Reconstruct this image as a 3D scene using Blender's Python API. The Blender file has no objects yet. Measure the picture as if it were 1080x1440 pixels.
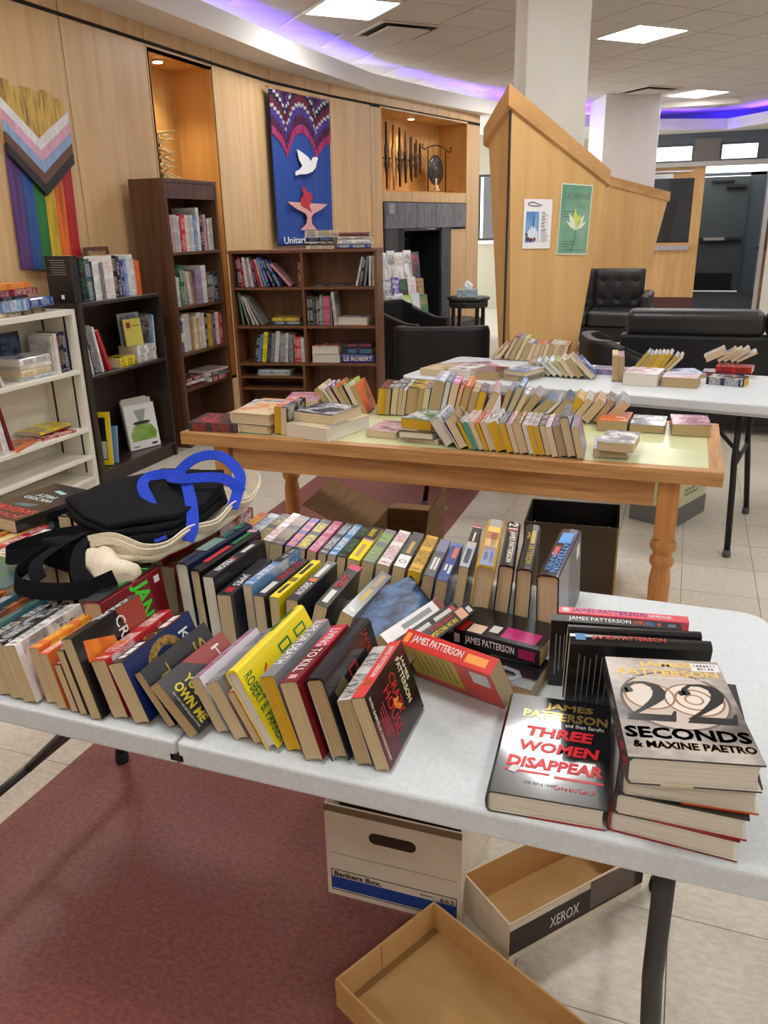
import bpy, bmesh, math, random
from mathutils import Matrix, Vector
C = bpy.context.scene.collection
rnd = random.Random(7)
R = math.radians

# ------------------------------------------------------------------ camera, world, exposure
SC = bpy.context.scene
cam = bpy.data.objects.new('camera', bpy.data.cameras.new('camera'))
C.objects.link(cam)
cam.data.sensor_fit = 'VERTICAL'
cam.data.sensor_height = 36.0
cam.data.lens = 1125.0 / 1440.0 * 36.0
cam.data.clip_end = 200
def camera_matrix(pitch, roll, yaw, h):
    f = Vector((0, math.cos(pitch), -math.sin(pitch))); rt = Vector((1, 0, 0)); up = rt.cross(f)
    c, s = math.cos(roll), math.sin(roll)
    r2 = c * rt + s * up; u2 = -s * rt + c * up
    m = Matrix((r2, u2, -f)).transposed().to_4x4()
    return Matrix.Translation((0, 0, h)) @ Matrix.Rotation(yaw, 4, 'Z') @ m
cam.matrix_world = camera_matrix(R(19.64), R(-1.23), R(20.5), 1.5)
SC.camera = cam
SC.view_settings.view_transform = 'Standard'
SC.view_settings.look = 'None'
SC.view_settings.gamma = 1.0
SC.view_settings.use_curve_mapping = False
SC.view_settings.exposure = 0.55
SC.cycles.diffuse_bounces = 8; SC.cycles.max_bounces = 14
W = bpy.data.worlds.new('world'); SC.world = W
W.use_nodes = True
W.node_tree.nodes['Background'].inputs[0].default_value = (1.0, 1.0, 1.0, 1)
W.node_tree.nodes['Background'].inputs[1].default_value = 2.2
PANEL_POWER = 18.5          # radiance of the ceiling light diffusers

# ------------------------------------------------------------------ helpers
def lin(c):
    return tuple((v / 12.92 if v <= 0.04045 else ((v + 0.055) / 1.055) ** 2.4) for v in [x / 255.0 for x in c])
def L4(c):
    return lin(c) + (1.0,)
def tag(o, label=None, cat=None, group=None, kind=None):
    if label: o['label'] = label
    if cat: o['category'] = cat
    if group: o['group'] = group
    if kind: o['kind'] = kind
    return o
def empty(name, loc=(0, 0, 0), rz=0.0, label=None, cat=None, group=None, mw=None):
    o = bpy.data.objects.new(name, None); C.objects.link(o)
    o.empty_display_size = 0.05
    if mw is not None: o.matrix_world = mw
    else:
        o.location = loc; o.rotation_euler = (0, 0, rz)
    return tag(o, label, cat, group)
class MB:
    def __init__(s): s.v = []; s.f = []; s.sm = []
    def add(s, vs, fs, smooth=False, M=None):
        n = len(s.v)
        if M is not None: vs = [tuple(M @ Vector(v)) for v in vs]
        s.v += [tuple(v) for v in vs]; s.f += [tuple(i + n for i in f) for f in fs]; s.sm += [smooth] * len(fs)
        return s
    def box(s, x0, x1, y0, y1, z0, z1, M=None):
        vs = [(x, y, z) for z in (z0, z1) for y in (y0, y1) for x in (x0, x1)]
        return s.add(vs, [(0, 2, 3, 1), (4, 5, 7, 6), (0, 1, 5, 4), (2, 6, 7, 3), (0, 4, 6, 2), (1, 3, 7, 5)], False, M)
    def prism(s, pts, z0, z1, M=None, smooth=False):          # closed xy outline extruded in z (counter-clockwise)
        n = len(pts)
        vs = [(x, y, z0) for x, y in pts] + [(x, y, z1) for x, y in pts]
        s.add(vs, [tuple(range(n))[::-1], tuple(range(n, 2 * n))], False, M)
        k = len(s.v) - 2 * n
        s.f += [(k + i, k + (i + 1) % n, k + n + (i + 1) % n, k + n + i) for i in range(n)]; s.sm += [smooth] * n
        return s
    def tube(s, pts, r, n=10, cap=True, M=None):
        pts = [Vector(p) for p in pts]; rs = r if isinstance(r, (list, tuple)) else [r] * len(pts)
        vs = []; ref = None
        for i, p in enumerate(pts):
            d = (pts[min(i + 1, len(pts) - 1)] - pts[max(i - 1, 0)])
            d = d.normalized() if d.length > 1e-9 else Vector((0, 0, 1))
            if ref is None:
                ref = d.orthogonal().normalized()
            ref = (ref - d * ref.dot(d)); ref = ref.normalized() if ref.length > 1e-6 else d.orthogonal().normalized()
            b = d.cross(ref)
            for k in range(n):
                a = 2 * math.pi * k / n
                vs.append(tuple(p + (ref * math.cos(a) + b * math.sin(a)) * rs[i]))
        fs = []
        for i in range(len(pts) - 1):
            for k in range(n):
                fs.append((i * n + k, i * n + (k + 1) % n, (i + 1) * n + (k + 1) % n, (i + 1) * n + k))
        s.add(vs, fs, True, M)
        if cap:
            k = len(s.v) - len(vs); e = k + (len(pts) - 1) * n
            s.f += [tuple(range(k, k + n))[::-1], tuple(range(e, e + n))]; s.sm += [False, False]
        return s
    def lathe(s, prof, n=20, M=None, smooth=True):             # profile of (r, z) bottom to top
        vs = []; fs = []
        for r, z in prof:
            for k in range(n):
                a = 2 * math.pi * k / n; vs.append((r * math.cos(a), r * math.sin(a), z))
        for i in range(len(prof) - 1):
            for k in range(n):
                fs.append((i * n + k, i * n + (k + 1) % n, (i + 1) * n + (k + 1) % n, (i + 1) * n + k))
        s.add(vs, fs, smooth, M)
        k = len(s.v) - len(vs); e = k + (len(prof) - 1) * n
        s.f += [tuple(range(k, k + n))[::-1], tuple(range(e, e + n))]; s.sm += [False, False]
        return s
    def mesh(s, name):
        me = bpy.data.meshes.new(name); me.from_pydata(s.v, [], s.f)
        me.polygons.foreach_set('use_smooth', s.sm); me.update()
        return me
    def build(s, name, mat, parent=None, bevel=0, seg=2, loc=None, mw=None, auto=False):
        o = bpy.data.objects.new(name, s.mesh(name)); C.objects.link(o)
        if mat is not None: o.data.materials.append(mat)
        if parent is not None: o.parent = parent
        if loc is not None: o.location = loc
        if mw is not None: o.matrix_world = mw
        if bevel:
            m = o.modifiers.new('bevel', 'BEVEL'); m.width = bevel; m.segments = seg; m.limit_method = 'ANGLE'; m.angle_limit = R(40)
            m.harden_normals = False
        return o
def rrect(x0, x1, y0, y1, r, n=4, corners=(1, 1, 1, 1)):
    out = []
    for (cx, cy, a0, on) in ((x1 - r, y0 + r, -90, corners[0]), (x1 - r, y1 - r, 0, corners[1]), (x0 + r, y1 - r, 90, corners[2]), (x0 + r, y0 + r, 180, corners[3])):
        if on:
            for k in range(n + 1):
                a = R(a0 + 90 * k / n); out.append((cx + r * math.cos(a), cy + r * math.sin(a)))
        else:
            a = R(a0 + 45); out.append((cx + r * (1 if math.cos(a) > 0 else -1), cy + r * (1 if math.sin(a) > 0 else -1)))
    return out

# ------------------------------------------------------------------ materials
def mat(name, col=(200, 200, 200), rough=0.6, metal=0.0, spec=0.5, emit=None, estr=0, trans=0, alpha=1, coat=0, sheen=0):
    m = bpy.data.materials.new(name); m.use_nodes = True
    b = m.node_tree.nodes['Principled BSDF']
    b.inputs['Base Color'].default_value = L4(col); b.inputs['Roughness'].default_value = rough
    b.inputs['Metallic'].default_value = metal; b.inputs['Specular IOR Level'].default_value = spec
    b.inputs['Transmission Weight'].default_value = trans; b.inputs['Coat Weight'].default_value = coat
    b.inputs['Sheen Weight'].default_value = sheen
    if emit:
        b.inputs['Emission Color'].default_value = L4(emit); b.inputs['Emission Strength'].default_value = estr
    return m
def N(m, t, **kw):
    n = m.node_tree.nodes.new(t)
    for k, v in kw.items(): setattr(n, k, v)
    return n
def LK(m, a, b): m.node_tree.links.new(a, b)
def noise_mat(name, c1, c2, scale=(20, 20, 20), rough=0.6, detail=4, bump=0.0, spec=0.4, coord='Object', lo=0.35, hi=0.65, metal=0, coat=0, bscale=None, rvar=0.0):
    """two tones mixed by a stretched noise in object coordinates: wood grain, flecked vinyl, cloth, paper"""
    m = mat(name, c1, rough, metal, spec, coat=coat); b = m.node_tree.nodes['Principled BSDF']
    tc = N(m, 'ShaderNodeTexCoord'); mp = N(m, 'ShaderNodeMapping'); nz = N(m, 'ShaderNodeTexNoise'); rp = N(m, 'ShaderNodeValToRGB')
    mp.inputs['Scale'].default_value = scale; nz.inputs['Scale'].default_value = 1.0; nz.inputs['Detail'].default_value = detail
    nz.inputs['Roughness'].default_value = 0.6
    rp.color_ramp.elements[0].position = lo; rp.color_ramp.elements[1].position = hi
    rp.color_ramp.elements[0].color = L4(c1); rp.color_ramp.elements[1].color = L4(c2)
    LK(m, tc.outputs[coord], mp.inputs['Vector']); LK(m, mp.outputs[0], nz.inputs['Vector'])
    LK(m, nz.outputs['Fac'], rp.inputs[0])
    oi = N(m, 'ShaderNodeObjectInfo'); ad = N(m, 'ShaderNodeVectorMath', operation='ADD'); sc = N(m, 'ShaderNodeVectorMath', operation='SCALE')
    cb = N(m, 'ShaderNodeCombineXYZ')
    for k in range(3): LK(m, oi.outputs['Random'], cb.inputs[k])
    LK(m, cb.outputs[0], sc.inputs[0]); sc.inputs['Scale'].default_value = 37.0
    LK(m, mp.outputs[0], ad.inputs[0]); LK(m, sc.outputs[0], ad.inputs[1]); LK(m, ad.outputs[0], nz.inputs['Vector'])
    LK(m, rp.outputs[0], b.inputs['Base Color'])
    if rvar:
        hs = N(m, 'ShaderNodeHueSaturation'); mr = N(m, 'ShaderNodeMapRange')
        mr.inputs['To Min'].default_value = 1 - rvar; mr.inputs['To Max'].default_value = 1 + rvar
        LK(m, oi.outputs['Random'], mr.inputs['Value']); LK(m, mr.outputs[0], hs.inputs['Value']); LK(m, rp.outputs[0], hs.inputs['Color']); LK(m, hs.outputs[0], b.inputs['Base Color'])
    if bump:
        bp = N(m, 'ShaderNodeBump'); bp.inputs['Strength'].default_value = bump; bp.inputs['Distance'].default_value = 0.002
        LK(m, nz.outputs['Fac'], bp.inputs['Height']); LK(m, bp.outputs[0], b.inputs['Normal'])
    return m
M = {}
M['maple'] = noise_mat('maple veneer', (198, 162, 116), (213, 181, 136), (14, 14, 0.9), 0.42, 5, spec=0.35, rvar=0.03)
M['maple_dark'] = noise_mat('maple edge', (184, 140, 84), (202, 160, 104), (9, 9, 1.2), 0.4, 5, spec=0.4)
M['fin'] = noise_mat('golden maple veneer', (202, 158, 98), (218, 177, 118), (7, 7, 0.6), 0.36, 5, spec=0.4)
M['fin_cap'] = noise_mat('maple cap', (186, 140, 86), (206, 160, 104), (4, 4, 6), 0.4, 5, spec=0.4)
M['black'] = mat('black reveal', (26, 22, 20), 0.8)
M['niche'] = noise_mat('niche lining veneer', (200, 150, 84), (216, 168, 100), (10, 10, 0.9), 0.5, 5, spec=0.3)
M['white_paint'] = mat('white paint', (226, 224, 218), 0.75, spec=0.25)
M['column'] = noise_mat('column paint', (220, 220, 214), (226, 226, 220), (3, 3, 3), 0.8, spec=0.2)
M['tile_ceil'] = noise_mat('acoustic tile', (196, 190, 182), (206, 200, 192), (160, 160, 160), 0.95, 3, bump=0.3, spec=0.1)
M['grid'] = mat('ceiling grid', (170, 164, 156), 0.7)
M['diffuser'] = mat('light diffuser', (255, 255, 255), 0.6, emit=(255, 253, 250), estr=PANEL_POWER)
M['purple'] = mat('violet led strip', (120, 80, 255), 0.6, emit=(120, 76, 255), estr=26.0)
M['floor_tile'] = noise_mat('beige vinyl tile', (194, 186, 171), (212, 205, 192), (40, 80, 60), 0.33, 6, bump=0.03, spec=0.45, rvar=0.02)
M['grout'] = mat('tile joint', (132, 124, 112), 0.8)
M['red_floor'] = noise_mat('red vinyl', (114, 66, 63), (146, 94, 89), (70, 110, 90), 0.36, 5, bump=0.04, spec=0.4, lo=0.3, hi=0.72)
M['bluegrey'] = mat('blue grey wall', (84, 91, 98), 0.8)
M['pale_wall'] = mat('pale wall', (176, 172, 150), 0.8)
M['steel'] = mat('brushed steel', (200, 200, 202), 0.3, 0.9)
M['darkmetal'] = mat('dark grey metal', (60, 62, 64), 0.4, 0.6)
M['door_grey'] = mat('grey steel door', (72, 76, 77), 0.5)
M['glass_dark'] = mat('dark window glass', (104, 108, 110), 0.03, trans=0.9)
M['slate'] = noise_mat('grey slate', (92, 94, 98), (126, 128, 132), (30, 30, 6), 0.5, 6, bump=0.1)
M['slate_dark'] = noise_mat('dark slate', (56, 58, 62), (78, 80, 84), (20, 20, 6), 0.5, 6)
M['firebox'] = mat('firebox steel', (20, 22, 26), 0.5)
M['wood_floor'] = noise_mat('wood hearth floor', (168, 120, 62), (190, 142, 84), (3, 24, 3), 0.4)
M['walnut'] = noise_mat('walnut laminate', (74, 48, 34), (104, 72, 52), (26, 26, 1.6), 0.38, 6, spec=0.4)
M['walnut2'] = noise_mat('teak laminate', (104, 66, 40), (128, 84, 54), (20, 20, 1.6), 0.42, 6, spec=0.4)
M['espresso'] = noise_mat('espresso laminate', (44, 34, 30), (58, 46, 40), (20, 20, 2), 0.3, 5, spec=0.5)
M['white_lam'] = noise_mat('white laminate', (224, 220, 208), (232, 229, 218), (6, 6, 6), 0.4)
M['plastic_top'] = noise_mat('white blow moulded plastic', (204, 212, 217), (213, 221, 226), (120, 120, 120), 0.36, 2, bump=0.05, spec=0.45)
M['plastic_edge'] = M['plastic_top']
M['leg_metal'] = mat('powder coated leg', (62, 62, 64), 0.4, 0.3)
M['leg_black'] = mat('black leg', (22, 22, 24), 0.45, 0.2)
M['rubber'] = mat('rubber foot', (86, 88, 92), 0.8)
M['rubber_b'] = mat('black rubber foot', (18, 18, 18), 0.8)
M['oak'] = noise_mat('oak', (164, 116, 68), (200, 152, 98), (3.5, 60, 60), 0.4, 6, bump=0.04, spec=0.4)
M['oak_leg'] = noise_mat('oak leg', (176, 118, 62), (198, 140, 82), (40, 40, 4), 0.38, 6, spec=0.4)
M['oak_side'] = noise_mat('oak side', (164, 116, 68), (200, 152, 98), (60, 3.5, 60), 0.4, 6, bump=0.04, spec=0.4)
M['green_lam'] = noise_mat('pale green laminate', (204, 210, 160), (212, 218, 172), (5, 5, 5), 0.22, spec=0.5)
M['leather'] = noise_mat('black leather', (30, 30, 32), (42, 42, 45), (70, 70, 70), 0.36, 4, bump=0.12, spec=0.5)
M['leather_m'] = noise_mat('matt black leatherette', (17, 17, 19), (24, 24, 27), (70, 70, 70), 0.5, 4, bump=0.08, spec=0.4)
M['ebony'] = mat('dark stained wood', (30, 22, 20), 0.3)
M['cardboard'] = noise_mat('brown cardboard', (134, 104, 74), (150, 120, 88), (6, 50, 50), 0.85, 3, spec=0.15)
M['cardboard_in'] = noise_mat('tan cardboard', (190, 150, 96), (202, 164, 110), (8, 8, 8), 0.8, 3, spec=0.2)
M['carton_white'] = noise_mat('white carton', (214, 204, 186), (224, 216, 200), (8, 8, 8), 0.7, 3, spec=0.25)
M['canvas'] = noise_mat('natural canvas', (214, 202, 178), (228, 218, 198), (220, 220, 220), 0.95, 2, bump=0.4, spec=0.1)
M['black_cloth'] = noise_mat('black cloth', (20, 21, 25), (28, 29, 34), (260, 260, 260), 0.95, 2, bump=0.4, spec=0.1)
M['blue_web'] = noise_mat('blue webbing', (36, 62, 176), (46, 78, 204), (300, 300, 300), 0.85, 2, bump=0.5, spec=0.15)
# ------------------------------------------------------------------ the setting
CEIL = 3.12
def struct(mb, name, m, **kw):
    return tag(mb.build(name, m, **kw), kind='structure')
WALL = [(-3.65, -3.0), (-3.65, 7.1), (-3.50, 8.08), (-3.345, 8.78), (-3.29, 9.0), (-2.83, 10.85), (-2.735, 11.22)]
def wall_at(y):
    for (x0, y0), (x1, y1) in zip(WALL, WALL[1:]):
        if y <= y1 or (x1, y1) == WALL[-1]:
            t = (y - y0) / (y1 - y0); return Vector((x0 + (x1 - x0) * t, y, 0)), (Vector((x1, y1, 0)) - Vector((x0, y0, 0))).normalized()
def wall_strip(mb, ya, yb, z0, z1, front=0.0, back=0.02):
    pa, d = wall_at(ya + 1e-5); pb, _ = wall_at(yb - 1e-5); d = (pb - pa).normalized()
    n = Vector((d.y, -d.x, 0))                       # towards the room
    q = [pa + n * front, pb + n * front, pb - n * back, pa - n * back]
    mb.add([(p.x, p.y, z) for z in (z0, z1) for p in q], [(0, 1, 5, 4), (1, 2, 6, 5), (2, 3, 7, 6), (3, 0, 4, 7), (3, 2, 1, 0), (4, 5, 6, 7)])
    return mb

# floor: a slab with recessed joints, individual tiles on it
fl = struct(MB().box(-4.2, 4.6, -3.2, 20.2, -0.14, -0.004), 'floor', M['grout'])
RED_F = [(-1.63, -3.0), (-1.60, 1.9), (-2.08, 3.2), (-2.13, 4.9), (-1.05, 4.9), (-1.05, 3.4), (-0.45, 1.9), (-0.45, -3.0)]
def inside(px, py, poly):
    c = False; n = len(poly)
    for i in range(n):
        x1, y1 = poly[i]; x2, y2 = poly[(i + 1) % n]
        if (y1 > py) != (y2 > py) and px < (x2 - x1) * (py - y1) / (y2 - y1) + x1: c = not c
    return c
def clip_tile(x0, x1, y0, y1):
    return [(x0, y0), (x1, y0), (x1, y1), (x0, y1)]
G = 0.305; gx0 = -0.21 + 0.002; gy0 = 0.02
tile_me = MB().box(0.0012, G - 0.0012, 0.0012, G - 0.0012, -0.004, 0.0).mesh('floor_tile'); tile_me.materials.append(M['floor_tile'])
far_mb = MB(); near_tiles = []
for i in range(-14, 16):
    for j in range(-11, 52):
        x, y = gx0 + i * G, gy0 + j * G
        if x < -4.1 or x > 4.3 or y > 15.2: continue
        cx, cy = x + G / 2, y + G / 2
        if all(inside(px, py, RED_F) for px in (x + .02, x + G - .02) for py in (y + .02, y + G - .02)): continue
        near_tiles.append((cx, cy, x, y))
# the tiles that show largest: bare floor in front, at the side of and between the tables
def seen(cx, cy):
    if -1.7 < cx < -1.0 and 0.9 < cy < 1.7: return True
    if -0.7 < cx < 0.9 and 0.8 < cy < 6.4: return True
    if -2.6 < cx < -1.7 and 0.9 < cy < 1.9: return True
    if -3.3 < cx < -1.6 and 3.3 < cy < 5.6: return True
    return False
cnt = 0
for cx, cy, x, y in near_tiles:
    if seen(cx, cy) and cnt < 300:
        o = bpy.data.objects.new('tile', tile_me); C.objects.link(o); o.location = (x, y, 0); o.parent = fl; cnt += 1
    else:
        far_mb.box(x + 0.0012, x + G - 0.0012, y + 0.0012, y + G - 0.0012, -0.004, 0.0)
ft = far_mb.build('floor_tiles', M['floor_tile'], fl); ft['kind'] = 'stuff'
MB().prism(RED_F, -0.0045, 0.0012).build('red_floor_inlay', M['red_floor'], fl)

# curved timber wall: a dark backing with veneer panels standing proud of it
wl = MB()
ys = [-3.0, 5.33]
wall_strip(wl, -3.0, 5.29, 0, 2.83, -0.014, 0.10)
wall_strip(wl, 5.29, 6.16, 2.69, 2.83, -0.014, 0.10); wall_strip(wl, 5.29, 6.16, 0, 0.28, -0.014, 0.10)
for a, b in ((6.16, 7.1), (7.1, 8.08), (8.08, 8.78), (8.78, 8.99)): wall_strip(wl, a, b, 0, 2.83, -0.014, 0.10)
wall_strip(wl, 8.99, 10.86, 2.72, 2.83, -0.014, 0.10); wall_strip(wl, 8.99, 10.86, 1.77, 1.88, -0.014, 0.10)
wall_strip(wl, 10.86, 11.22, 0, 2.83, -0.014, 0.10)
wall_strip(wl, 8.99, 9.355, 0, 1.77, -0.03, 0.10); wall_strip(wl, 10.265, 10.86, 0, 1.77, -0.014, 0.10); wall_strip(wl, 9.355, 10.265, 1.462, 1.77, -0.03, 0.10); wall_strip(wl, 9.355, 10.265, 0, 0.338, -0.03, 0.10)
wall_l = struct(wl, 'wall_left', M['black'])
def panel(ya, yb, z0, z1, m='maple', g=0.004):
    wall_strip(MB(), ya + g, yb - g, z0, z1).build('panel', M[m], wall_l)
seams = [-3.0, -2.24, -1.4, -0.56, 0.27, 1.11, 1.95, 2.78, 3.61, 4.45, 5.285]
for a, b in zip(seams, seams[1:]): panel(a, b, 0.0, 2.71); panel(a, b, 2.735, 2.83)
for a, b in ((6.145, 7.1), (7.1, 8.08), (8.08, 8.78)): panel(a, b, 0.0, 2.71); panel(a, b, 2.735, 2.83)
panel(5.285, 6.145, 2.735, 2.83); panel(5.285, 6.145, 2.675, 2.71); panel(5.285, 6.145, 0, 0.3)
panel(5.285, 5.325, 0.3, 2.675); panel(6.125, 6.145, 0.3, 2.675)
panel(8.78, 8.985, 0.0, 2.70); panel(8.78, 9.6, 2.735, 2.83); panel(9.6, 10.42, 2.735, 2.83); panel(10.42, 11.2, 2.735, 2.83)
panel(10.87, 11.2, 0.62, 2.70); panel(10.87, 11.2, 0, 0.6)
for a, b in ((8.985, 9.576), (9.576, 10.42), (10.42, 10.87)): panel(a, b, 1.765, 1.885)
panel(8.985, 10.87, 2.70, 2.72)
panel(10.48, 10.87, 0.62, 1.45); panel(10.48, 10.87, 0.0, 0.60)

def wall_box(ya, yb, z0, z1, depth, name, m, t=0.02):
    """a lined recess in the wall: back, two sides, top and bottom, open to the room"""
    pa, d = wall_at(ya); pb, _ = wall_at(yb); d = (pb - pa).normalized(); n = Vector((d.y, -d.x, 0)); L = (pb - pa).length
    mw = Matrix(((d.x, -n.x, 0, pa.x), (d.y, -n.y, 0, pa.y), (0, 0, 1, 0), (0, 0, 0, 1)))
    b = MB()
    b.box(0, L, depth, depth + t, z0, z1, mw); b.box(-t, 0, 0, depth + t, z0 - t, z1 + t, mw); b.box(L, L + t, 0, depth + t, z0 - t, z1 + t, mw)
    b.box(0, L, 0, depth + t, z1, z1 + t, mw); b.box(0, L, 0, depth + t, z0 - t, z0, mw)
    o = b.build(name, m, wall_l)
    return mw, L
n1, n1L = wall_box(5.325, 6.125, 0.3, 2.675, 0.34, 'display_niche', M['niche'])
n2, n2L = wall_box(8.99, 10.86, 1.885, 2.70, 0.42, 'display_niche', M['niche'])
fbx, fbL = wall_box(9.38, 10.24, 0.36, 1.44, 0.45, 'firebox', M['firebox'])

def niche_light(mw, u, dep, z):
    p = mw @ Vector((u, dep, z))
    t = empty('recessed_downlight', tuple(p), label='small round recessed downlight glowing in the roof of the ' + ('tall' if mw is n1 else 'wide') + ' niche', cat='ceiling light', group='niche downlights')
    MB().lathe([(0.03, -0.012), (0.045, -0.012), (0.045, 0), (0.03, 0)], 16).build('trim_ring', M['steel'], t)
    MB().lathe([(0.0, -0.020), (0.036, -0.016), (0.036, -0.012), (0.0, -0.012)], 14).build('lamp_lens', lamp_warm, t)
    ld = bpy.data.lights.new('niche_spot', 'SPOT'); ld.energy = 26; ld.color = (1.0, 0.78, 0.5); ld.spot_size = R(120); ld.spot_blend = 0.8; ld.shadow_soft_size = 0.03
    lo = bpy.data.objects.new('niche_spot', ld); C.objects.link(lo); lo.parent = t; lo.location = (0, 0, -0.02)
lamp_warm = mat('warm lamp lens', (255, 240, 210), 0.5, emit=(255, 226, 180), estr=14)
niche_light(n1, 0.32, 0.15, 2.675)
niche_light(n2, 0.95, 0.22, 2.70)

# fireplace: slate lintel, jamb, hearth
pa, dF = wall_at(9.0); dF = (Vector((-2.83, 10.85, 0)) - Vector((-3.29, 9.0, 0))).normalized(); nF = Vector((dF.y, -dF.x, 0))
fpm = Matrix(((dF.x, -nF.x, 0, -3.29), (dF.y, -nF.y, 0, 9.0), (0, 0, 1, 0), (0, 0, 0, 1)))     # u along the wall, v into it
fp = empty('fireplace', mw=fpm, label='grey slate fireplace with a dark open firebox and raised hearth under the wide niche', cat='fireplace')
su = [0, 0.24, 0.44, 0.66, 0.90, 1.10, 1.34, 1.56, 1.86]
for k, (a, b) in enumerate(zip(su, su[1:])):
    MB().box(a + .002, b - .002, -0.03 - 0.003 * (k % 2), 0.0, 1.475, 1.755).build('slate_slab', M['slate'], fp)
for z0, z1 in ((0.36, 0.72), (0.72, 1.10), (1.10, 1.473)):
    MB().box(0.0, 0.24, -0.025, 0.0, z0 + .002, z1 - .002).build('slate_slab', M['slate_dark'], fp)
MB().box(0.24, 0.40, -0.015, 0.02, 0.36, 1.473).build('steel_jamb', M['firebox'], fp)
MB().box(1.27, 1.50, -0.015, 0.02, 0.36, 1.473).build('steel_jamb', M['slate_dark'], fp)
MB().box(0.42, 0.95, 0.30, 0.32, 1.33, 1.36).build('grate_bar', mat('brass bar', (110, 84, 40), 0.4, 0.6), fp)
for a, b in ((0, 0.62), (0.62, 1.24), (1.24, 1.70)):
    MB().box(a + .002, b - .002, -0.42, 0.0, 0.0, 0.355).build('hearth_stone', M['slate_dark'], fp)
MB().box(0.05, 0.16, -0.04, -0.03, 1.63, 1.74).build('engraved_plaque', mat('plaque', (160, 162, 165), 0.4, 0.4), fp, loc=(0, 0, 0))

# other walls (behind the camera, to the side, the entrance wall)
struct(MB().box(-4.2, 4.6, -3.2, -3.0, 0, CEIL), 'wall_rear', M['white_paint'])
struct(MB().box(4.4, 4.6, -3.0, 15.2, 0, CEIL), 'wall_right', M['white_paint'])
BY = 15.2
wb = MB()
wb.box(-4.2, -3.75, BY, BY + .15, 0, CEIL); wb.box(-3.75, -3.0, BY, BY + .15, 0, 1.22); wb.box(-3.75, -3.0, BY, BY + .15, 2.34, CEIL)
wb.box(-3.0, -1.2, BY, BY + .15, 0, CEIL)
wall_b = struct(wb, 'wall_back', M['pale_wall'])
wb2 = MB(); k = BY / 13.0
Z = lambda z: 1.5 + (z - 1.5) * k
X = lambda x: x * k
wb2.box(-1.2, 1.4, BY, BY + .15, Z(2.50), CEIL)
wb2.box(-1.2, X(-1.0), BY, BY + .15, 0, Z(2.5)); wb2.box(X(0.735), 1.4, BY, BY + .15, Z(2.27), Z(2.5)); wb2.box(X(1.0), 1.4, BY, BY + .15, 0, Z(2.27))
wb2.box(1.4, 4.4, BY, BY + .15, 0, CEIL)
struct(wb2, 'wall_entrance', M['bluegrey'])
struct(MB().box(-3.76, -3.0, BY - .06, BY + .02, 1.16, 1.22), 'trim_1', M['white_paint'])
struct(MB().box(X(-1.0), X(1.0), BY - .06, BY + .1, Z(2.205), Z(2.265)), 'trim_2', mat('door header paint', (176, 172, 160), 0.6))
struct(MB().box(X(-0.11), X(0.23), BY - .03, BY + .1, Z(2.265), Z(2.56)), 'trim_3', mat('brown board', (110, 104, 98), 0.8))
glass = mat('window glass', (250, 252, 252), 0.02, trans=1.0)
def window(name, x0, x1, z0, z1, y, fr=0.03, m=None):
    w = MB()
    w.box(x0, x1, y, y + .06, z0, z0 + fr); w.box(x0, x1, y, y + .06, z1 - fr, z1); w.box(x0, x0 + fr, y, y + .06, z0 + fr, z1 - fr); w.box(x1 - fr, x1, y, y + .06, z0 + fr, z1 - fr)
    o = struct(w, name, m or M['bluegrey'])
    MB().box(x0 + fr, x1 - fr, y + .028, y + .032, z0 + fr, z1 - fr).build('pane', glass, o)
    return o
window('window_1', X(-0.98), X(-0.11), Z(2.265), Z(2.5), BY + .02)
window('window_2', X(0.23), X(0.735), Z(2.265), Z(2.5), BY + .02)
window('window_3', -3.75, -3.0, 1.22, 2.34, BY + .04, 0.04, M['darkmetal'])
struct(MB().box(-3.9, -2.9, BY + 1.1, BY + 1.2, 0, 3.0), 'wall_court', mat('dark outside brick', (34, 26, 24), 0.9))
# vestibule behind the entrance doors
struct(MB().box(-1.3, -1.2, BY + .15, 19.6, 0, 2.37), 'wall_vestibule', M['bluegrey'])
struct(MB().box(1.3, 1.4, BY + .15, 19.6, 0, 2.9), 'wall_vestibule_side', M['bluegrey'])
struct(MB().box(-1.3, 1.4, 19.6, 19.7, 2.36, 2.42).box(-1.3, 0.1, 19.6, 19.7, 0, 2.36).box(1.0, 1.4, 19.6, 19.7, 0, 2.42), 'wall_vestibule_end', M['bluegrey'])
struct(MB().box(-1.2, 1.3, BY + .15, 19.6, 0.0, 0.006), 'floor_mat', mat('black entrance mat', (24, 24, 26), 0.95))
bar_m = M['steel']
d1 = struct(MB().box(0.1, 1.0, 19.52, 19.56, 0.03, 2.34), 'door_1', M['door_grey'])
MB().box(0.1, 0.86, 19.50, 19.52, 0.06, 0.40).build('kick_plate', mat('black kick plate', (30, 32, 34), 0.4, 0.3), d1)
MB().box(0.12, 0.95, 19.44, 19.5, 1.08, 1.13).build('push_bar', M['darkmetal'], d1)
MB().box(0.20, 0.62, 19.42, 19.45, 1.075, 1.135).build('push_pad', bar_m, d1)
MB().box(0.25, 0.70, 19.44, 19.5, 2.24, 2.27).box(0.55, 0.95, 19.42, 19.5, 2.12, 2.18).build('door_closer', M['darkmetal'], d1)
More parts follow.
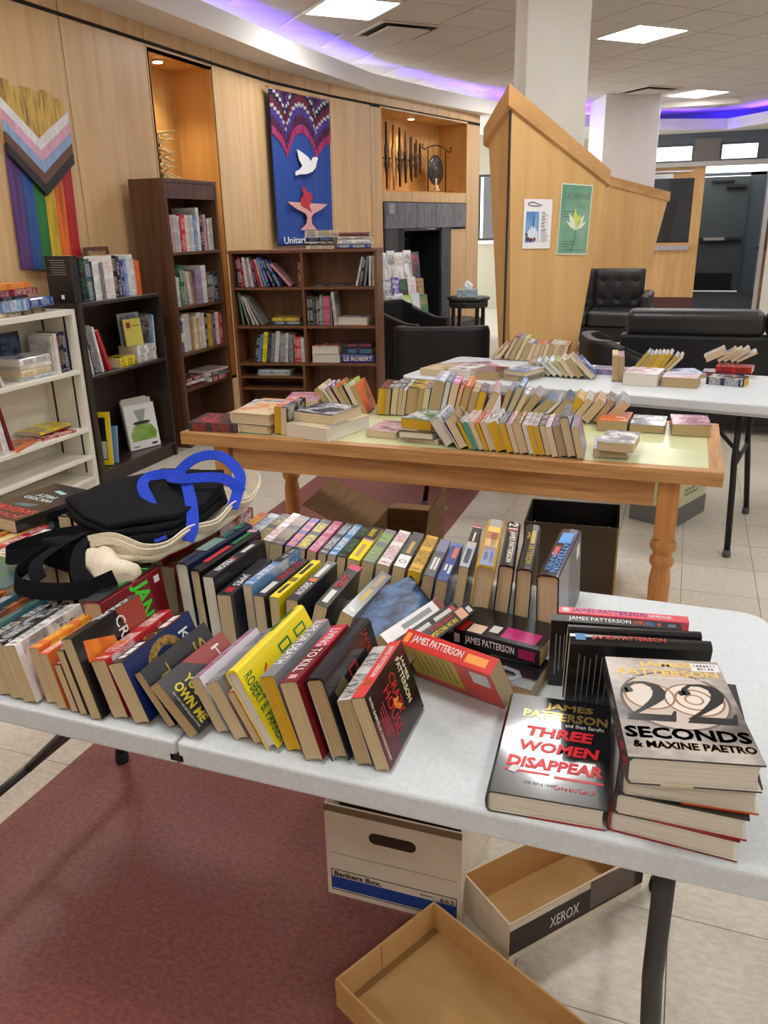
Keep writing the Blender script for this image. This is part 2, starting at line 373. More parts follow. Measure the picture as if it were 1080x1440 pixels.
# timber leaf with a glazed upper half, standing in the entrance wall
d2 = struct(MB().box(X(-.98), X(-.80), BY + .03, BY + .08, 0, Z(2.205)).box(X(-.065), X(.07), BY + .03, BY + .08, 0, Z(2.205)).box(X(-.80), X(-.065), BY + .03, BY + .08, 0, Z(1.19)).box(X(-.80), X(-.065), BY + .03, BY + .08, Z(2.06), Z(2.205)), 'door_2', M['maple_dark'])
MB().box(X(-.80), X(-.065), BY + .05, BY + .056, Z(1.19), Z(2.06)).build('pane', M['glass_dark'], d2)
MB().box(X(-.9), X(-.06), BY - .05, BY + .03, Z(1.09), Z(1.15)).build('push_bar', bar_m, d2)
MB().box(X(-.95), X(.07), BY + .02, BY + .03, 0.02, Z(.42)).build('kick_plate', mat('brown kick plate', (92, 58, 50), 0.35, 0.4), d2)
MB().box(X(-.7), X(-.10), BY - .04, BY + .03, Z(2.14), Z(2.16)).box(X(-.75), X(-.35), BY - .06, BY + .03, Z(2.06), Z(2.12)).build('door_closer', bar_m, d2)
# second leaf swung open towards the hall
d3m = Matrix.Translation((1.13, BY, 0)) @ Matrix.Rotation(R(-99), 4, 'Z')
d3 = struct(MB().box(0, .14, 0, .045, 0, Z(2.2), d3m).box(.80, .95, 0, .045, 0, Z(2.2), d3m).box(.14, .80, 0, .045, 0, 1.0, d3m).box(.14, .80, 0, .045, 2.1, Z(2.2), d3m), 'door_3', M['maple_dark'])
MB().box(.14, .80, .02, .026, 1.0, 2.1, d3m).build('pane', M['glass_dark'], d3)
MB().box(.08, .88, -.07, 0, 1.05, 1.11, d3m).build('push_bar', M['darkmetal'], d3)
MB().box(.94, .955, -.01, .055, 0, Z(2.2), d3m).build('edge_strip', bar_m, d3)

# ceiling: slab, hanging tiles, light panels, air vents, curved soffit with a hidden violet strip
ce = struct(MB().box(-4.2, 4.6, -3.2, 16.6, CEIL + .012, CEIL + .12), 'ceiling', M['grid'])
TA = R(46); ca, sa = math.cos(TA), math.sin(TA)
def grid(a, b): return (a * ca - b * sa, a * sa + b * ca)
LP = [(x * 1.045, y * 1.045) for x, y in ((-2.57, 6.42), (-0.60, 8.33), (-0.13, 12.35), (-1.72, 10.2), (-0.50, 4.10), (1.25, 6.4), (-2.7, 2.6), (1.15, 2.55), (-0.75, 0.75), (3.1, 8.3), (3.1, 4.5), (1.9, 11.2), (-2.6, -1.0), (1.2, -1.1), (3.2, 0.8))]
gl = MB(); T = 0.61; ncl = 0
ct_me = MB().box(0.006, T - 0.006, 0.006, T - 0.006, 0, 0.01).mesh('ceiling_tile'); ct_me.materials.append(M['tile_ceil'])
for i in range(-8, 24):
    for j in range(-10, 26):
        a, b = 6.08 - .37 + i * T - 3.66, 5.71 - .07 + j * T - 3.66
        cx, cy = grid(a + T / 2, b + T / 2)
        if not (-3.5 < cx < 4.3 and -2.9 < cy < 14.9): continue
        d = math.hypot(cx, cy); az = math.degrees(math.atan2(cx, cy))
        vis = cy > 5.0 and -42 < az < 8.5
        if vis:
            o = bpy.data.objects.new('tile', ct_me); C.objects.link(o); o.parent = ce
            x, y = grid(a, b); o.location = (x, y, CEIL); o.rotation_euler = (0, 0, TA)
        else:
            x, y = grid(a, b)
            gl.box(0.006, T - 0.006, 0.006, T - 0.006, 0, 0.01, Matrix.Translation((x, y, CEIL)) @ Matrix.Rotation(TA, 4, 'Z'))
o = gl.build('ceiling_tiles', M['tile_ceil'], ce); o['kind'] = 'stuff'
for i, (x, y) in enumerate(LP):
    nm = ['square flush ceiling light panel above the tall banner', 'square ceiling light panel beside the near white column', 'square ceiling light panel in front of the far white column',
          'square ceiling light panel mostly hidden behind the near white column'][i] if i < 4 else 'square ceiling light panel ' + ('over the oak table', 'over the long black sofa', 'over the white bookcase', 'beyond the end of the white folding table', 'over the front edge of the white folding table', 'over the far corner past the sofa', 'over the floor beside the far white table', 'in front of the entrance doors', 'at the rear by the timber wall', 'at the rear behind the photographer', 'at the rear by the plain wall')[i - 4]
    t = empty('ceiling_light', (x, y, CEIL), TA, nm, 'ceiling light', 'square ceiling light panels')
    h = 0.30
    MB().box(-h, h, -h, -h + .02, -.012, 0.0).box(-h, h, h - .02, h, -.012, 0.0).box(-h, -h + .02, -h + .02, h - .02, -.012, 0.0).box(h - .02, h, -h + .02, h - .02, -.012, 0.0).build('frame', M['white_paint'], t)
    MB().box(-h + .02, h - .02, -h + .02, h - .02, -.008, -.003).build('diffuser', M['diffuser'], t)
for x, y, lb in ((-2.61, 7.61, 'square ceiling air vent with slanted blades beside the light panel over the banner'), (-0.73, 12.28, 'square ceiling air vent beside the light in front of the far column')):
    t = empty('ceiling_vent', (x, y, CEIL), TA, lb, 'vent', 'ceiling air vents'); h = 0.30
    MB().box(-h, h, -h, -h + .03, -.012, 0).box(-h, h, h - .03, h, -.012, 0).box(-h, -h + .03, -h + .03, h - .03, -.012, 0).box(h - .03, h, -h + .03, h - .03, -.012, 0).build('frame', M['tile_ceil'], t)
    MB().box(-h + .03, h - .03, -h + .03, h - .03, -.002, 0).build('backing', M['black'], t)
    MB().box(-.2, .2, -.2, .2, -.03, -.018).build('deflector_plate', M['tile_ceil'], t)
inner = [(-3.33, -3.0), (-3.33, 4.0), (-3.35, 7.0), (-3.27, 8.7), (-3.11, 9.4), (-2.95, 10.05), (-2.74, 10.75), (-2.47, 11.45), (-2.15, 12.3), (-1.6, 13.4), (-0.7, 14.42), (0.33, 14.95), (0.9, 14.2), (1.9, 12.9), (3.2, 11.2), (3.9, 9.0), (4.0, -3.0)]
outer = [(-3.72, -3.0), (-3.72, 4.0), (-3.72, 7.1), (-3.55, 8.08), (-3.40, 8.78), (-3.2, 9.7), (-2.98, 10.6), (-2.80, 11.3), (-3.3, 13.0), (-3.3, 15.2), (-1.0, 15.2), (0.5, 15.2), (1.5, 15.2), (3.0, 15.2), (4.4, 14.0), (4.4, 9.0), (4.4, -3.0)]
sb = MB(); n = len(inner)
vs = [(x, y, 2.83) for x, y in outer] + [(x, y, 2.83) for x, y in inner] + [(x, y, 2.99) for x, y in inner]
ledge = []
for i, (x, y) in enumerate(inner):
    ox, oy = outer[i]; d = Vector((ox - x, oy - y)); d = d.normalized() * min(0.05, d.length * 0.6) if d.length > 0 else d
    ledge.append((x + d.x, y + d.y))
vs += [(x, y, 2.99) for x, y in ledge] + [(x, y, 2.93) for x, y in ledge] + [(x, y, 2.93) for x, y in outer]
fs = []
for r in range(5):
    for i in range(n - 1): fs.append((r * n + i, r * n + i + 1, (r + 1) * n + i + 1, (r + 1) * n + i))
sb.add(vs, fs)
sof = struct(sb, 'trim_4', M['white_paint'])
# led strip on the ledge behind the lip
st = MB()
for i in range(n - 1):
    p0 = Vector(ledge[i]); p1 = Vector(ledge[i + 1]); o0 = (Vector(outer[i]) - p0); o1 = (Vector(outer[i + 1]) - p1)
    a0 = p0 + o0 * .15; a1 = p1 + o1 * .15; b0 = p0 + o0.normalized() * min(.07, o0.length * .45); b1 = p1 + o1.normalized() * min(.07, o1.length * .45)
    st.add([(a0.x, a0.y, 2.945), (a1.x, a1.y, 2.945), (b1.x, b1.y, 2.945), (b0.x, b0.y, 2.945)], [(0, 1, 2, 3)])
tag(st.build('led_strip', M['purple']), 'violet led strip light glowing behind the lip of the curved soffit', 'strip light')

# columns
def column(cx, cy, w, d, rz, z1, lb, lbl):
    t = tag(MB().box(-w / 2, w / 2, -d / 2, d / 2, 0, z1).build('column', M['column'], bevel=0.01), lbl, 'column', kind='structure')
    t.location = (cx, cy, 0); t.rotation_euler = (0, 0, R(rz))
    return t
# ------------------------------------------------------------------ columns, maple fins, big furniture
column(-1.012, 6.069, 0.412, 0.412, 22, CEIL, '', 'square white column rising behind the maple fin with two posters')
column(-1.079, 12.823, 0.76, 0.76, 22, CEIL, '', 'square white column rising behind the far maple fin')
struct(MB().box(-1.9, 0.42, 13.45, 13.6, 3.03, CEIL), 'trim_5', M['tile_ceil'])
def polyhedron(bottom, top):
    n = len(bottom); b = MB()
    b.add(list(bottom) + list(top), [tuple(range(n))[::-1], tuple(range(n, 2 * n))] + [(i, (i + 1) % n, n + (i + 1) % n, n + i) for i in range(n)])
    return b
P0 = Vector((-1.048, 4.94, 0)); e1 = Vector((math.cos(R(50)), math.sin(R(50)), 0)); e2 = Vector((math.cos(R(140)), math.sin(R(140)), 0))
def fpt(a, b, z): p = P0 + e1 * a + e2 * b; return (p.x, p.y, z)
t = empty('timber_fin', label='tall tapered maple fin bearing two posters in front of a white column', cat='partition', group='maple fins around the columns')
polyhedron([fpt(.09, 0, 0), fpt(.51, 0, 0), fpt(.51, .10, 0), fpt(.09, .05, 0)], [fpt(.015, 0, 2.16), fpt(.785, 0, 1.74), fpt(.785, .2, 1.62), fpt(.015, .2, 1.97)]).build('body', M['fin'], t)
polyhedron([fpt(-.012, -.016, 2.125), fpt(.80, -.016, 1.715), fpt(.80, .215, 1.60), fpt(-.012, .215, 1.94)], [fpt(-.012, -.016, 2.235), fpt(.80, -.016, 1.80), fpt(.80, .215, 1.70), fpt(-.012, .215, 2.03)]).build('cap', M['fin_cap'], t)
MB().box(0, 0.012, -0.004, 0.004, 0, 2.13).build('shadow_gap', M['darkmetal'], t, mw=Matrix.Translation((P0.x + e1.x * .01, P0.y + e1.y * .01 - .002, 0)) @ Matrix.Shear('XZ', 4, (0, 0)) @ Matrix.Rotation(R(50), 4, 'Z'))
t = empty('timber_fin', label='lower maple fin with a sloping cap behind the tufted leather loveseat', cat='partition', group='maple fins around the columns')
polyhedron([(-1.5, 11.88, 0), (-.70, 12.02, 0), (-.72, 12.22, 0), (-1.5, 12.2, 0)], [(-1.7, 11.86, 2.16), (-.37, 12.09, 1.77), (-.40, 12.3, 1.77), (-1.7, 12.2, 2.16)]).build('body', M['fin'], t)
polyhedron([(-1.72, 11.83, 2.12), (-.345, 12.07, 1.74), (-.38, 12.33, 1.74), (-1.72, 12.23, 2.12)], [(-1.72, 11.83, 2.24), (-.345, 12.07, 1.855), (-.38, 12.33, 1.855), (-1.72, 12.23, 2.24)]).build('cap', M['fin_cap'], t)

# text as flat lettering geometry
def text_mesh(s, size=0.02, ext=0.0003, align='CENTER', sx=1.0, spacing=1.0, bold=0.0, shear=0.0):
    c = bpy.data.curves.new('lettering', 'FONT'); c.body = s; c.size = size; c.extrude = ext; c.align_x = align; c.align_y = 'CENTER'
    c.resolution_u = 2; c.space_character = spacing; c.offset = bold; c.shear = shear
    o = bpy.data.objects.new('lettering', c); C.objects.link(o)
    dg = bpy.context.evaluated_depsgraph_get(); me = bpy.data.meshes.new_from_object(o.evaluated_get(dg))
    bpy.data.objects.remove(o); bpy.data.curves.remove(c)
    if sx != 1.0: me.transform(Matrix.Diagonal((sx, 1, 1, 1)))
    return me
def text(s, parent, mw, m, size=0.02, name='lettering', fit=None, **kw):
    """lettering in the local xy plane of mw; fit = (width, height) stretches it to that box"""
    me = text_mesh(s, size, **kw)
    if fit and len(me.vertices):
        xs = [v.co.x for v in me.vertices]; ysv = [v.co.y for v in me.vertices]
        w, h = max(xs) - min(xs), max(ysv) - min(ysv); cx, cy = (max(xs) + min(xs)) / 2, (max(ysv) + min(ysv)) / 2
        me.transform(Matrix.Diagonal((fit[0] / w, fit[1] / h, 1, 1)) @ Matrix.Translation((-cx, -cy, 0)))
    me.materials.clear(); me.materials.append(m)
    o = bpy.data.objects.new(name, me); C.objects.link(o)
    if parent is not None: o.parent = parent
    o.matrix_local = mw
    return o
def flat(pts, z0=0.0, z1=0.0006):
    return MB().prism(pts, z0, z1)
ink = {}
def INK(c, rough=0.5, metal=0.0):
    k = (tuple(c), rough, metal)
    if k not in ink: ink[k] = mat('print ink', c, rough, metal)
    return ink[k]

# posters on the fin
pm = Matrix(((e1.x, 0, -e2.x, 0), (e1.y, 0, -e2.y, 0), (0, 1, 0, 0), (0, 0, 0, 1)))
def on_fin(u, z): p = P0 + e1 * u - e2 * 0.004; return Matrix.Translation((p.x, p.y, z)) @ pm
w = empty('poster', mw=on_fin(.24, 1.495) @ Matrix.Rotation(R(-1), 4, 'Z'), label='white letter sized flyer with a blue photo taped to the maple fin', cat='poster')
flat(rrect(-.108, .108, -.14, .14, .002, 1), 0, .001).build('sheet', mat('white paper', (236, 236, 240), .6), w)
sky = noise_mat('printed sky photo', (70, 124, 196), (140, 180, 224), (9, 5, 9), .5)
flat([(-.09, -.105), (.012, -.105), (.012, .07), (-.09, .07)], .001, .0014).build('photo', sky, w)
flat([(-.085, -.06), (-.02, -.105), (.008, -.105), (.006, -.05), (-.03, .0), (-.05, -.02)], .0014, .0017).build('photo_mountain', INK((214, 226, 240)), w)
flat([(-.036, -.02), (-.032, .055), (-.029, .055), (-.026, -.02)], .0015, .0018).build('photo_tower', INK((60, 70, 90)), w)
for k, (x, y, r, c) in enumerate(((-.07, -.085, .014, (120, 40, 40)), (-.045, -.09, .012, (60, 50, 60)), (-.02, -.088, .013, (150, 60, 60)), (-.08, -.06, .01, (70, 70, 60)))):
    flat([(x + r * math.cos(a), y + r * math.sin(a)) for a in [i * math.pi / 4 for i in range(8)]], .0016, .002).build('photo_figure', INK(c), w)
MB().tube([(-.08, .115, .0015), (-.04, .124, .0015), (.0, .112, .0015), (.03, .108, .0015), (.0, .100, .0015), (-.05, .102, .0015), (-.08, .108, .0015)], .0025, 6).build('printed_pliers', INK((50, 46, 60)), w)
rl = MB()
for k in range(22):
    y = .062 - k * .0078; big = k in (0, 3, 5, 8, 10, 13)
    rl.box(.03, .03 + (.062 if not big else .04) * rnd.uniform(.6, 1), y, y + (.0045 if big else .0022), .001, .0014)
o = rl.build('printed_text', INK((40, 40, 60)), w)
gp = empty('poster', mw=on_fin(.535, 1.515) @ Matrix.Rotation(R(-2.5), 4, 'Z'), label='green poster with a pale tulip and an event title taped to the maple fin', cat='poster')
flat(rrect(-.126, .126, -.205, .205, .002, 1), 0, .001).build('sheet', mat('poster border paper', (214, 224, 208), .35), gp)
flat(rrect(-.119, .119, -.198, .198, .002, 1), .001, .0013).build('print', noise_mat('green poster print', (96, 150, 128), (134, 176, 150), (6, 4, 6), .3, 3), gp)
text('GATHERING', gp, Matrix.Translation((0, .135, .0016)), INK((90, 110, 96)), fit=(.20, .034), spacing=1.1)
text('Day', gp, Matrix.Translation((.045, .085, .0016)), INK((120, 140, 100)), fit=(.07, .05), shear=.3)
petal = INK((206, 222, 90)); petal2 = INK((222, 232, 214))
for ang, ln, m_, wd in ((-8, .13, petal, .02), (14, .10, petal, .022), (34, .11, petal2, .02), (-34, .12, petal2, .02), (58, .10, petal2, .012), (-58, .10, petal2, .012), (2, .08, petal2, .026)):
    a = R(90 - ang); dx, dy = math.cos(a), math.sin(a); nx, ny = -dy, dx
    pts = [(0, 0), (dx * ln * .5 - nx * wd, dy * ln * .5 - ny * wd), (dx * ln, dy * ln), (dx * ln * .5 + nx * wd, dy * ln * .5 + ny * wd)]
    z = .0014 + .0002 * (abs(ang) % 5)
    flat([(x + .015, y - .06) for x, y in pts], z, z + .0002).build('printed_petal', m_, gp)
MB().tube([(.015, -.06, .0015), (.01, -.12, .0015), (-.01, -.19, .0015)], .002, 5).build('printed_stem', INK((60, 90, 80)), gp)
rl = MB()
for k, (y, wd) in enumerate(((.045, .12), (.03, .06), (.015, .075), (-.13, .11), (-.145, .12), (-.16, .05), (-.178, .2))): rl.box(-.1, -.1 + wd, y, y + .003, .0013, .0016)
rl.build('printed_text', INK((50, 80, 70)), gp)

# ------------------------------------------------------------------ wooden rainbow chevron panel on the wall
fm = Matrix(((0, 0, 1, -3.648), (1, 0, 0, 3.815), (0, 1, 0, 1.31), (0, 0, 0, 1))) @ Matrix.Rotation(R(-2.2), 4, 'Z')
fl_ = empty('wooden_pride_flag', mw=fm, label='painted board panel with rainbow stripes and a layered chevron, hung on the wall', cat='wall art')
def paint(c, d=0.75):
    return noise_mat('painted board', tuple(int(v * d) for v in c), c, (40, 3, 40), .5, 6, lo=.3, hi=.6, bump=.1)
cols = [(92, 62, 124), (46, 86, 152), (36, 122, 58), (214, 180, 44), (226, 112, 36), (184, 36, 44)]
old = noise_mat('weathered gold board', (128, 96, 40), (204, 168, 84), (30, 4, 30), .5, 6, lo=.35, hi=.55, bump=.1)
for k in range(6):
    x0, x1 = k * .084 + .001, k * .084 + .083
    MB().box(x0, x1, 0 - .004 * (k % 3), .66, .008, .026 + .001 * (k % 2)).build('board', paint(cols[k]), fl_)
    MB().box(x0, x1, .66, .995 - .02 * (k % 2) - .008 * (k % 3), .008, .026 + .001 * (k % 3)).build('board', old, fl_)
MB().box(.03, .47, .2, .24, 0, .008).box(.03, .47, .8, .84, 0, .008).build('rear_batten', M['oak'], fl_)
cc = [(226, 226, 228), (218, 164, 190), (140, 170, 208), (104, 72, 58), (38, 38, 42)]
for s in range(5):
    top_e, top_c = .895 - s * .057, .715 - s * .061
    for sd in (0, 1):
        x0, x1 = (-.012, .252) if sd == 0 else (.252, .516)
        ze0, zc0 = top_e, top_c
        pts = [(x0, ze0 - .056), (x1, zc0 - .060), (x1, zc0), (x0, ze0)] if sd == 0 else [(x0, zc0 - .060), (x1, ze0 - .056), (x1, ze0), (x0, zc0)]
        MB().prism(pts, .027, .042 + .002 * s).build('chevron_strip', paint(cc[s], .88), fl_)

# ------------------------------------------------------------------ blue banner
bm = Matrix(((0.1405, 0, .990, -3.585), (.990, 0, -.1405, 6.95), (0, 1, 0, 1.345), (0, 0, 0, 1)))
ban = empty('banner', mw=bm, label='long blue cloth banner with a white dove and pink chalice on the wall', cat='banner')
BWd, BHt = 1.0, 1.31
nx, nz = 40, 20; vs = []
def wavy(x): return .010 * math.sin(x * 21) + .006 * math.sin(x * 47 + 1) - .02 * x
for j in range(nz + 1):
    for i in range(nx + 1):
        x = BWd * i / nx; k = 1 - j / nz
        vs.append((x, BHt * j / nz, wavy(x) * (.3 + .7 * k)))
b = MB(); b.add(vs, [(j * (nx + 1) + i, j * (nx + 1) + i + 1, (j + 1) * (nx + 1) + i + 1, (j + 1) * (nx + 1) + i) for j in range(nz) for i in range(nx)], True)
clo = b.build('cloth', noise_mat('blue cloth', (36, 66, 140), (48, 82, 160), (200, 200, 200), .9, 2), ban)
sm_ = clo.modifiers.new('solid', 'SOLIDIFY'); sm_.thickness = .003
MB().tube([(-.03, BHt + .004, .0), (BWd + .03, BHt + .004, -.02)], .009, 8).build('rod', M['oak'], ban)
def arch(u):
    if u < .24: return .585 + .14 * (abs(u - .24) / .24) ** .65
    if u > .73: return .585 + .14 * ((u - .73) / .27) ** .65
    q = (u - .485) / .245; return .585 + .17 * (1 - abs(q) ** 2.3)
bands = [(0, .055, (176, 56, 112)), (.055, .11, (84, 34, 70)), (.11, .165, (78, 60, 150)), (.165, .185, (196, 204, 200)), (.185, .235, (110, 34, 64)), (.235, .27, (28, 34, 60)), (.27, .29, (190, 200, 200)), (.29, .34, (88, 50, 110)), (.34, .45, (52, 30, 62))]
NS = 44
for d0, d1, c in bands:
    bb = MB(); mband = noise_mat('quilted cloth', tuple(int(v * .78) for v in c), c, (90, 12, 9), .9, 2)
    for i in range(NS):
        u = (i + .5) / NS; h = arch(u) + .012 * (i % 2) * (1 if d0 else 0)
        z0, z1 = h * BHt + d0 * BHt, h * BHt + d1 * BHt
        z0, z1 = min(z0, BHt - .004), min(z1, BHt - .004)
        if z1 - z0 < .003 or (bb.v and (z0 >= pz1 or z1 <= pz0)):
            if bb.v: bb.build('arch_band', mband, ban)
            bb = MB()
            if z1 - z0 < .003: continue
        pz0, pz1 = z0, z1
        w0 = wavy(u) * .6 + .006
        bb.box(i / NS, (i + 1) / NS, z0, z1, w0 - .003, w0 + .002)
    if bb.v: bb.build('arch_band', mband, ban)
def applique(pts, m, z, name):
    flat([(x, y) for x, y in pts], z, z + .006).build(name, m, ban)
U = lambda x, y: ((x - 105 - (1300 - y) * -.03 - 40) / 372.0, (1340 - y) / 1270.0 * BHt)
def px(lst):                                        # banner artwork laid out on a 372 x 1270 grid
    return [((x - (60 + (y - 90) * .058)) / 388.0, (1372 - y - (x - 60) * .0) / 1272.0 * BHt) for x, y in lst][::-1]
white = mat('white felt', (232, 234, 238), .9)
applique(px([(225, 555), (262, 580), (300, 612), (318, 645), (330, 610), (352, 600), (366, 612), (358, 640), (352, 690), (330, 730), (290, 756), (246, 762), (222, 775), (218, 742), (246, 722), (262, 690), (240, 640)]), white, .024, 'dove')
applique(px([(170, 995), (442, 1010), (400, 1055), (345, 1095), (330, 1130), (336, 1185), (372, 1238), (262, 1238), (300, 1185), (306, 1130), (292, 1095), (225, 1050)]), mat('pink felt', (214, 160, 158), .9), .024, 'chalice')
red = mat('red satin', (178, 30, 44), .5)
applique(px([(268, 860), (290, 880), (285, 905), (318, 915), (334, 950), (322, 985), (310, 1030), (330, 1080), (300, 1050), (262, 1030), (252, 985), (262, 955), (275, 930), (262, 895)]), red, .031, 'flame')
text('Unitarian C', ban, Matrix.Translation((.37, .052, .026)), white, fit=(.60, .062), ext=.002)

# ------------------------------------------------------------------ shelving units
def board(p, name, x0, x1, y0, y1, z0, z1, m): return MB().box(x0, x1, y0, y1, z0, z1).build(name, m, p, bevel=.0015, seg=1)
def bookcase(name, mw, Wd, D, H, shelves, m, lb, t=.022, kick=.09, crown=0.0, st=.02, back=None, inset=0.0):
    """local x along the front, y into the case (front at 0), z up"""
    r = empty(name, mw=mw, label=lb, cat='bookcase', group=None)
    board(r, 'side_panel', 0, t, 0, D, 0, H, m); board(r, 'side_panel', Wd - t, Wd, 0, D, 0, H, m)
    board(r, 'top_panel', t, Wd - t, 0.0, D - .01, H - t, H, m)
    board(r, 'back_panel', t, Wd - t, D - .01, D, kick, H, back or m)
    for z in shelves: board(r, 'shelf', t, Wd - t, inset, D - .01, z - st, z, m)
    board(r, 'bottom_shelf', t, Wd - t, 0, D - .01, kick - st, kick, m)
    board(r, 'plinth', t, Wd - t, .015, .035, 0, kick - st, m)
    if crown: board(r, 'crown_rail', t, Wd - t, 0.004, .022, H - t - crown, H - t, m)
    return r
def along_wall(x, y): return Matrix(((0, -1, 0, x), (1, 0, 0, y), (0, 0, 1, 0), (0, 0, 0, 1)))   # local x -> +Y, local y -> -X
M_WH = along_wall(-3.33, 2.94); M_BK = along_wall(-3.30, 3.866); M_TL = along_wall(-3.30, 4.828)
A3 = math.atan2(5.76 - 5.545, 1.12); M_C3 = Matrix.Translation((-3.285, 5.55, 0)) @ Matrix.Rotation(A3, 4, 'Z')
wh = bookcase('white_bookcase', M_WH, .915, .285, 1.085, [.735, .385, .215], M['white_lam'], 'white laminate bookcase with three loose shelves against the timber wall', kick=.08, t=.03, st=.022)
for xx in (.035, .88):
    for yy in (.06, .22):
        st_ = MB()
        st_.box(-.002, .002, -.006, .006, 0.1, 1.05)
        pk = st_.build('shelf_standard', M['darkmetal'], wh); pk.location = (xx - .004 if xx < .5 else xx + .004, yy, 0)
bk = bookcase('black_bookcase', M_BK, .795, .285, 1.115, [.69], M['espresso'], 'low espresso black bookcase with two deep shelves beside the white bookcase', kick=.10)
tl = bookcase('walnut_bookcase', M_TL, .655, .28, 1.83, [1.362, .998, .678, .424], M['walnut'], 'tall narrow walnut bookcase standing in front of the lit niche', crown=.10, t=.025)
SH3 = [1.082, .794, .509]
c3 = empty('double_bookcase', mw=M_C3, label='wide teak double bookcase with two bays of shelves beneath the blue banner', cat='bookcase')
W3, D3, H3 = 1.135, .28, 1.35
for x in (0, W3 - .022): board(c3, 'side_panel', x, x + .022, 0, D3, 0, H3, M['walnut2'])
board(c3, 'divider', .555, .575, 0, D3 - .01, .509, H3 - .022, M['walnut2']); board(c3, 'divider', .530, .550, 0, D3 - .01, .08, .489, M['walnut2'])
board(c3, 'top_panel', -.006, W3 + .006, -.006, D3, H3 - .022, H3, M['walnut2'])
board(c3, 'back_panel', .022, W3 - .022, D3 - .01, D3, .05, H3 - .02, M['walnut2'])
for z in SH3: board(c3, 'shelf', .022, W3 - .022, 0.002, D3 - .01, z - .02, z, M['walnut2'])
for z in (.404, .311): board(c3, 'shelf', .022, .53, 0.004, D3 - .01, z - .015, z, M['walnut2'])
board(c3, 'bottom_shelf', .022, W3 - .022, 0, D3 - .01, .06, .08, M['walnut2']); board(c3, 'plinth', .022, W3 - .022, .02, .04, 0, .06, M['walnut2'])

# ------------------------------------------------------------------ tables
def folding_table(mw, L, Wd, H, halves, lb, foot, legm, style):
    """local x along the table, y across, origin at its centre on the floor"""
    r = empty('folding_table', mw=mw, label=lb, cat='table', group=None)
    def top(x0, x1, corners):
        o = MB().prism(rrect(x0, x1, -Wd / 2, Wd / 2, .055, 6, corners), H - .045, H).build('tabletop', M['plastic_top'], r, bevel=.007, seg=3)
        MB().prism(rrect(x0 + .02, x1 - .02, -Wd / 2 + .02, Wd / 2 - .02, .045, 5, corners), H - .058, H - .046).build('underside_tray', M['plastic_top'], r)
        return o
    if halves: top(-L / 2, -.0015, (0, 0, 1, 1)); top(.0015, L / 2, (1, 1, 0, 0))
    else: top(-L / 2, L / 2, (1, 1, 1, 1))
    for s in (-1, 1):
        x = s * (L / 2 - (style['ins'][0 if s < 0 else 1] if 'ins' in style else style['in']))
        for q in (-1, 1):
            y0, y1 = q * style['y0'], q * style['y1']
            g = MB().tube([(x, y0, H - .058), (x, y0, H - .30), (x + s * style['k'] * .3, y0 + (y1 - y0) * .25, H - .40), (x + s * style['k'], y1, .03)], style['r'], 12)
            lg = g.build('leg', legm, r)
            MB().lathe([(style['r'] + .003, 0), (style['r'] + .005, .012), (style['r'] + .002, .035)], 14).build('foot', foot, lg, loc=(x + s * style['k'], y1, 0))
        MB().tube([(x, -style['y0'], H - .075), (x, style['y0'], H - .075)], style['r'] * .9, 10).build('crossbar', legm, r)
        cz = style.get('cz', H - .33); xc = x + s * style['k'] * .6 * (cz < .3); yc = style['y0'] + (style['y1'] - style['y0']) * .55 * (cz < .3)
        MB().tube([(xc, -yc, cz), (xc, yc, cz)], style['r'] * .7, 10).build('crossbar', legm, r)
        if cz > .3 or s < 0: MB().tube([(xc, 0, cz), (x - s * (H - .06 - cz) * 1.0, 0, H - .062)], style['r'] * .75, 10).build('brace', legm, r)
    return r
NT = Matrix.Translation((-.695, 1.2675, 0))
near_t = folding_table(NT, 1.83, .758, .737, True, 'white plastic folding table with a centre seam holding the front rows of thrillers', M['rubber_b'], M['leg_metal'],
                       dict(y0=.30, y1=.345, k=0.02, r=.0155, cz=.225, **{'in': .17}))
MB().box(-.012, .012, -.379, -.372, .70, .712).build('seam_clip', M['leg_black'], near_t)
FT = Matrix.Translation((-.27, 4.263, 0)) @ Matrix.Rotation(R(-10), 4, 'Z')
far_t = folding_table(FT, 2.2, .76, .737, False, 'white plastic folding table on wishbone legs standing behind the oak table', M['rubber'], M['leg_black'],
                      dict(y0=.24, y1=.34, k=.03, r=.0145, ins=(.16, .50)))

ok = empty('oak_table', mw=Matrix.Translation((-.83, 2.945, 0)), label='long oak table with a pale green laminate top and turned legs', cat='table')
OL, OW, OH = 1.985, .69, .755
b_ = .045
MB().box(-OL / 2, OL / 2, -OW / 2, -OW / 2 + b_, OH - .048, OH).build('edge_rail', M['oak'], ok, bevel=.003)
MB().box(-OL / 2, OL / 2, OW / 2 - b_, OW / 2, OH - .048, OH).build('edge_rail', M['oak'], ok, bevel=.003)
MB().box(-OL / 2, -OL / 2 + b_, -OW / 2 + b_, OW / 2 - b_, OH - .048, OH).build('edge_rail', M['oak_side'], ok, bevel=.003)
MB().box(OL / 2 - b_, OL / 2, -OW / 2 + b_, OW / 2 - b_, OH - .048, OH).build('edge_rail', M['oak_side'], ok, bevel=.003)
MB().box(-OL / 2 + b_, OL / 2 - b_, -OW / 2 + b_, OW / 2 - b_, OH - .03, OH - .001).build('laminate_top', M['green_lam'], ok)
for y in (-1, 1): MB().box(-.79, .79, y * .285 - .011, y * .285 + .011, OH - .145, OH - .048).build('apron', M['oak'], ok)
for x in (-1, 1): MB().box(x * .85 - .011, x * .85 + .011, -.255, .255, OH - .145, OH - .048).build('apron', M['oak_side'], ok)
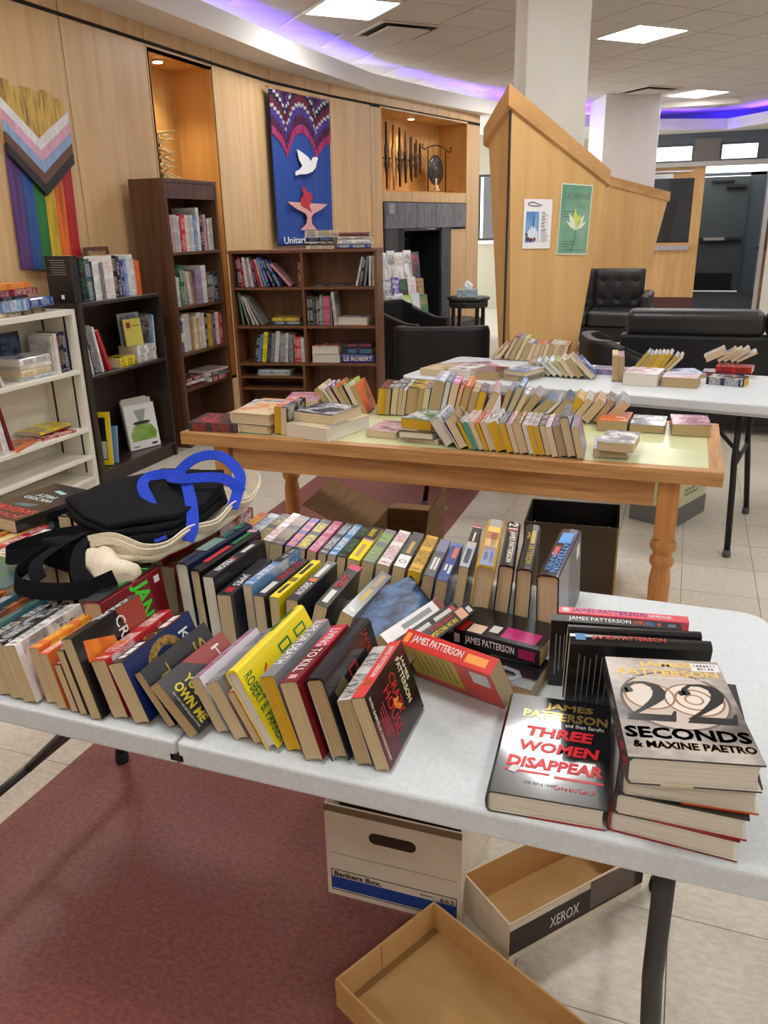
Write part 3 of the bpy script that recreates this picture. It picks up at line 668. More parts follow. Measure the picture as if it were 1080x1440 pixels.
for sx in (-1, 1):
    for sy in (-1, 1):
        lm = MB().prism(rrect(-.034, .034, -.034, .034, .004, 2), .50, OH - .048)
        lm.lathe([(.018, 0), (.022, .03), (.028, .10), (.034, .25), (.036, .34), (.031, .375), (.029, .39), (.038, .40), (.041, .412), (.038, .425), (.031, .432), (.031, .445), (.041, .455), (.044, .468), (.041, .482), (.033, .492), (.036, .50)], 20)
        lm.build('leg', M['oak_leg'], ok, loc=(sx * .835, sy * .275, 0))

# ------------------------------------------------------------------ seating
def rbox(x0, x1, y0, y1, z0, z1, parent, name, m, bev=.03, seg=4):
    return MB().box(x0, x1, y0, y1, z0, z1).build(name, m, parent, bevel=bev, seg=seg)
def tub_chair(mw, lb, h=.88, ah=.66, wide=.62):
    r = empty('tub_chair', mw=mw, label=lb, cat='armchair', group='black tub chairs')
    n = 40; w = wide / 2; inner_, outer_ = [], []
    path = []
    for i in range(n + 1):                                       # U shaped plan, open to -y... front at +y
        tt = i / n
        if tt < .25: p = (-w, .30 - .42 * tt / .25)
        elif tt > .75: p = (w, -.12 + .42 * (tt - .75) / .25)
        else:
            a = math.pi + math.pi * (tt - .25) / .5
            cxx = abs(math.cos(a)) ** .55 * (1 if math.cos(a) > 0 else -1); syy = -abs(math.sin(a)) ** .55
            p = (w * cxx, -.12 + .18 * syy)
        path.append(p)
    vs = []; fs = []
    for i, (x, y) in enumerate(path):
        tt = abs(i / n - .5) * 2
        z = h if tt < .42 else (h + (ah - h) * min(1, (tt - .42) / .45) ** .8)
        x2, y2 = x * (1 - .065 / w), y + (.065 if y < -.1 else 0)
        for (a_, b_, zz) in ((x, y, .10), (x, y, z - .02), (x * .985, y + .01 * (y < 0), z), (x2 * 1.01, y2, z), (x2, y2, z - .02), (x2, y2, .10)): vs.append((a_, b_, zz))
    for i in range(n):
        for k in range(6): fs.append((i * 6 + k, (i + 1) * 6 + k, (i + 1) * 6 + (k + 1) % 6, i * 6 + (k + 1) % 6))
    fs += [tuple(range(6)), tuple(range(n * 6, n * 6 + 6))[::-1]]
    MB().add(vs, fs, False).build('shell', M['leather_m'], r, bevel=.006)
    rbox(-w + .07, w - .07, -.19, .30, .22, .44, r, 'seat_cushion', M['leather_m'], .04)
    for sx in (-1, 1):
        for sy in (-.2, .24): MB().lathe([(.015, 0), (.02, .10)], 10).build('leg', M['ebony'], r, loc=(sx * (w - .08), sy, 0))
    return r
tub_chair(Matrix.Translation((-1.53, 5.30, 0)) @ Matrix.Rotation(R(14), 4, 'Z'), 'black tub chair with a broad smooth back turned to the folding table', .885, .70, .63)
tub_chair(Matrix.Translation((-2.40, 7.05, 0)) @ Matrix.Rotation(R(-100), 4, 'Z'), 'black tub chair with sloping arms beside the teak bookcase and fireplace', .85, .70, .66)
tub_chair(Matrix.Translation((-.33, 5.52, 0)) @ Matrix.Rotation(R(-75), 4, 'Z'), 'black tub chair half hidden behind the maple fin with posters', .80, .62, .56)
sf = empty('sofa', mw=Matrix.Translation((.54, 6.66, 0)), label='long black leather sofa seen from behind, its padded back toward the white table', cat='sofa')
rbox(-.98, .98, -.42, -.24, .08, .715, sf, 'back_frame', M['leather_m'], .025)
for a, b in ((-.95, .0), (.0, .95)): rbox(a + .003, b - .003, -.40, -.14, .70, .885, sf, 'back_cushion', M['leather'], .055, 5)
rbox(-.98, -.82, -.24, .45, .08, .60, sf, 'arm', M['leather'], .04); rbox(.82, .98, -.24, .45, .08, .60, sf, 'arm', M['leather'], .04)
rbox(-.82, .82, -.24, .44, .08, .28, sf, 'base', M['leather_m'], .02)
for a, b in ((-.81, .0), (.0, .81)): rbox(a, b, -.24, .46, .28, .44, sf, 'seat_cushion', M['leather'], .05)
for sx in (-.9, .9):
    for sy in (-.34, .38): MB().lathe([(.02, 0), (.025, .08)], 12).build('foot', M['steel'], sf, loc=(sx, sy, 0))
lv = empty('loveseat', mw=Matrix.Translation((-1.06, 10.72, 0)), label='black tufted leather loveseat facing the hall in front of the far maple fin', cat='sofa')
def tufted(x0, x1, z0, z1, y, cols_, rows, parent, name):
    nx, nz = cols_ * 8, rows * 8; vs = []
    bx = [x0 + (x1 - x0) * (i + .5) / cols_ for i in range(cols_)]; bz = [z0 + (z1 - z0) * (i + .6) / (rows + .2) for i in range(rows)]
    for j in range(nz + 1):
        for i in range(nx + 1):
            x = x0 + (x1 - x0) * i / nx; z = z0 + (z1 - z0) * j / nz
            d = min(math.hypot(x - a, z - c_) for a in bx for c_ in bz); e = min(i, nx - i) / 3; f = min(j, nz - j) / 3
            seam = min(abs(z - c_) for c_ in bz)
            pu = .03 * min(1, e) ** .5 * min(1, f) ** .5
            vs.append((x, y - pu + .03 * math.exp(-(d / .035) ** 2) + .008 * math.exp(-(seam / .012) ** 2), z))
    b = MB(); b.add(vs, [(j * (nx + 1) + i, j * (nx + 1) + i + 1, (j + 1) * (nx + 1) + i + 1, (j + 1) * (nx + 1) + i) for j in range(nz) for i in range(nx)], True)
    o = b.build(name, M['leather'], parent)
    for a in bx:
        for c_ in bz: MB().lathe([(.0, 0), (.012, .002), (.010, .008), (0, .010)], 10).build('button', M['leather_m'], o, mw=None, loc=(a, y - .012, c_)).rotation_euler = (R(90), 0, 0)
    return o
rbox(-.64, .55, -.10, .10, .15, .95, lv, 'back_frame', M['leather_m'], .03)
tufted(-.64, -.05, .46, .955, -.11, 3, 2, lv, 'back_cushion'); tufted(-.04, .55, .46, .955, -.11, 3, 2, lv, 'back_cushion')
rbox(-.64, .55, -.70, -.10, .14, .32, lv, 'base', M['leather_m'], .02)
rbox(-.62, -.045, -.74, -.12, .32, .50, lv, 'seat_cushion', M['leather'], .05); rbox(-.045, .53, -.74, -.12, .32, .50, lv, 'seat_cushion', M['leather'], .05)
for x in (-.76, .55): rbox(x, x + .12, -.74, .06, .12, .70, lv, 'arm', M['leather'], .04)
for sx in (-.7, .6):
    for sy in (-.66, 0): MB().lathe([(.02, 0), (.024, .14)], 10).build('foot', M['steel'], lv, loc=(sx, sy, 0))

# small round table with a tissue box
sd = empty('side_table', mw=Matrix.Translation((-2.33, 9.12, 0)), label='small round dark stained side table beside the fireplace carrying the tissue box', cat='table')
MB().lathe([(0, .70), (.235, .70), (.245, .71), (.245, .722), (.235, .73), (0, .73)], 32).build('tabletop', M['ebony'], sd)
MB().lathe([(.215, .62), (.22, .62), (.22, .70), (.215, .70)], 32).build('apron', M['ebony'], sd)
for a in (45, 135, 225, 315):
    x, y = .195 * math.cos(R(a)), .195 * math.sin(R(a)); MB().prism([(-.02, -.02), (.02, -.02), (.02, .02), (-.02, .02)], 0, .70).build('leg', M['ebony'], sd, loc=(x, y, 0))
tb = empty('tissue_box', (-2.33, 9.06, .73), R(15), 'blue patterned tissue box with a white tissue pulled up on the side table', 'tissue box')
MB().box(-.115, .115, -.06, .06, 0, .085).build('carton', noise_mat('blue patterned card', (120, 150, 170), (190, 206, 214), (30, 30, 30), .6, 3), tb, bevel=.003)
ts = MB(); vs = [(0, 0, .19)]; k = 9
for ring, (rr, zz) in enumerate(((.035, .16), (.05, .12), (.03, .085))):
    for i in range(k): a = 2 * math.pi * i / k; q = rr * (1 + .35 * math.sin(i * 2.3 + ring)); vs.append((q * math.cos(a), .6 * q * math.sin(a), zz + .012 * math.sin(i * 3.1 + ring * 2)))
fs = [(0, 1 + i, 1 + (i + 1) % k) for i in range(k)]
for ring in range(2): fs += [(1 + ring * k + i, 1 + (ring + 1) * k + i, 1 + (ring + 1) * k + (i + 1) % k, 1 + ring * k + (i + 1) % k) for i in range(k)]
ts.add(vs, fs, False).build('tissue', mat('white tissue', (240, 240, 244), .9), tb)

# ------------------------------------------------------------------ niche contents
# tall spiky sculpture of pale sticks
sc_m = Matrix.Translation(n1 @ Vector((.30, .17, 0)))
sp = empty('stick_sculpture', tuple(n1 @ Vector((.20, .14, 1.10))), label='spiky sculpture of crossed pale sticks in the tall lit niche', cat='sculpture')
MB().lathe([(.07, 0), (.07, .03), (.02, .05), (.015, 1.06)], 12).build('stand', M['black'], sp)
pale = noise_mat('pale sticks', (214, 190, 140), (236, 220, 180), (20, 20, 20), .6)
r2 = random.Random(3)
for g_ in range(15):
    s_ = MB(); zc = .34 + g_ * .052
    for k in range(9):
        a = r2.uniform(0, math.pi); tl_ = r2.uniform(-.5, .5); ln = r2.uniform(.07, .15)
        cx, cy = r2.uniform(-.03, .03), r2.uniform(-.03, .03)
        d = Vector((math.cos(a) * math.cos(tl_), math.sin(a) * math.cos(tl_), math.sin(tl_))) * ln
        s_.tube([(cx - d.x, cy - d.y, zc - d.z), (cx, cy, zc + .01), (cx + d.x, cy + d.y, zc + d.z)], [.003, .010, .002], 6)
    o = s_.build('stick_tier', pale if g_ > 4 else noise_mat('dark sticks', (70, 60, 50), (150, 130, 100), (20, 20, 20), .6), sp); o['kind'] = 'stuff'
# carved wall sculpture: a fan of long spindle blades
cv = empty('blade_sculpture', mw=n2 @ Matrix.Translation((.30, .32, 2.285)), label='sculpture of upright dark spindle blades against the back of the wide niche', cat='sculpture')
dk = noise_mat('dark carved wood', (34, 26, 22), (70, 54, 44), (20, 20, 4), .4); gd = noise_mat('gold carved wood', (150, 104, 50), (226, 188, 120), (18, 18, 8), .35)
for k in range(16):
    u = .03 + .98 * (1 - (1 - k / 15) ** 1.2)
    hh = .37 - .014 * abs(k - 4) - .006 * max(0, k - 8); dz = -.01 * (k % 3); wd = (.030 if k < 9 else .022)
    prof = [(-1, .002), (-.6, .006), (-.25, wd), (-.1, wd * .55), (.05, wd * .9), (.2, wd), (.35, wd * .4), (.7, .007), (1, .002)]
    pts = [(u + w_ * (1 if not (abs(z_) < .15) else .8), z_ * hh + dz) for z_, w_ in prof] + [(u - w_, z_ * hh + dz) for z_, w_ in prof[::-1]]
    mwx = Matrix(((1, 0, 0, 0), (0, 0, -1, .05 - .05 * (k % 2)), (0, 1, 0, 0), (0, 0, 0, 1)))
    MB().prism(pts, -.012, .012, mwx).build('blade', gd if k in (4, 5, 6) else dk, cv, bevel=.004)
MB().tube([(0.0, .07, -.02), (.95, .07, -.02)], .008, 8).build('mounting_bar', dk, cv)
gg = empty('gong', mw=n2 @ Matrix.Translation((1.52, .20, 1.885)) @ Matrix.Scale(.84, 4), label='dark bronze gong hanging in a scrolled iron stand on the niche ledge', cat='gong')
iron = mat('dark iron', (52, 42, 36), .5, .6)
fr_ = MB()
for s in (-1, 1): fr_.tube([(s * .26, 0, .0), (s * .26, 0, .60)], .009, 8)
fr_.tube([(-.40, 0, .66), (-.42, 0, .60), (-.36, 0, .585), (-.26, 0, .62), (-.1, 0, .655), (0, 0, .66), (.1, 0, .655), (.26, 0, .62), (.36, 0, .585), (.42, 0, .60), (.40, 0, .66)], .009, 8)
for s in (-1, 1): fr_.tube([(s * .26, -.12, .012), (s * .26, .12, .012)], .012, 8)
fr_.build('stand', iron, gg)
gm_ = Matrix.Translation((0, 0, .32)) @ Matrix.Rotation(R(90), 4, 'X')
MB().lathe([(.0, .012), (.035, .016), (.05, .0), (.15, -.006), (.205, -.01), (.21, -.03), (.2, -.04), (0, -.03)], 36, gm_).build('disc', noise_mat('bronze', (60, 58, 58), (92, 84, 78), (12, 12, 12), .35, metal=.6), gg)
MB().tube([(-.10, 0, .51), (-.12, 0, .64)], .004, 6).tube([(.10, 0, .51), (.12, 0, .64)], .004, 6).build('cord', M['black'], gg)
be = empty('brass_handbell', mw=n2 @ Matrix.Translation((1.25, .05, 1.885)), label='small pale handbell standing beside the gong in the niche', cat='bell')
MB().lathe([(.045, 0), (.042, .02), (.028, .06), (.02, .08), (.006, .085)], 18).build('bell', mat('pale brass', (220, 200, 150), .25, .8), be)
MB().lathe([(.007, .083), (.011, .10), (.008, .13), (.012, .15), (.0, .158)], 12).build('handle', mat('white handle', (226, 216, 196), .5), be)
MB().tube([n2 @ Vector((1.50, .06, 1.892)), n2 @ Vector((1.34, .08, 1.93))], .006, 6)
# ------------------------------------------------------------------ books
PAL = dict(K=(24, 24, 28), k=(48, 48, 54), W=(226, 226, 226), w=(206, 204, 200), R=(178, 36, 44), r=(120, 28, 36), O=(222, 108, 48), Y=(238, 216, 36), y=(214, 170, 60), G=(44, 112, 66),
           g=(74, 120, 84), B=(40, 72, 150), b=(96, 140, 188), N=(28, 36, 64), T=(52, 92, 104), P=(76, 48, 140), M=(176, 64, 110), S=(128, 132, 138), s=(88, 92, 98), C=(222, 208, 176), E=(170, 140, 96),
           D=(92, 62, 46), L=(160, 196, 70), p=(206, 160, 170), V=(160, 146, 180), A=(64, 160, 140), Q=(196, 206, 214), F=(150, 60, 48), J=(178, 150, 60), Z=(200, 40, 70))
CN = dict(K='black', k='charcoal', W='white', w='off-white', R='red', r='maroon', O='orange', Y='bright yellow', y='golden', G='green', g='sage green', B='blue', b='pale blue', N='navy', T='teal',
          P='purple', M='magenta', S='silver grey', s='slate grey', C='cream', E='tan', D='brown', L='lime', p='pale pink', V='lilac', A='turquoise', Q='ice blue', F='rust', J='gold', Z='crimson')
def cover_material():
    m = mat('printed book cover', (255, 255, 255), 0.24, spec=0.5, coat=0.1); m.node_tree.nodes['Principled BSDF'].inputs['Coat Roughness'].default_value = 0.07; nt = m.node_tree; b = nt.nodes['Principled BSDF']
    def n(t, **k): return N(m, t, **k)
    def math_(op, a, bb=None, clamp=False):
        q = n('ShaderNodeMath', operation=op); q.use_clamp = clamp
        for i, v in enumerate((a, bb)):
            if v is None: continue
            if isinstance(v, (int, float)): q.inputs[i].default_value = v
            else: LK(m, v, q.inputs[i])
        return q.outputs[0]
    def mixc(f, a, bb):
        q = n('ShaderNodeMix', data_type='RGBA'); LK(m, f, q.inputs[0])
        for i, v in ((6, a), (7, bb)):
            if isinstance(v, tuple): q.inputs[i].default_value = v
            else: LK(m, v, q.inputs[i])
        return q.outputs[2]
    def band(v, lo, hi): return math_('MULTIPLY', math_('GREATER_THAN', v, lo), math_('LESS_THAN', v, hi))
    oi = n('ShaderNodeObjectInfo'); at = n('ShaderNodeAttribute', attribute_type='OBJECT', attribute_name='c2'); sd_ = n('ShaderNodeAttribute', attribute_type='OBJECT', attribute_name='seed')
    mk = n('ShaderNodeAttribute', attribute_type='OBJECT', attribute_name='marks')
    uv = n('ShaderNodeUVMap'); sp_ = n('ShaderNodeSeparateXYZ'); LK(m, uv.outputs[0], sp_.inputs[0]); U, V = sp_.outputs[0], sp_.outputs[1]
    seed = sd_.outputs['Fac']
    gs = n('ShaderNodeAttribute', attribute_type='OBJECT', attribute_name='gloss'); LK(m, gs.outputs['Fac'], b.inputs['Coat Weight'])
    def glyph(su, sv, thr):
        cb = n('ShaderNodeCombineXYZ'); LK(m, math_('MULTIPLY', U, su), cb.inputs[0]); LK(m, math_('MULTIPLY', V, sv), cb.inputs[1]); LK(m, math_('MULTIPLY', seed, 17.0), cb.inputs[2])
        nz = n('ShaderNodeTexNoise'); nz.inputs['Scale'].default_value = 1.0; nz.inputs['Detail'].default_value = 1.0; LK(m, cb.outputs[0], nz.inputs['Vector'])
        return math_('GREATER_THAN', nz.outputs['Fac'], thr)
    spine = band(U, 1.0, 2.0); s = math_('SUBTRACT', U, 1.0)
    mid = band(s, 0.28, 0.72)
    off = math_('MULTIPLY', math_('FRACT', math_('MULTIPLY', seed, 7.3)), 0.14)
    Vs = math_('ADD', V, off)
    zone = math_('MAXIMUM', band(Vs, 0.20, 0.56), math_('MULTIPLY', band(Vs, 0.68, 0.98), math_('LESS_THAN', V, 0.93)))
    zone = math_('MAXIMUM', zone, band(V, 0.035, 0.085))
    letters = math_('MULTIPLY', math_('MULTIPLY', mid, zone), glyph(5.0, 125.0, 0.5))
    letters = math_('MULTIPLY', math_('MULTIPLY', letters, spine), math_('MULTIPLY', mk.outputs['Fac'], 0.8))
    # pictures and titles on the boards
    f = math_('FRACT', math_('ADD', U, 10.0)); brd = math_('SUBTRACT', 1.0, spine)
    cb = n('ShaderNodeCombineXYZ'); LK(m, math_('MULTIPLY', U, 2.2), cb.inputs[0]); LK(m, math_('MULTIPLY', V, 3.4), cb.inputs[1]); LK(m, math_('MULTIPLY', seed, 11.0), cb.inputs[2])
    nz = n('ShaderNodeTexNoise'); nz.inputs['Scale'].default_value = 1.0; nz.inputs['Detail'].default_value = 4.0; LK(m, cb.outputs[0], nz.inputs['Vector'])
    mr = n('ShaderNodeMapRange'); mr.inputs['From Min'].default_value = .47; mr.inputs['From Max'].default_value = .62; LK(m, nz.outputs['Fac'], mr.inputs['Value'])
    pic = math_('MULTIPLY', math_('MULTIPLY', math_('MULTIPLY', mr.outputs[0], brd), band(V, 0.08, 0.95)), math_('MULTIPLY', mk.outputs['Fac'], 0.75))
    ttl = math_('MULTIPLY', math_('MULTIPLY', band(f, 0.12, 0.88), math_('MAXIMUM', band(V, .62, .72), band(V, .76, .90))), glyph(22, 34, 0.52))
    ttl = math_('MULTIPLY', math_('MULTIPLY', ttl, brd), mk.outputs['Fac'])
    c = mixc(pic, oi.outputs['Color'], at.outputs['Color']); c = mixc(ttl, c, at.outputs['Color']); c = mixc(letters, c, at.outputs['Color'])
    c = mixc(math_('LESS_THAN', U, -0.5), c, L4((214, 206, 192)))
    LK(m, c, b.inputs['Base Color'])
    return m
M['cover'] = cover_material()
def page_material():
    m = mat('book page edges', (220, 210, 190), 0.9, spec=0.1); b = m.node_tree.nodes['Principled BSDF']
    oi = N(m, 'ShaderNodeObjectInfo'); tc = N(m, 'ShaderNodeTexCoord'); mp = N(m, 'ShaderNodeMapping'); nz = N(m, 'ShaderNodeTexNoise'); mr = N(m, 'ShaderNodeMapRange'); mx = N(m, 'ShaderNodeMix', data_type='RGBA', blend_type='MULTIPLY')
    mp.inputs['Scale'].default_value = (900, 6, 6); nz.inputs['Scale'].default_value = 1; nz.inputs['Detail'].default_value = 2
    LK(m, tc.outputs['Object'], mp.inputs['Vector']); LK(m, mp.outputs[0], nz.inputs['Vector']); LK(m, nz.outputs['Fac'], mr.inputs['Value'])
    mr.inputs['From Min'].default_value = .3; mr.inputs['From Max'].default_value = .7; mr.inputs['To Min'].default_value = .80; mr.inputs['To Max'].default_value = 1.04
    cb = N(m, 'ShaderNodeCombineColor')
    for k in range(3): LK(m, mr.outputs[0], cb.inputs[k])
    mx.inputs[0].default_value = 1.0; LK(m, oi.outputs['Color'], mx.inputs[6]); LK(m, cb.outputs[0], mx.inputs[7]); LK(m, mx.outputs[2], b.inputs['Base Color'])
    return m
M['pages'] = page_material()
def cover_mesh(T, L, Wd, hard):
    """wrap-round cover: back board at -x, spine at +z, front board at +x; u runs back 0-1, spine 1-2, front 2-3"""
    t = min(.0024, T * .12) if hard else .0006
    h = T / 2
    if hard: sp_ = [(-h, Wd - .004), (-h * .72, Wd + .0006), (0, Wd + .0022), (h * .72, Wd + .0006), (h, Wd - .004)]
    else: sp_ = [(-h, Wd - .0012), (-h + .0012, Wd), (h - .0012, Wd), (h, Wd - .0012)]
    out = [(-h, 0)] + sp_ + [(h, 0)]
    ns = len(sp_)
    inn = [(-h + t, 0)] + [(x * (1 - 2 * t / T), min(z, Wd) - t) for x, z in sp_] + [(h - t, 0)]
    us = [0.0] + [1.0 + k / (ns - 1) for k in range(ns)] + [3.0]
    n = len(out); vs = []; fs = []; uvs = []
    for y in (0, L):
        vs += [(x, y, z) for x, z in out] + [(x, y, z) for x, z in inn]
    a, b_, c, d = 0, n, 2 * n, 3 * n
    for i in range(n - 1):
        fs.append((a + i, c + i, c + i + 1, a + i + 1))
        u0, u1 = us[i], us[i + 1]
        e = .0005
        if i == 0: u0, u1 = 0.0, 1.0 - e
        elif i == n - 2: u0, u1 = 2.0 + e, 3.0
        else: u0, u1 = max(u0, 1 + e), min(u1, 2 - e)
        uvs += [(u0, 0), (u0, 1), (u1, 1), (u1, 0)]
        fs.append((b_ + i, b_ + i + 1, d + i + 1, d + i)); uvs += [(-1, 0)] * 4
        um = (us[i] + us[i + 1]) / 2
        fs.append((a + i, a + i + 1, b_ + i + 1, b_ + i)); uvs += [(um, 0)] * 4
        fs.append((c + i, d + i, d + i + 1, c + i + 1)); uvs += [(um, 1)] * 4
    fs.append((a, b_, d, c)); uvs += [(.01, .5)] * 4
    fs.append((a + n - 1, c + n - 1, d + n - 1, b_ + n - 1)); uvs += [(2.99, .5)] * 4
    me = bpy.data.meshes.new('cover'); me.from_pydata(vs, [], fs)
    ul = me.uv_layers.new(name='UVMap')
    ul.data.foreach_set('uv', [v for p in uvs for v in p])
    me.materials.append(M['cover']); me.update()
    return me
def page_mesh(T, L, Wd, hard):
    t = min(.0026, T * .13) if hard else .0007; q = .004 if hard else .0006
    h = T / 2 - t; b = MB(); z1 = Wd - t
    prof = [(-h, q), (-h * .5, q + .0016), (0, q + .0022), (h * .5, q + .0016), (h, q), (h, z1 - .002), (h * .5, z1 - .0005), (-h * .5, z1 - .0005), (-h, z1 - .002)]
    n = len(prof); vs = [(x, y, z) for y in (q, L - q) for x, z in prof]
    b.add(vs, [tuple(range(n)), tuple(range(n, 2 * n))[::-1]] + [(i, n + i, n + (i + 1) % n, (i + 1) % n) for i in range(n)])
    me = b.mesh('pages'); me.materials.append(M['pages']); me.update(); return me
PG = dict(t=(206, 186, 148), w=(226, 220, 206), d=(186, 162, 122), y=(214, 170, 50), g=(78, 160, 140), n=(216, 198, 164))
_seed = [0]
def book(label, mw, T, L, Wd, c1, c2='W', hard=False, pages='t', marks=1.0, group=None, name='book', cat='book'):
    r = empty('hardback_book' if hard else 'paperback_book', mw=mw, label=label, cat=cat, group=group)
    c = bpy.data.objects.new('cover', cover_mesh(T, L, Wd, hard)); C.objects.link(c); c.parent = r
    cc1 = PAL[c1] if isinstance(c1, str) else c1; cc2 = PAL[c2] if isinstance(c2, str) else c2
    c.color = L4(cc1); c['c2'] = list(lin(cc2)); _seed[0] += 1; c['seed'] = (_seed[0] * 0.618034) % 1.0 * 9.0; c['marks'] = float(marks); c['gloss'] = .3 if hard else .12
    p = bpy.data.objects.new('pages', page_mesh(T, L, Wd, hard)); C.objects.link(p); p.parent = r
    p.color = L4(PG[pages])
    r['T'] = T; r['L'] = L; r['Wd'] = Wd; r['hard'] = bool(hard)
    return r
def spine_text(r, s, col, a, b, h=.6, off=0.0, bold=0, **kw):
    T, L, Wd = r['T'], r['L'], r['Wd']
    mw = Matrix(((0, 1, 0, off * T), (-1, 0, 0, L * (1 - (a + b) / 2)), (0, 0, 1, Wd + kw.pop('lift', .0003) + (.0024 if r['hard'] else 0)), (0, 0, 0, 1)))
    return text(s, r, mw, INK(PAL[col] if isinstance(col, str) else col, kw.pop('rough', .4), kw.pop('metal', 0.0)), fit=((b - a) * L, h * T), bold=bold, **kw)
def face_text(r, s, col, u, v, w, h, front=True, rough=.4, metal=0.0, lift=.0003, **kw):
    """lettering on a board: u across from spine 0 to fore-edge 1, v up from the foot 0 to 1, w and h as fractions"""
    T, L, Wd = r['T'], r['L'], r['Wd']; e = T / 2 + lift
    if front: mw = Matrix(((0, 0, 1, e), (0, 1, 0, v * L), (-1, 0, 0, Wd * (1 - u)), (0, 0, 0, 1)))
    else: mw = Matrix(((0, 0, -1, -e), (0, 1, 0, v * L), (1, 0, 0, Wd * u), (0, 0, 0, 1)))
    return text(s, r, mw, INK(PAL[col] if isinstance(col, str) else col, rough, metal), fit=(w * Wd, h * L), **kw)
def spine_patch(r, col, a, b, x0=-.5, x1=.5, name='spine_band'):
    T, L, Wd = r['T'], r['L'], r['Wd']; z = Wd + (.0024 if r['hard'] else .00015)
    m_ = col if not isinstance(col, (str, tuple)) else INK(PAL[col] if isinstance(col, str) else col, .35)
    return MB().box(x0 * T * .94, x1 * T * .94, L * (1 - b), L * (1 - a), z - .0002, z).build(name, m_, r)
def face_patch(r, col, u0, u1, v0, v1, front=True, name='cover_panel', lift=.00012, pts=None):
    T, L, Wd = r['T'], r['L'], r['Wd']; e = T / 2 + lift
    m_ = col if not isinstance(col, (str, tuple)) else INK(PAL[col] if isinstance(col, str) else col, .35)
    b = MB()
    if pts is None: pts = [(u0, v0), (u1, v0), (u1, v1), (u0, v1)]
    s = 1 if front else -1
    tri = [(s * e, v * L, Wd * (1 - u)) for u, v in pts]
    b.add(tri, [tuple(range(len(pts)))] if front else [tuple(range(len(pts)))[::-1]])
    return b.build(name, m_, r)
def pose(loc, Y, Zv):
    Y = Vector(Y).normalized(); Zv = Vector(Zv); Zv = (Zv - Y * Zv.dot(Y)).normalized(); X_ = Y.cross(Zv)
    m = Matrix((X_, Y, Zv)).transposed().to_4x4(); m.translation = Vector(loc); return m
def upright(x, y, z, T, lean, yaw):
    """spine up, leaning: x, y mark the middle of the fore-edge at the foot end"""
    a = R(lean)
    m = Matrix.Translation((x, y, z + abs(math.sin(a)) * T / 2)) @ Matrix.Rotation(R(-yaw), 4, 'Z') @ Matrix.Rotation(a, 4, 'Y')
    return m
def quad(x, T, Wd, lean):
    a = R(lean); c, s = math.cos(a), math.sin(a); z0 = abs(s) * T / 2
    return [(x + px * c + pz * s, z0 - px * s + pz * c) for px, pz in ((-T / 2, 0), (T / 2, 0), (T / 2, Wd), (-T / 2, Wd))]
def overlap(A, B):
    for P in (A, B):
        for i in range(4):
            x1, z1 = P[i]; x2, z2 = P[(i + 1) % 4]; nx, nz = z2 - z1, -(x2 - x1)
            a = [x * nx + z * nz for x, z in A]; b = [x * nx + z * nz for x, z in B]
            if max(a) <= min(b) + 1e-9 or max(b) <= min(a) + 1e-9: return False
    return True
def pack(items, start=None, direction=1, gap=.0016):
    """items: dicts with x (or None), T, W, lean. Shifts each along x until it clears the one before it."""
    prev = None
    for it in items:
        x = it.get('x'); T, Wd, ln = it['T'], it['W'], it['lean']
        if prev is None: x = x if x is not None else start
        else:
            px_ = prev['x']
            lo = px_ if x is None else x
            A = quad(px_, prev['T'] + gap, prev['W'], prev['lean'])
            if x is None or overlap(A, quad(lo, T + gap, Wd, ln)) or (lo - px_) * direction <= 0:
                a, b = 0.0, .25
                for _ in range(26):
                    mid = (a + b) / 2
                    if overlap(A, quad(px_ + direction * mid, T + gap, Wd, ln)): a = mid
                    else: b = mid
                lo = px_ + direction * b
            x = lo
        it['x'] = x; prev = it
    return items
ORD = ['zeroth', 'first', 'second', 'third', 'fourth', 'fifth', 'sixth', 'seventh', 'eighth', 'ninth', 'tenth', 'eleventh', 'twelfth', 'thirteenth', 'fourteenth', 'fifteenth', 'sixteenth', 'seventeenth', 'eighteenth', 'nineteenth',
       'twentieth', 'twenty-first', 'twenty-second', 'twenty-third', 'twenty-fourth', 'twenty-fifth', 'twenty-sixth', 'twenty-seventh', 'twenty-eighth', 'twenty-ninth', 'thirtieth']
TZ = .7375
def table_row(rows, where, group, z=TZ, base=Matrix.Identity(4), direction=1, ends='from left'):
    """rows: (id, x, y, T, W, L, lean, yaw, hard, c1, c2, pages, marks, label or None)"""
    its = [dict(zip(('id', 'x', 'y', 'T', 'W', 'L', 'lean', 'yaw', 'hard', 'c1', 'c2', 'pg', 'mk', 'lb'), q)) for q in rows]
    if direction < 0: its = its[::-1]
    pack(its, direction=direction)
    if direction < 0: its = its[::-1]
    out = {}
    for k, it in enumerate(its):
        lb = it['lb'] or '%s %s lettered %s, %s %s %s' % (CN[it['c1']], 'hardback' if it['hard'] else 'paperback', CN[it['c2']], ORD[k + 1], ends, where)
        out[it['id']] = book(lb, base @ upright(it['x'], it['y'], z, it['T'], it['lean'], it['yaw']), it['T'], it['L'], it['W'], it['c1'], it['c2'], it['hard'], it['pg'], it['mk'], group)
    return out
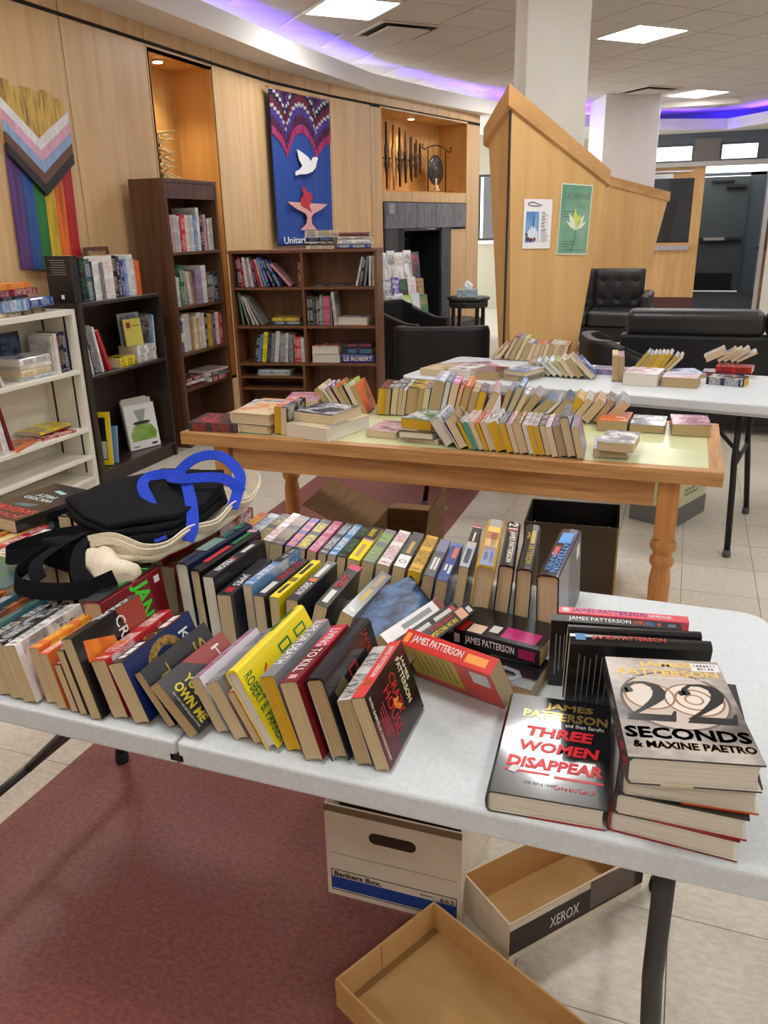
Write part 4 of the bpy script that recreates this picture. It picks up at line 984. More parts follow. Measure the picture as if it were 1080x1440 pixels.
# --- near table, front row: spines up, leaning towards the totes
G1 = 'thrillers in the front row of the white table'
fr = table_row([
 ('a0', -1.185, .905, .026, .106, .17, -12, 0, False, 'O', 'K', 't', 1, None),
 ('a1', -1.150, .905, .028, .106, .17, -12, 0, False, 'T', 'W', 't', 1, None),
 ('a2', -1.115, .905, .024, .106, .17, -12, 0, False, 'K', 'O', 't', 1, None),
 ('a3', -1.085, .905, .026, .106, .17, -13, 0, False, 'T', 'G', 't', 1, None),
 ('a4', -1.052, .905, .027, .106, .17, -13, 0, False, 'K', 'W', 't', 1, None),
 ('a5', -1.022, .902, .026, .108, .165, -13, 0, False, 'K', 'Q', 't', 1, None),
 ('a6', -.992, .900, .027, .110, .165, -13, -1, False, 'W', 'k', 't', 1, 'white paperback with a printed back cover among the front row of the white table'),
 ('a7', -.955, .911, .023, .106, .16, -12, 1, False, 'O', 'Y', 't', 1, 'orange paperback with yellow lettering beside the white one in the front row'),
 ('a8', -.925, .902, .019, .106, .16, -13, 1, False, 'O', 'W', 't', 1, None),
 ('a9', -.900, .902, .014, .090, .165, -14, 0, False, 'r', 'W', 't', 1, 'short maroon paperback tucked low between taller ones in the front row'),
 ('b0', -.880, .900, .015, .120, .165, -14, 0, False, 'D', 'W', 't', 1, None),
 ('b1', -.850, .895, .022, .148, .175, -14.5, 1, False, 'K', 'W', 't', 0, 'black paperback with an orange flame picture on its cover in the front row'),
 ('b2', -.812, .909, .030, .108, .19, -16, -1, False, 'R', 'W', 't', 1, 'red paperback with white lettering leaning before the maroon book with green letters'),
 ('b3', -.766, .907, .031, .112, .19, -20, 0, False, 'K', 'W', 't', 0, 'black thriller with a gold ring and deep blue cover in the front row'),
 ('b4', -.716, .915, .016, .106, .18, -33, 2, False, 'K', 'J', 'd', 0, 'black paperback with large gold letters leaning far over in the front row'),
 ('b5', -.665, .901, .022, .106, .178, -41, 3, False, 'k', 'Y', 'd', 0, 'dark grey paperback with yellow title, tilted furthest across the table seam'),
 ('b6', -.630, .928, .021, .100, .176, -26, 2, False, 'V', 'R', 't', 1, 'lilac and white paperback with dark red blossoms in the front row'),
 ('b7', -.592, .921, .025, .105, .182, -26, 0, False, 'S', 'K', 't', 1, 'silver grey paperback standing before the yellow hardback'),
 ('b8', -.562, .921, .014, .095, .17, -27, 0, False, 'O', 'W', 't', 1, 'thin orange paperback pressed against the yellow hardback'),
 ('b9', -.533, .913, .022, .140, .235, -27, 0, True, 'Y', 'G', 'w', 0, 'bright yellow hardback with green lettering down its front cover'),
 ('c0', -.500, .922, .026, .130, .195, -18, 1, False, 'S', 'W', 'y', 0, 'silver grey paperback with large white spine title beside the yellow hardback'),
 ('c1', -.461, .910, .030, .134, .190, -16, 1, False, 'r', 'W', 't', 0, 'crimson and maroon paperback with white spine lettering in the front row'),
 ('c2', -.423, .922, .030, .140, .200, -15.5, -1, True, 'K', 'R', 'd', 0, 'black hardback in a clear jacket with dark red lettering in the front row'),
 ('c3', -.385, .925, .024, .112, .165, -15, -2, False, 'w', 'k', 'd', 1, 'worn paperback with a black and white mottled spine in the front row'),
 ('c4', -.354, .921, .023, .124, .175, -17.5, -1, False, 'K', 'R', 't', 0, 'black paperback with red flaming title closing the end of the front row'),
], 'in front row of the white table', G1, direction=-1)
# lettering of the front row
sp = spine_text; ft_ = face_text
r = fr['b1']; sp(r, 'CRUEL', 'W', .12, .62, .55); face_patch(r, noise_mat('flame print', (196, 70, 24), (236, 150, 50), (40, 40, 14), .35), 0, 0, 0, 0, pts=[(.1, .12), (.35, .1), (.55, .3), (.95, .12), (1, .2), (.6, .55), (.25, .5)])
face_patch(r, 'F', 0, 0, 0, 0, pts=[(.0, .62), (.5, .75), (.3, 1.0), (0, 1.0)], lift=.0001); ft_(r, 'CRUEL', 'W', .38, .64, .6, .13)

r = fr['b2']; spine_patch(r, 'O', .62, .72, -.3, .3)
r = fr['b3']; sp(r, 'KELLERMAN', 'W', .10, .34, .55) if False else None
for a_, b_2 in ((.08, .20), (.22, .33), (.62, .70), (.72, .84), (.86, .91)): spine_patch(r, 'W', a_, b_2, -.28, .26, 'spine_title')
spine_patch(r, 'O', .10, .34, .33, .42); 
def ring(rad, th, z, n=22):
    b = MB(); vs = [];
    for k in range(n):
        a = 2 * math.pi * k / n; vs += [(rad * math.cos(a), rad * math.sin(a), z), ((rad - th) * math.cos(a), (rad - th) * math.sin(a), z)]
    b.add(vs, [(2 * k, 2 * ((k + 1) % n), 2 * ((k + 1) % n) + 1, 2 * k + 1) for k in range(n)]); return b
ring(.0125, .003, 0).build('spine_ring', INK(PAL['J'], .3, .5), r, loc=(0, r['L'] * .50, r['Wd'] + .0003))
face_patch(r, (22, 40, 92), 0, 1, 0, 1); o_ = ring(.055, .017, 0, 30).build('cover_rope_ring', noise_mat('rope print', (96, 74, 32), (176, 140, 70), (120, 120, 120), .4), r); o_.matrix_local = Matrix(((0, 0, 1, r['T'] / 2 + .0004), (0, 1, 0, r['L'] * .5), (-1, 0, 0, r['Wd'] * .45), (0, 0, 0, 1)))
ft_(r, 'K', 'W', .28, .82, .2, .14); ft_(r, 'S', 'W', .40, .45, .10, .07)
r = fr['b4']; face_patch(r, 'K', 0, 1, 0, 1); ft_(r, 'T', 'J', .28, .24, .28, .13, metal=.5); ft_(r, 'S', 'J', .28, .78, .26, .16, metal=.5)
r = fr['b5']; face_patch(r, (52, 52, 56), 0, 1, 0, 1); face_patch(r, (150, 62, 56), 0, 0, 0, 0, pts=[(0, .35), (.32, .62), (.5, 1), (0, 1)], lift=.0002); ft_(r, 'YOU', 'Y', .42, .34, .34, .13) if False else None
ft_(r, 'YOU', (224, 206, 60), .38, .30, .36, .11, bold=.0006); ft_(r, 'OWN ME', (224, 206, 60), .56, .155, .70, .115, bold=.0006); ft_(r, 'NEW YORK TIMES BESTSELLING AUTHOR', 'w', .60, .06, .66, .022); ft_(r, 'H', 'W', .22, .80, .22, .11); ft_(r, 'NEW YORK TIMES BESTSELLING AUTHOR', 'w', .82, .46, .04, .66) if False else None
r = fr['b6']; face_patch(r, (226, 222, 232), 0, 1, .0, 1); face_patch(r, (128, 40, 66), 0, 0, 0, 0, pts=[(.15, .1), (.5, .05), (.6, .3), (.3, .35)]); face_patch(r, (120, 34, 60), 0, 0, 0, 0, pts=[(.2, .62), (.45, .6), (.5, .74), (.3, .8)])
r = fr['b9']
for v0, v1, in ((.50, .66), (.74, .90)): face_patch(r, (36, 122, 62), .14, .26, v0, v1, name='green_plate'); face_patch(r, 'Y', .165, .235, v0 + .02, v1 - .02, lift=.0003, name='green_plate_inset')
face_patch(r, (206, 70, 30), 0, 0, 0, 0, pts=[(.3, .42), (.33, .44), (.5, .34), (.48, .32)], name='printed_chilli'); face_patch(r, (206, 70, 30), 0, 0, 0, 0, pts=[(.18, .3), (.21, .31), (.34, .2), (.32, .19)], name='printed_chilli')
def col_text(r, s, col, v, u0, u1, h, **kw):       # words running down the board from spine to fore-edge along its foot
    return face_text(r, s, col, (u0 + u1) / 2, v, u1 - u0, h, **kw)
col_text(r, 'ROBERT B. PARKER', (30, 116, 58), .085, .12, .97, .10)
sp(r, 'ROBERT B. PARKER', 'G', .08, .44, .5); sp(r, 'HUGGER', 'G', .5, .8, .5) if False else None
r = fr['c0']; sp(r, 'LIFE OR DEATH', 'W', .06, .80, .62); spine_patch(r, (196, 150, 156), .0, .05)
r = fr['c1']; sp(r, 'LIVING TO KILL', 'W', .08, .84, .58); spine_patch(r, 'Z', 0, .4); 
for o_ in list(r.children):
    if o_.name.startswith('lettering'): o_.location.z += .0004
spine_patch(r, 'p', .88, .94, -.25, .25)
r = fr['c2']; ft_(r, 'JAMES', (150, 30, 30), .22, .80, .34, .10) if False else None
face_text(r, 'JAMES', (160, 34, 34), .20, .82, .34, .12); face_text(r, 'D', (150, 26, 30), .30, .48, .2, .15); col_text(r, 'MICHAEL CONNELLY', (120, 24, 28), .09, .10, .98, .08) if False else None
col_text(r, 'A DARK NIGHT', (116, 24, 28), .09, .12, .9, .07) if False else None
face_patch(r, (96, 88, 60), 0, 0, 0, 0, pts=[(.25, .1), (.5, .16), (.42, .36), (.2, .3)])
r = fr['c4']; spine_patch(r, (214, 62, 58), 0, 1); sp(r, 'JAMES PATTERSON', 'W', .10, .66, .5, lift=.0006); spine_patch(r, 'O', .72, .8, -.4, .4)
face_patch(r, (92, 20, 44), 0, 0, 0, 0, pts=[(.35, .0), (1, 0), (1, .35), (.5, .3)])
ft_(r, 'JAMES', (236, 226, 190), .30, .865, .34, .075); ft_(r, 'PATTERSON', (236, 226, 190), .40, .77, .62, .085)
ft_(r, 'CRAZY', (206, 34, 40), .42, .56, .56, .13); ft_(r, 'HOUSE', (206, 34, 40), .52, .40, .62, .14)
face_patch(r, (240, 170, 40), 0, 0, 0, 0, pts=[(.42, .46), (.52, .44), (.62, .52), (.60, .60), (.52, .52), (.48, .58)], lift=.0005, name='printed_flame')
ft_(r, 'WITH GABRIELLE CHARBONNET', (230, 220, 190), .50, .07, .86, .038)
for k in range(3): ft_(r, ('THE ONLY WAY OUT', 'IS TO ESCAPE', 'TOGETHER')[k], (206, 60, 70), .5, .27 - k * .05, .5 - .08 * k, .026) if False else face_patch(r, (206, 60, 70), .28 + .03 * k, .72 - .02 * k, .25 - k * .045, .263 - k * .045, lift=.0003, name='printed_lines')
# the tall maroon book with green letters standing behind the front row
rg = book('maroon hardback with big green letters on its cover behind the front row', upright(-.935, 1.035, TZ, .042, -8, 1), .042, .175, .135, 'r', 'L', True, 't', 0, None)
spine_patch(rg, (30, 34, 34), 0, 1); sp(rg, 'JANET', (60, 214, 70), .10, .62, .5, lift=.0006)
ft_(rg, 'JANET', (70, 214, 60), .50, .60, .92, .30, bold=.0006)
face_patch(rg, 'W', .10, .20, .86, .95, name='price_label')

# --- near table, middle row
G2 = 'thrillers in the middle row of the white table'
md = table_row([
 ('m1', -.868, 1.21, .030, .150, .235, -4, 3, True, 'N', 'A', 'w', 0, 'teal and navy hardback lying under the canvas tote in the middle row'),
 ('m2', -.832, 1.20, .022, .145, .23, -4, 2, True, 'K', 'R', 't', 0, 'black hardback with red spine title next to the teal hardback'),
 ('m3', -.797, 1.19, .024, .140, .20, -4, 1, False, 'K', 'W', 'w', 0, 'black paperback with white condensed title, third in the middle row'),
 ('m4', -.763, 1.18, .030, .112, .18, -3, -2, False, 'k', 'W', 't', 0, 'thick black paperback with red and white spine title in the middle row'),
 ('m5', -.728, 1.21, .019, .125, .20, -3, 2, False, 'b', 'W', 'n', 1, 'pale blue paperback in the middle row of the white table'),
 ('m6', -.700, 1.20, .023, .110, .188, -3, 2, False, 'k', 'R', 't', 0, 'charcoal paperback with white author and red spine title in the middle row'),
 ('m7', -.672, 1.205, .019, .110, .185, -2, 1, False, 'Y', 'K', 't', 0, 'bright yellow spined paperback in the middle row of the white table'),
 ('m8', -.642, 1.205, .024, .110, .187, 2, 0, False, 'k', 'W', 't', 0, 'charcoal paperback with a small flame on its spine in the middle row'),
 ('m9', -.604, 1.20, .025, .110, .19, 15, -2, False, 'K', 'R', 't', 0, 'black paperback with red title and a pink spine top in the middle row'),
 ('m10', -.560, 1.19, .026, .110, .19, 22, 2, False, 's', 'J', 't', 0, 'slate grey paperback with gold lettering ending the middle row'),
], 'in middle row of the white table', G2)
r = md['m1']; spine_patch(r, (120, 150, 150), .42, .72); sp(r, 'GIRL OUT', 'A', .06, .40, .55, lift=.0008); sp(r, 'GERRITSEN', 'W', .62, .88, .4, lift=.0008) if False else None
r = md['m2']; sp(r, 'NUMBER PATRICIA', 'R', .40, .86, .5) if False else spine_patch(r, 'R', .45, .84, -.3, .3, 'spine_title'); spine_patch(r, 'G', .1, .4, -.25, .25, 'spine_title'); spine_patch(r, 'p', .02, .09)
r = md['m3']; sp(r, 'PRISON', 'W', .56, .84, .62); sp(r, 'CONLEY', 'w', .14, .36, .45) if False else spine_patch(r, 'w', .14, .36, -.2, .2, 'spine_title'); spine_patch(r, 'R', .50, .54, -.3, .3)
r = md['m4']; sp(r, 'JAMES', 'W', .46, .76, .62); spine_patch(r, 'R', .80, .92, -.3, .3, 'spine_title')
r = md['m5']; spine_patch(r, 'K', 0, .42)
for q in (.06, .2): spine_patch(r, 'W', q, q + .11, -.3, .3, 'spine_title')
r = md['m6']; sp(r, 'FIELD OF BONES', 'R', .10, .58, .55); sp(r, 'LESCROART', 'W', .62, .94, .5) if False else spine_patch(r, 'w', .64, .92, -.28, .28, 'spine_title')
r = md['m7']; spine_patch(r, (40, 40, 40), .10, .40, -.25, .25, 'spine_title'); spine_patch(r, (120, 110, 30), .5, .6, -.4, .4); spine_patch(r, (60, 60, 30), .66, .9, -.22, .22, 'spine_title')
r = md['m8']; sp(r, 'SHADOW', 'W', .58, .88, .6); spine_patch(r, 'O', .46, .54, -.3, .35); spine_patch(r, 'w', .08, .42, -.22, .22, 'spine_title')
r = md['m9']; spine_patch(r, (196, 40, 96), 0, .12); sp(r, 'LAST KILL', (214, 40, 50), .28, .58, .55, lift=.0006); spine_patch(r, 'w', .64, .92, -.25, .2, 'spine_title')
r = md['m10']; sp(r, 'BEGGARS', 'J', .44, .72, .45) if False else spine_patch(r, 'J', .42, .70, -.2, .2, 'spine_title'); spine_patch(r, (160, 140, 90), .06, .36, -.2, .2, 'spine_title'); spine_patch(r, 'w', .86, .93, -.3, .3)

# --- near table, back row
G3 = 'books in the back row of the white table'
bkr = table_row([
 ('n0', -.925, 1.455, .022, .106, .175, 6, -3, False, 'O', 'Y', 't', 1, None),
 ('n1', -.897, 1.455, .026, .106, .175, 7, -3, False, 'Q', 'B', 't', 1, 'pale blue and white paperback beside the canvas tote in the back row'),
 ('n2', -.868, 1.460, .022, .106, .178, 8, -4, False, 'K', 'J', 't', 1, None),
 ('n3', -.843, 1.464, .021, .108, .180, 8, -4, False, 'W', 'R', 't', 1, 'white spined paperback with red lettering in the back row'),
 ('n4', -.812, 1.450, .030, .108, .180, 8, -5, False, 'K', 'E', 't', 1, 'thick black paperback with small gold lettering in the back row'),
 ('n5', -.780, 1.446, .021, .108, .178, 9, -6, False, 'P', 'O', 't', 1, 'purple spined paperback with orange lettering in the back row'),
 ('n6', -.752, 1.440, .025, .108, .184, 9, -5, False, 'k', 'Y', 't', 1, None),
 ('n7', -.722, 1.436, .021, .108, .186, 9, -5, False, 'M', 'p', 't', 1, 'dusty pink spined paperback in the back row'),
 ('n8', -.697, 1.432, .018, .108, .186, 10, -4, False, 's', 'Q', 't', 1, None),
 ('n9', -.674, 1.430, .018, .108, .187, 10, -4, False, 'b', 'W', 't', 1, 'sky blue spined paperback in the back row of the white table'),
 ('o0', -.650, 1.426, .020, .108, .187, 10, -4, False, 'K', 'g', 't', 1, None),
 ('o1', -.620, 1.420, .026, .108, .19, 10, -5, False, 'Y', 'W', 't', 0, 'bright yellow lower spined paperback in the back row'),
 ('o2', -.586, 1.416, .026, .108, .19, 10, -5, False, 'S', 'L', 't', 1, 'grey paperback with a lime spine panel in the back row'),
 ('o3', -.552, 1.413, .026, .108, .195, 10, -5, False, 'W', 'R', 't', 1, 'white paperback with a red emblem and grey lettering in the back row'),
 ('o4', -.516, 1.411, .026, .108, .196, 10, -6, False, 's', 'W', 't', 0, 'slate grey paperback with a white drawn badge at the foot of its spine'),
 ('o5', -.480, 1.400, .026, .108, .197, 10, -6, False, 'y', 'K', 'y', 1, 'golden picture spined paperback in the back row'),
 ('o6', -.446, 1.388, .023, .108, .197, 10, -6, False, 's', 'Q', 'd', 0, 'slate paperback with a storm sky spine in the back row'),
 ('o7', -.413, 1.375, .023, .108, .197, 9, -6, False, 'B', 'O', 'd', 0, 'blue paperback with an orange author line in the back row'),
 ('o8', -.376, 1.392, .020, .135, .235, 8, -7, False, 'K', 'Q', 't', 0, 'tall black and white paperback with a red spine top in the back row'),
 ('o9', -.330, 1.369, .036, .150, .255, 8, -8, True, 'y', 'N', 't', 0, 'thick hardback with a sunset sky jacket in the back row'),
 ('p0', -.285, 1.385, .030, .150, .24, 5, -8, True, 'K', 'W', 't', 0, 'black hardback with a white numeral and author name on its spine'),
 ('p1', -.242, 1.38, .031, .150, .24, 2, -6, True, 'K', 'J', 't', 0, 'black hardback with gold stacked spine lettering in the back row'),
 ('p2', -.186, 1.365, .042, .150, .25, -2, 2, True, 'K', 'b', 't', 0, 'thick black hardback with blue spine lettering ending the back row'),
], 'in back row of the white table', G3, direction=1)
r = bkr['o1']; spine_patch(r, 'K', .0, .40); spine_patch(r, 'Y', .06, .3, -.35, .1); spine_patch(r, 'p', .36, .44); spine_patch(r, 'J', .55, .9, -.2, .2, 'spine_title')
r = bkr['o4']; spine_patch(r, 'W', .68, 1.0); spine_patch(r, 'J', .28, .62, -.15, .2, 'spine_title'); ring(.008, .002, 0).build('badge', INK(PAL['k']), r, loc=(0, r['L'] * .15, r['Wd'] + .0003))
r = bkr['o6']; spine_patch(r, (116, 118, 150), 0, .35); spine_patch(r, 'w', .52, .84, -.25, -.02, 'spine_title'); spine_patch(r, 'w', .52, .84, .08, .3, 'spine_title')
r = bkr['o7']; spine_patch(r, (214, 96, 70), .12, .42, -.1, .35, 'spine_title'); spine_patch(r, 'w', .6, .76, -.3, -.05, 'spine_title'); spine_patch(r, 'w', .6, .82, .1, .35, 'spine_title'); spine_patch(r, (80, 110, 180), .0, .1)
r = bkr['o8']; spine_patch(r, 'R', 0, .06); spine_patch(r, 'W', .06, .075); spine_patch(r, (176, 170, 156), .44, .55); spine_patch(r, (150, 166, 190), .55, 1.0); spine_patch(r, 'k', .60, .92, -.28, .28, 'spine_title'); spine_patch(r, 'w', .2, .42, -.1, .1, 'spine_title')
r = bkr['o9']
for a_, b_2, c_ in ((0, .18, (150, 146, 150)), (.18, .30, (232, 190, 70)), (.30, .46, (170, 96, 60)), (.46, .62, (206, 170, 110)), (.62, .70, (130, 104, 110)), (.70, 1, (120, 136, 176))): spine_patch(r, c_, a_, b_2, -.36, .36)
spine_patch(r, (236, 220, 150), .32, .60, -.05, .3, 'spine_title'); spine_patch(r, 'w', .74, .9, -.25, .0, 'spine_title'); spine_patch(r, 'w', .72, .94, .1, .3, 'spine_title')
r = bkr['p0']; sp(r, '21', 'W', .06, .20, .62); sp(r, 'JAMES PATTERSON', (236, 232, 214), .26, .94, .46); face_patch(r, 'r', 0, .02, 0, 1)
spine_patch(r, (170, 24, 34), .20, .24, -.36, .36)
r = bkr['p1']; sp(r, 'JAMES', 'J', .20, .36, .3, off=-.2, metal=.4); sp(r, 'PATTERSON', 'J', .52, .90, .36, off=.12, metal=.4); sp(r, 'MIDWIFE', 'J', .16, .48, .3, off=.18, lift=.0028) if False else spine_patch(r, 'J', .16, .46, .0, .3, 'spine_title')
r = bkr['p2']; sp(r, 'JAMES', (70, 150, 226), .56, .92, .28, off=-.17); sp(r, 'PATTERSON', (70, 150, 226), .30, .94, .30, off=.16); spine_patch(r, (190, 34, 40), .42, .62, -.3, -.05); spine_patch(r, (70, 150, 226), .1, .34, -.3, .3, 'spine_title')
face_patch(r, (120, 124, 128), 0, 1, 0, .42); face_patch(r, (74, 78, 82), 0, 1, .42, 1.0); face_patch(r, (226, 226, 226), .12, .3, .78, .92, lift=.0003, name='barcode_label')

# --- loose books at the end of the rows
def lying(label, x, y, z, T, L, Wd, rot, c1, c2, hard, pages, marks, spine='left', group=None, tilt=(0, 0)):
    """front cover up; x, y the centre; rot the turn of the book's head from straight away from the camera"""
    a = R(rot); Yd = Vector((-math.sin(a), math.cos(a), 0)); Zd = Vector((-math.cos(a), -math.sin(a), 0))
    m = pose((0, 0, 0), Yd, Zd)
    c_ = m @ Vector((0, L / 2, Wd / 2)); m.translation = Vector((x, y, z + T / 2)) - Vector((c_.x, c_.y, 0))
    return book(label, m, T, L, Wd, c1, c2, hard, pages, marks, group)
Yv = Vector((math.sin(R(28)), math.cos(R(28)), 0)); Zv = Vector((math.cos(R(28)) * .82, -math.sin(R(28)) * .82, -.57))
q1 = book('blue and black paperback sliding open sided between the middle and back rows', pose((-.553, 1.255, .828), Yv, Zv), .018, .17, .106, 'k', 'b', False, 't', 1)
face_patch(q1, noise_mat('blue wave print', (24, 34, 60), (84, 120, 170), (60, 22, 60), .35), .03, .97, .03, .97, front=False)
for i_, (x_, T_, c1_, c2_, lb_) in enumerate(((-.492, .024, 'W', 'S', 'white paperback with a maroon spine top leaning beside the fallen black books'), (-.462, .016, 'K', 'W', 'thin black paperback with white lettering between two leaning books'), (-.432, .026, 'K', 'Y', 'black paperback with yellow and red spine title leaning over the fallen books'))):
    b_ = book(lb_, upright(x_, 1.163, TZ, T_, 36, 17), T_, .178, .106, c1_, c2_, False, 't', 0)
    if i_ == 0: spine_patch(b_, 'r', 0, .1); spine_patch(b_, 'S', .2, .7, -.2, .25, 'spine_title')
    if i_ == 1: spine_patch(b_, 'w', .12, .42, -.25, .25, 'spine_title'); spine_patch(b_, 'w', .5, .85, -.25, .25, 'spine_title'); spine_patch(b_, 'Z', .05, .12, -.3, .3)
    if i_ == 2: spine_patch(b_, (214, 160, 130), .14, .28, -.4, .4); sp(b_, 'THE DA VINCI LEGACY', (236, 214, 50), .32, .84, .32, off=.15, lift=.0005); sp(b_, 'LEWIS PERDUE', (206, 60, 50), .34, .74, .26, off=-.24, lift=.0005); spine_patch(b_, 'w', .04, .11, -.2, .3)
b_ = lying('black and white paperback with a huge grey numeral lying under the fallen thriller', -.268, 1.235, TZ, .028, .19, .11, -98, 'K', 'W', False, 't', 0)
ft_(b_, '10', 'S', .55, .66, .72, .40); ft_(b_, 'FLESH', 'W', .82, .82, .3, .06) if False else face_patch(b_, 'w', .66, .78, .06, .38, lift=.0003, name='printed_title'); face_patch(b_, 'Z', .05, .25, .8, .95); face_patch(b_, 'S', .1, .2, .5, .75)
Pm = pose((0, 0, 0), Vector((-.98, .19, 0)), Vector((-.19, -.98, 0)))
Pm.translation = Vector((-.160, 1.345, TZ + .030 + .0172)); b_ = book('black paperback with white author name and magenta cover type lying spine outward', Pm, .032, .184, .106, 'K', 'W', False, 't', 0)
sp(b_, 'JAMES PATTERSON', 'W', .22, .74, .56); spine_patch(b_, (150, 30, 90), .78, .95, -.3, .3, 'spine_title'); spine_patch(b_, 'w', .1, .16, -.3, .3)
face_patch(b_, (176, 36, 110), .12, .5, .08, .44, name='cover_title'); face_patch(b_, (196, 40, 44), .02, .4, .80, 1.0); face_patch(b_, (226, 196, 170), .05, .35, .62, .78); face_patch(b_, 'w', .2, .45, .48, .58, lift=.0003, name='price_label')
Yv = Vector((-.953, .303, 0)).normalized(); nrm = Vector((-.303, -.953, 0)).normalized(); ln = R(31)
b_ = book('red paperback with white author name and a yellow back cover leaning toward the table edge', pose((-.213, 1.152, TZ + .010), Yv, Vector((nrm.x * math.sin(ln), nrm.y * math.sin(ln), math.cos(ln)))), .034, .178, .106, (206, 52, 44), 'W', False, 't', 0)
sp(b_, 'JAMES PATTERSON', 'W', .10, .66, .52); spine_patch(b_, (236, 150, 60), .70, .92, -.25, .25, 'spine_title'); spine_patch(b_, (236, 150, 60), .02, .07, -.3, .3)
face_patch(b_, (196, 168, 52), .0, .82, .40, .98, front=False); face_patch(b_, 'w', .08, .42, .05, .24, front=False, lift=.0004, name='barcode_label')
for k in range(7): face_patch(b_, (120, 90, 30), .10, .72, .46 + k * .065, .475 + k * .065, front=False, lift=.0004, name='printed_lines')

# pairs standing on their fore-edges at the end of the table
def standing(label, x, y, T, L, Wd, rot, lean, c1, c2, hard, pages):
    """spine up, back cover to the camera, head of the book to the left; x, y the foot's front lower corner"""
    a = R(rot); Yd = Vector((-math.cos(a), -math.sin(a), 0)); n_ = Vector((math.sin(a), -math.cos(a), 0)); l_ = R(lean)
    Zd = Vector((n_.x * math.sin(l_), n_.y * math.sin(l_), math.cos(l_))); m = pose((0, 0, 0), Yd, Zd)
    off = m @ Vector((-T / 2, L, 0)); m.translation = Vector((x, y, TZ + .0005)) - off * 1.0; m.translation.z += max(0, -(m @ Vector((T / 2, 0, 0))).z + TZ + .0005)
    return book(label, m, T, L, Wd, c1, c2, hard, pages, 0)
b_ = standing('black paperback with a white author name standing before the pink spined one', -.164, 1.238, .026, .212, .126, 8, 0, 'K', 'W', False, 't')
sp(b_, 'JAMES PATTERSON', 'W', .14, .62, .62); sp(b_, 'NYPD', (206, 60, 50), .64, .73, .5); sp(b_, 'RED', (60, 110, 190), .74, .80, .5); sp(b_, '6', (206, 60, 50), .82, .85, .5); spine_patch(b_, (90, 90, 96), .9, .96, -.2, .2)
for k in range(9):
    if k not in (3, 4): face_patch(b_, (150, 150, 150), .20 + .02 * (k % 2), .82 - .06 * (k % 3), .955 - k * .032, .948 - k * .032, front=False, lift=.0003, name='printed_lines')
b_ = standing('pink spined paperback with a blue author name standing behind the black one', -.156, 1.273, .024, .214, .126, 7, 0, (222, 92, 108), 'B', False, 't')
sp(b_, 'JAMES PATTERSON', (70, 60, 140), .10, .68, .7); sp(b_, 'REVENGE', 'W', .70, .87, .4); spine_patch(b_, 'w', .03, .08, -.3, .3)
b_ = standing('black hardback with orange author name leaning on the tall stack', -.126, 1.172, .022, .212, .150, 11, 14, 'K', 'O', True, 'w')
sp(b_, 'JAMES PATTERSON', (214, 84, 60), .16, .68, .5); spine_patch(b_, 'b', .04, .11, -.36, .36)
for k in range(11): face_patch(b_, (130, 130, 130), .16 + .03 * (k % 3), .9 - .05 * (k % 4), .93 - k * .042, .922 - k * .042, front=False, lift=.0003, name='printed_lines')
b_ = standing('thin black hardback standing behind the orange lettered one', -.134, 1.206, .018, .205, .150, 11, 14, 'K', 'w', True, 'w')

# three women hardback lying flat
b_ = lying('black hardback with red brush lettering lying alone at the table edge', -.121, 1.021, TZ, .034, .250, .160, 4, 'K', 'R', True, 'w', 0)
gold = (178, 152, 84); b_.children[0]['gloss'] = .8
ft_(b_, 'JAMES', gold, .60, .895, .46, .085, metal=.6, rough=.25, bold=.0006); ft_(b_, 'PATTERSON', gold, .57, .795, .80, .09, metal=.6, rough=.25, bold=.0006); ft_(b_, 'and Shan Serafin', 'w', .76, .715, .36, .035)
for s_, u_, v_, w_ in (('THREE', .54, .61, .62), ('WOMEN', .55, .46, .72), ('DISAPPEAR', .53, .30, .84)): ft_(b_, s_, (226, 44, 58), u_, v_, w_, .10, shear=.12, bold=.0008)
face_patch(b_, (214, 40, 52), .10, .50, .205, .222, lift=.0004, name='brush_stroke'); face_patch(b_, (214, 40, 52), .54, .96, .190, .210, lift=.0004, name='brush_stroke')
ft_(b_, 'with bonus novel', 'S', .42, .125, .26, .03); ft_(b_, 'Come and Get Us', (206, 44, 50), .72, .115, .34, .036)
MB().box(-.5, .5, -.5, .5, -.5, .5).build('red_board_edge', INK((150, 24, 34)), b_, mw=None).matrix_local = Matrix.Translation((-b_['T'] / 2 + .0012, .0, b_['Wd'] * .33)) @ Matrix.Diagonal((.0026, .0008, b_['Wd'] * .62, 1))
o_ = flat([(0, 0), (.010, -.003), (.014, .006), (.010, .014), (.004, .012)], 0, .0004).build('torn_label', INK((220, 222, 226)), b_); o_.matrix_local = Matrix(((0, 0, 1, b_['T'] / 2 + .0005), (0, 1, 0, b_['L'] * .20), (-1, 0, 0, b_['Wd'] * .86), (0, 0, 0, 1)))
# stack of four hardbacks, each turned a little more
z_ = TZ; st4 = []
for k, (fx, fy, rot, T, L, Wd, c1, lb) in enumerate(((-.030, .906, -3, .033, .240, .158, 'r', 'dark red edged hardback at the bottom of the tall stack'), (-.025, .900, 0, .033, .240, .160, 'K', 'black hardback with a red lower board, second up in the tall stack'),
        (-.019, .897, 5, .040, .242, .165, 'k', 'black hardback with an orange corner under the top book of the tall stack'), (-.013, .868, 12, .040, .242, .160, 'k', 'grey and black hardback with a big numeral on top of the tall stack'))):
    a = R(rot); ux = Vector((math.cos(a), math.sin(a), 0)); uy = Vector((-math.sin(a), math.cos(a), 0)); cpt = Vector((fx, fy, 0)) + ux * Wd / 2 + uy * L / 2
    st4.append(lying(lb, cpt.x, cpt.y, z_, T, L, Wd, rot, c1, 'R', True, 'w', 0, group='hardbacks in the tall stack')); z_ += T + .0004
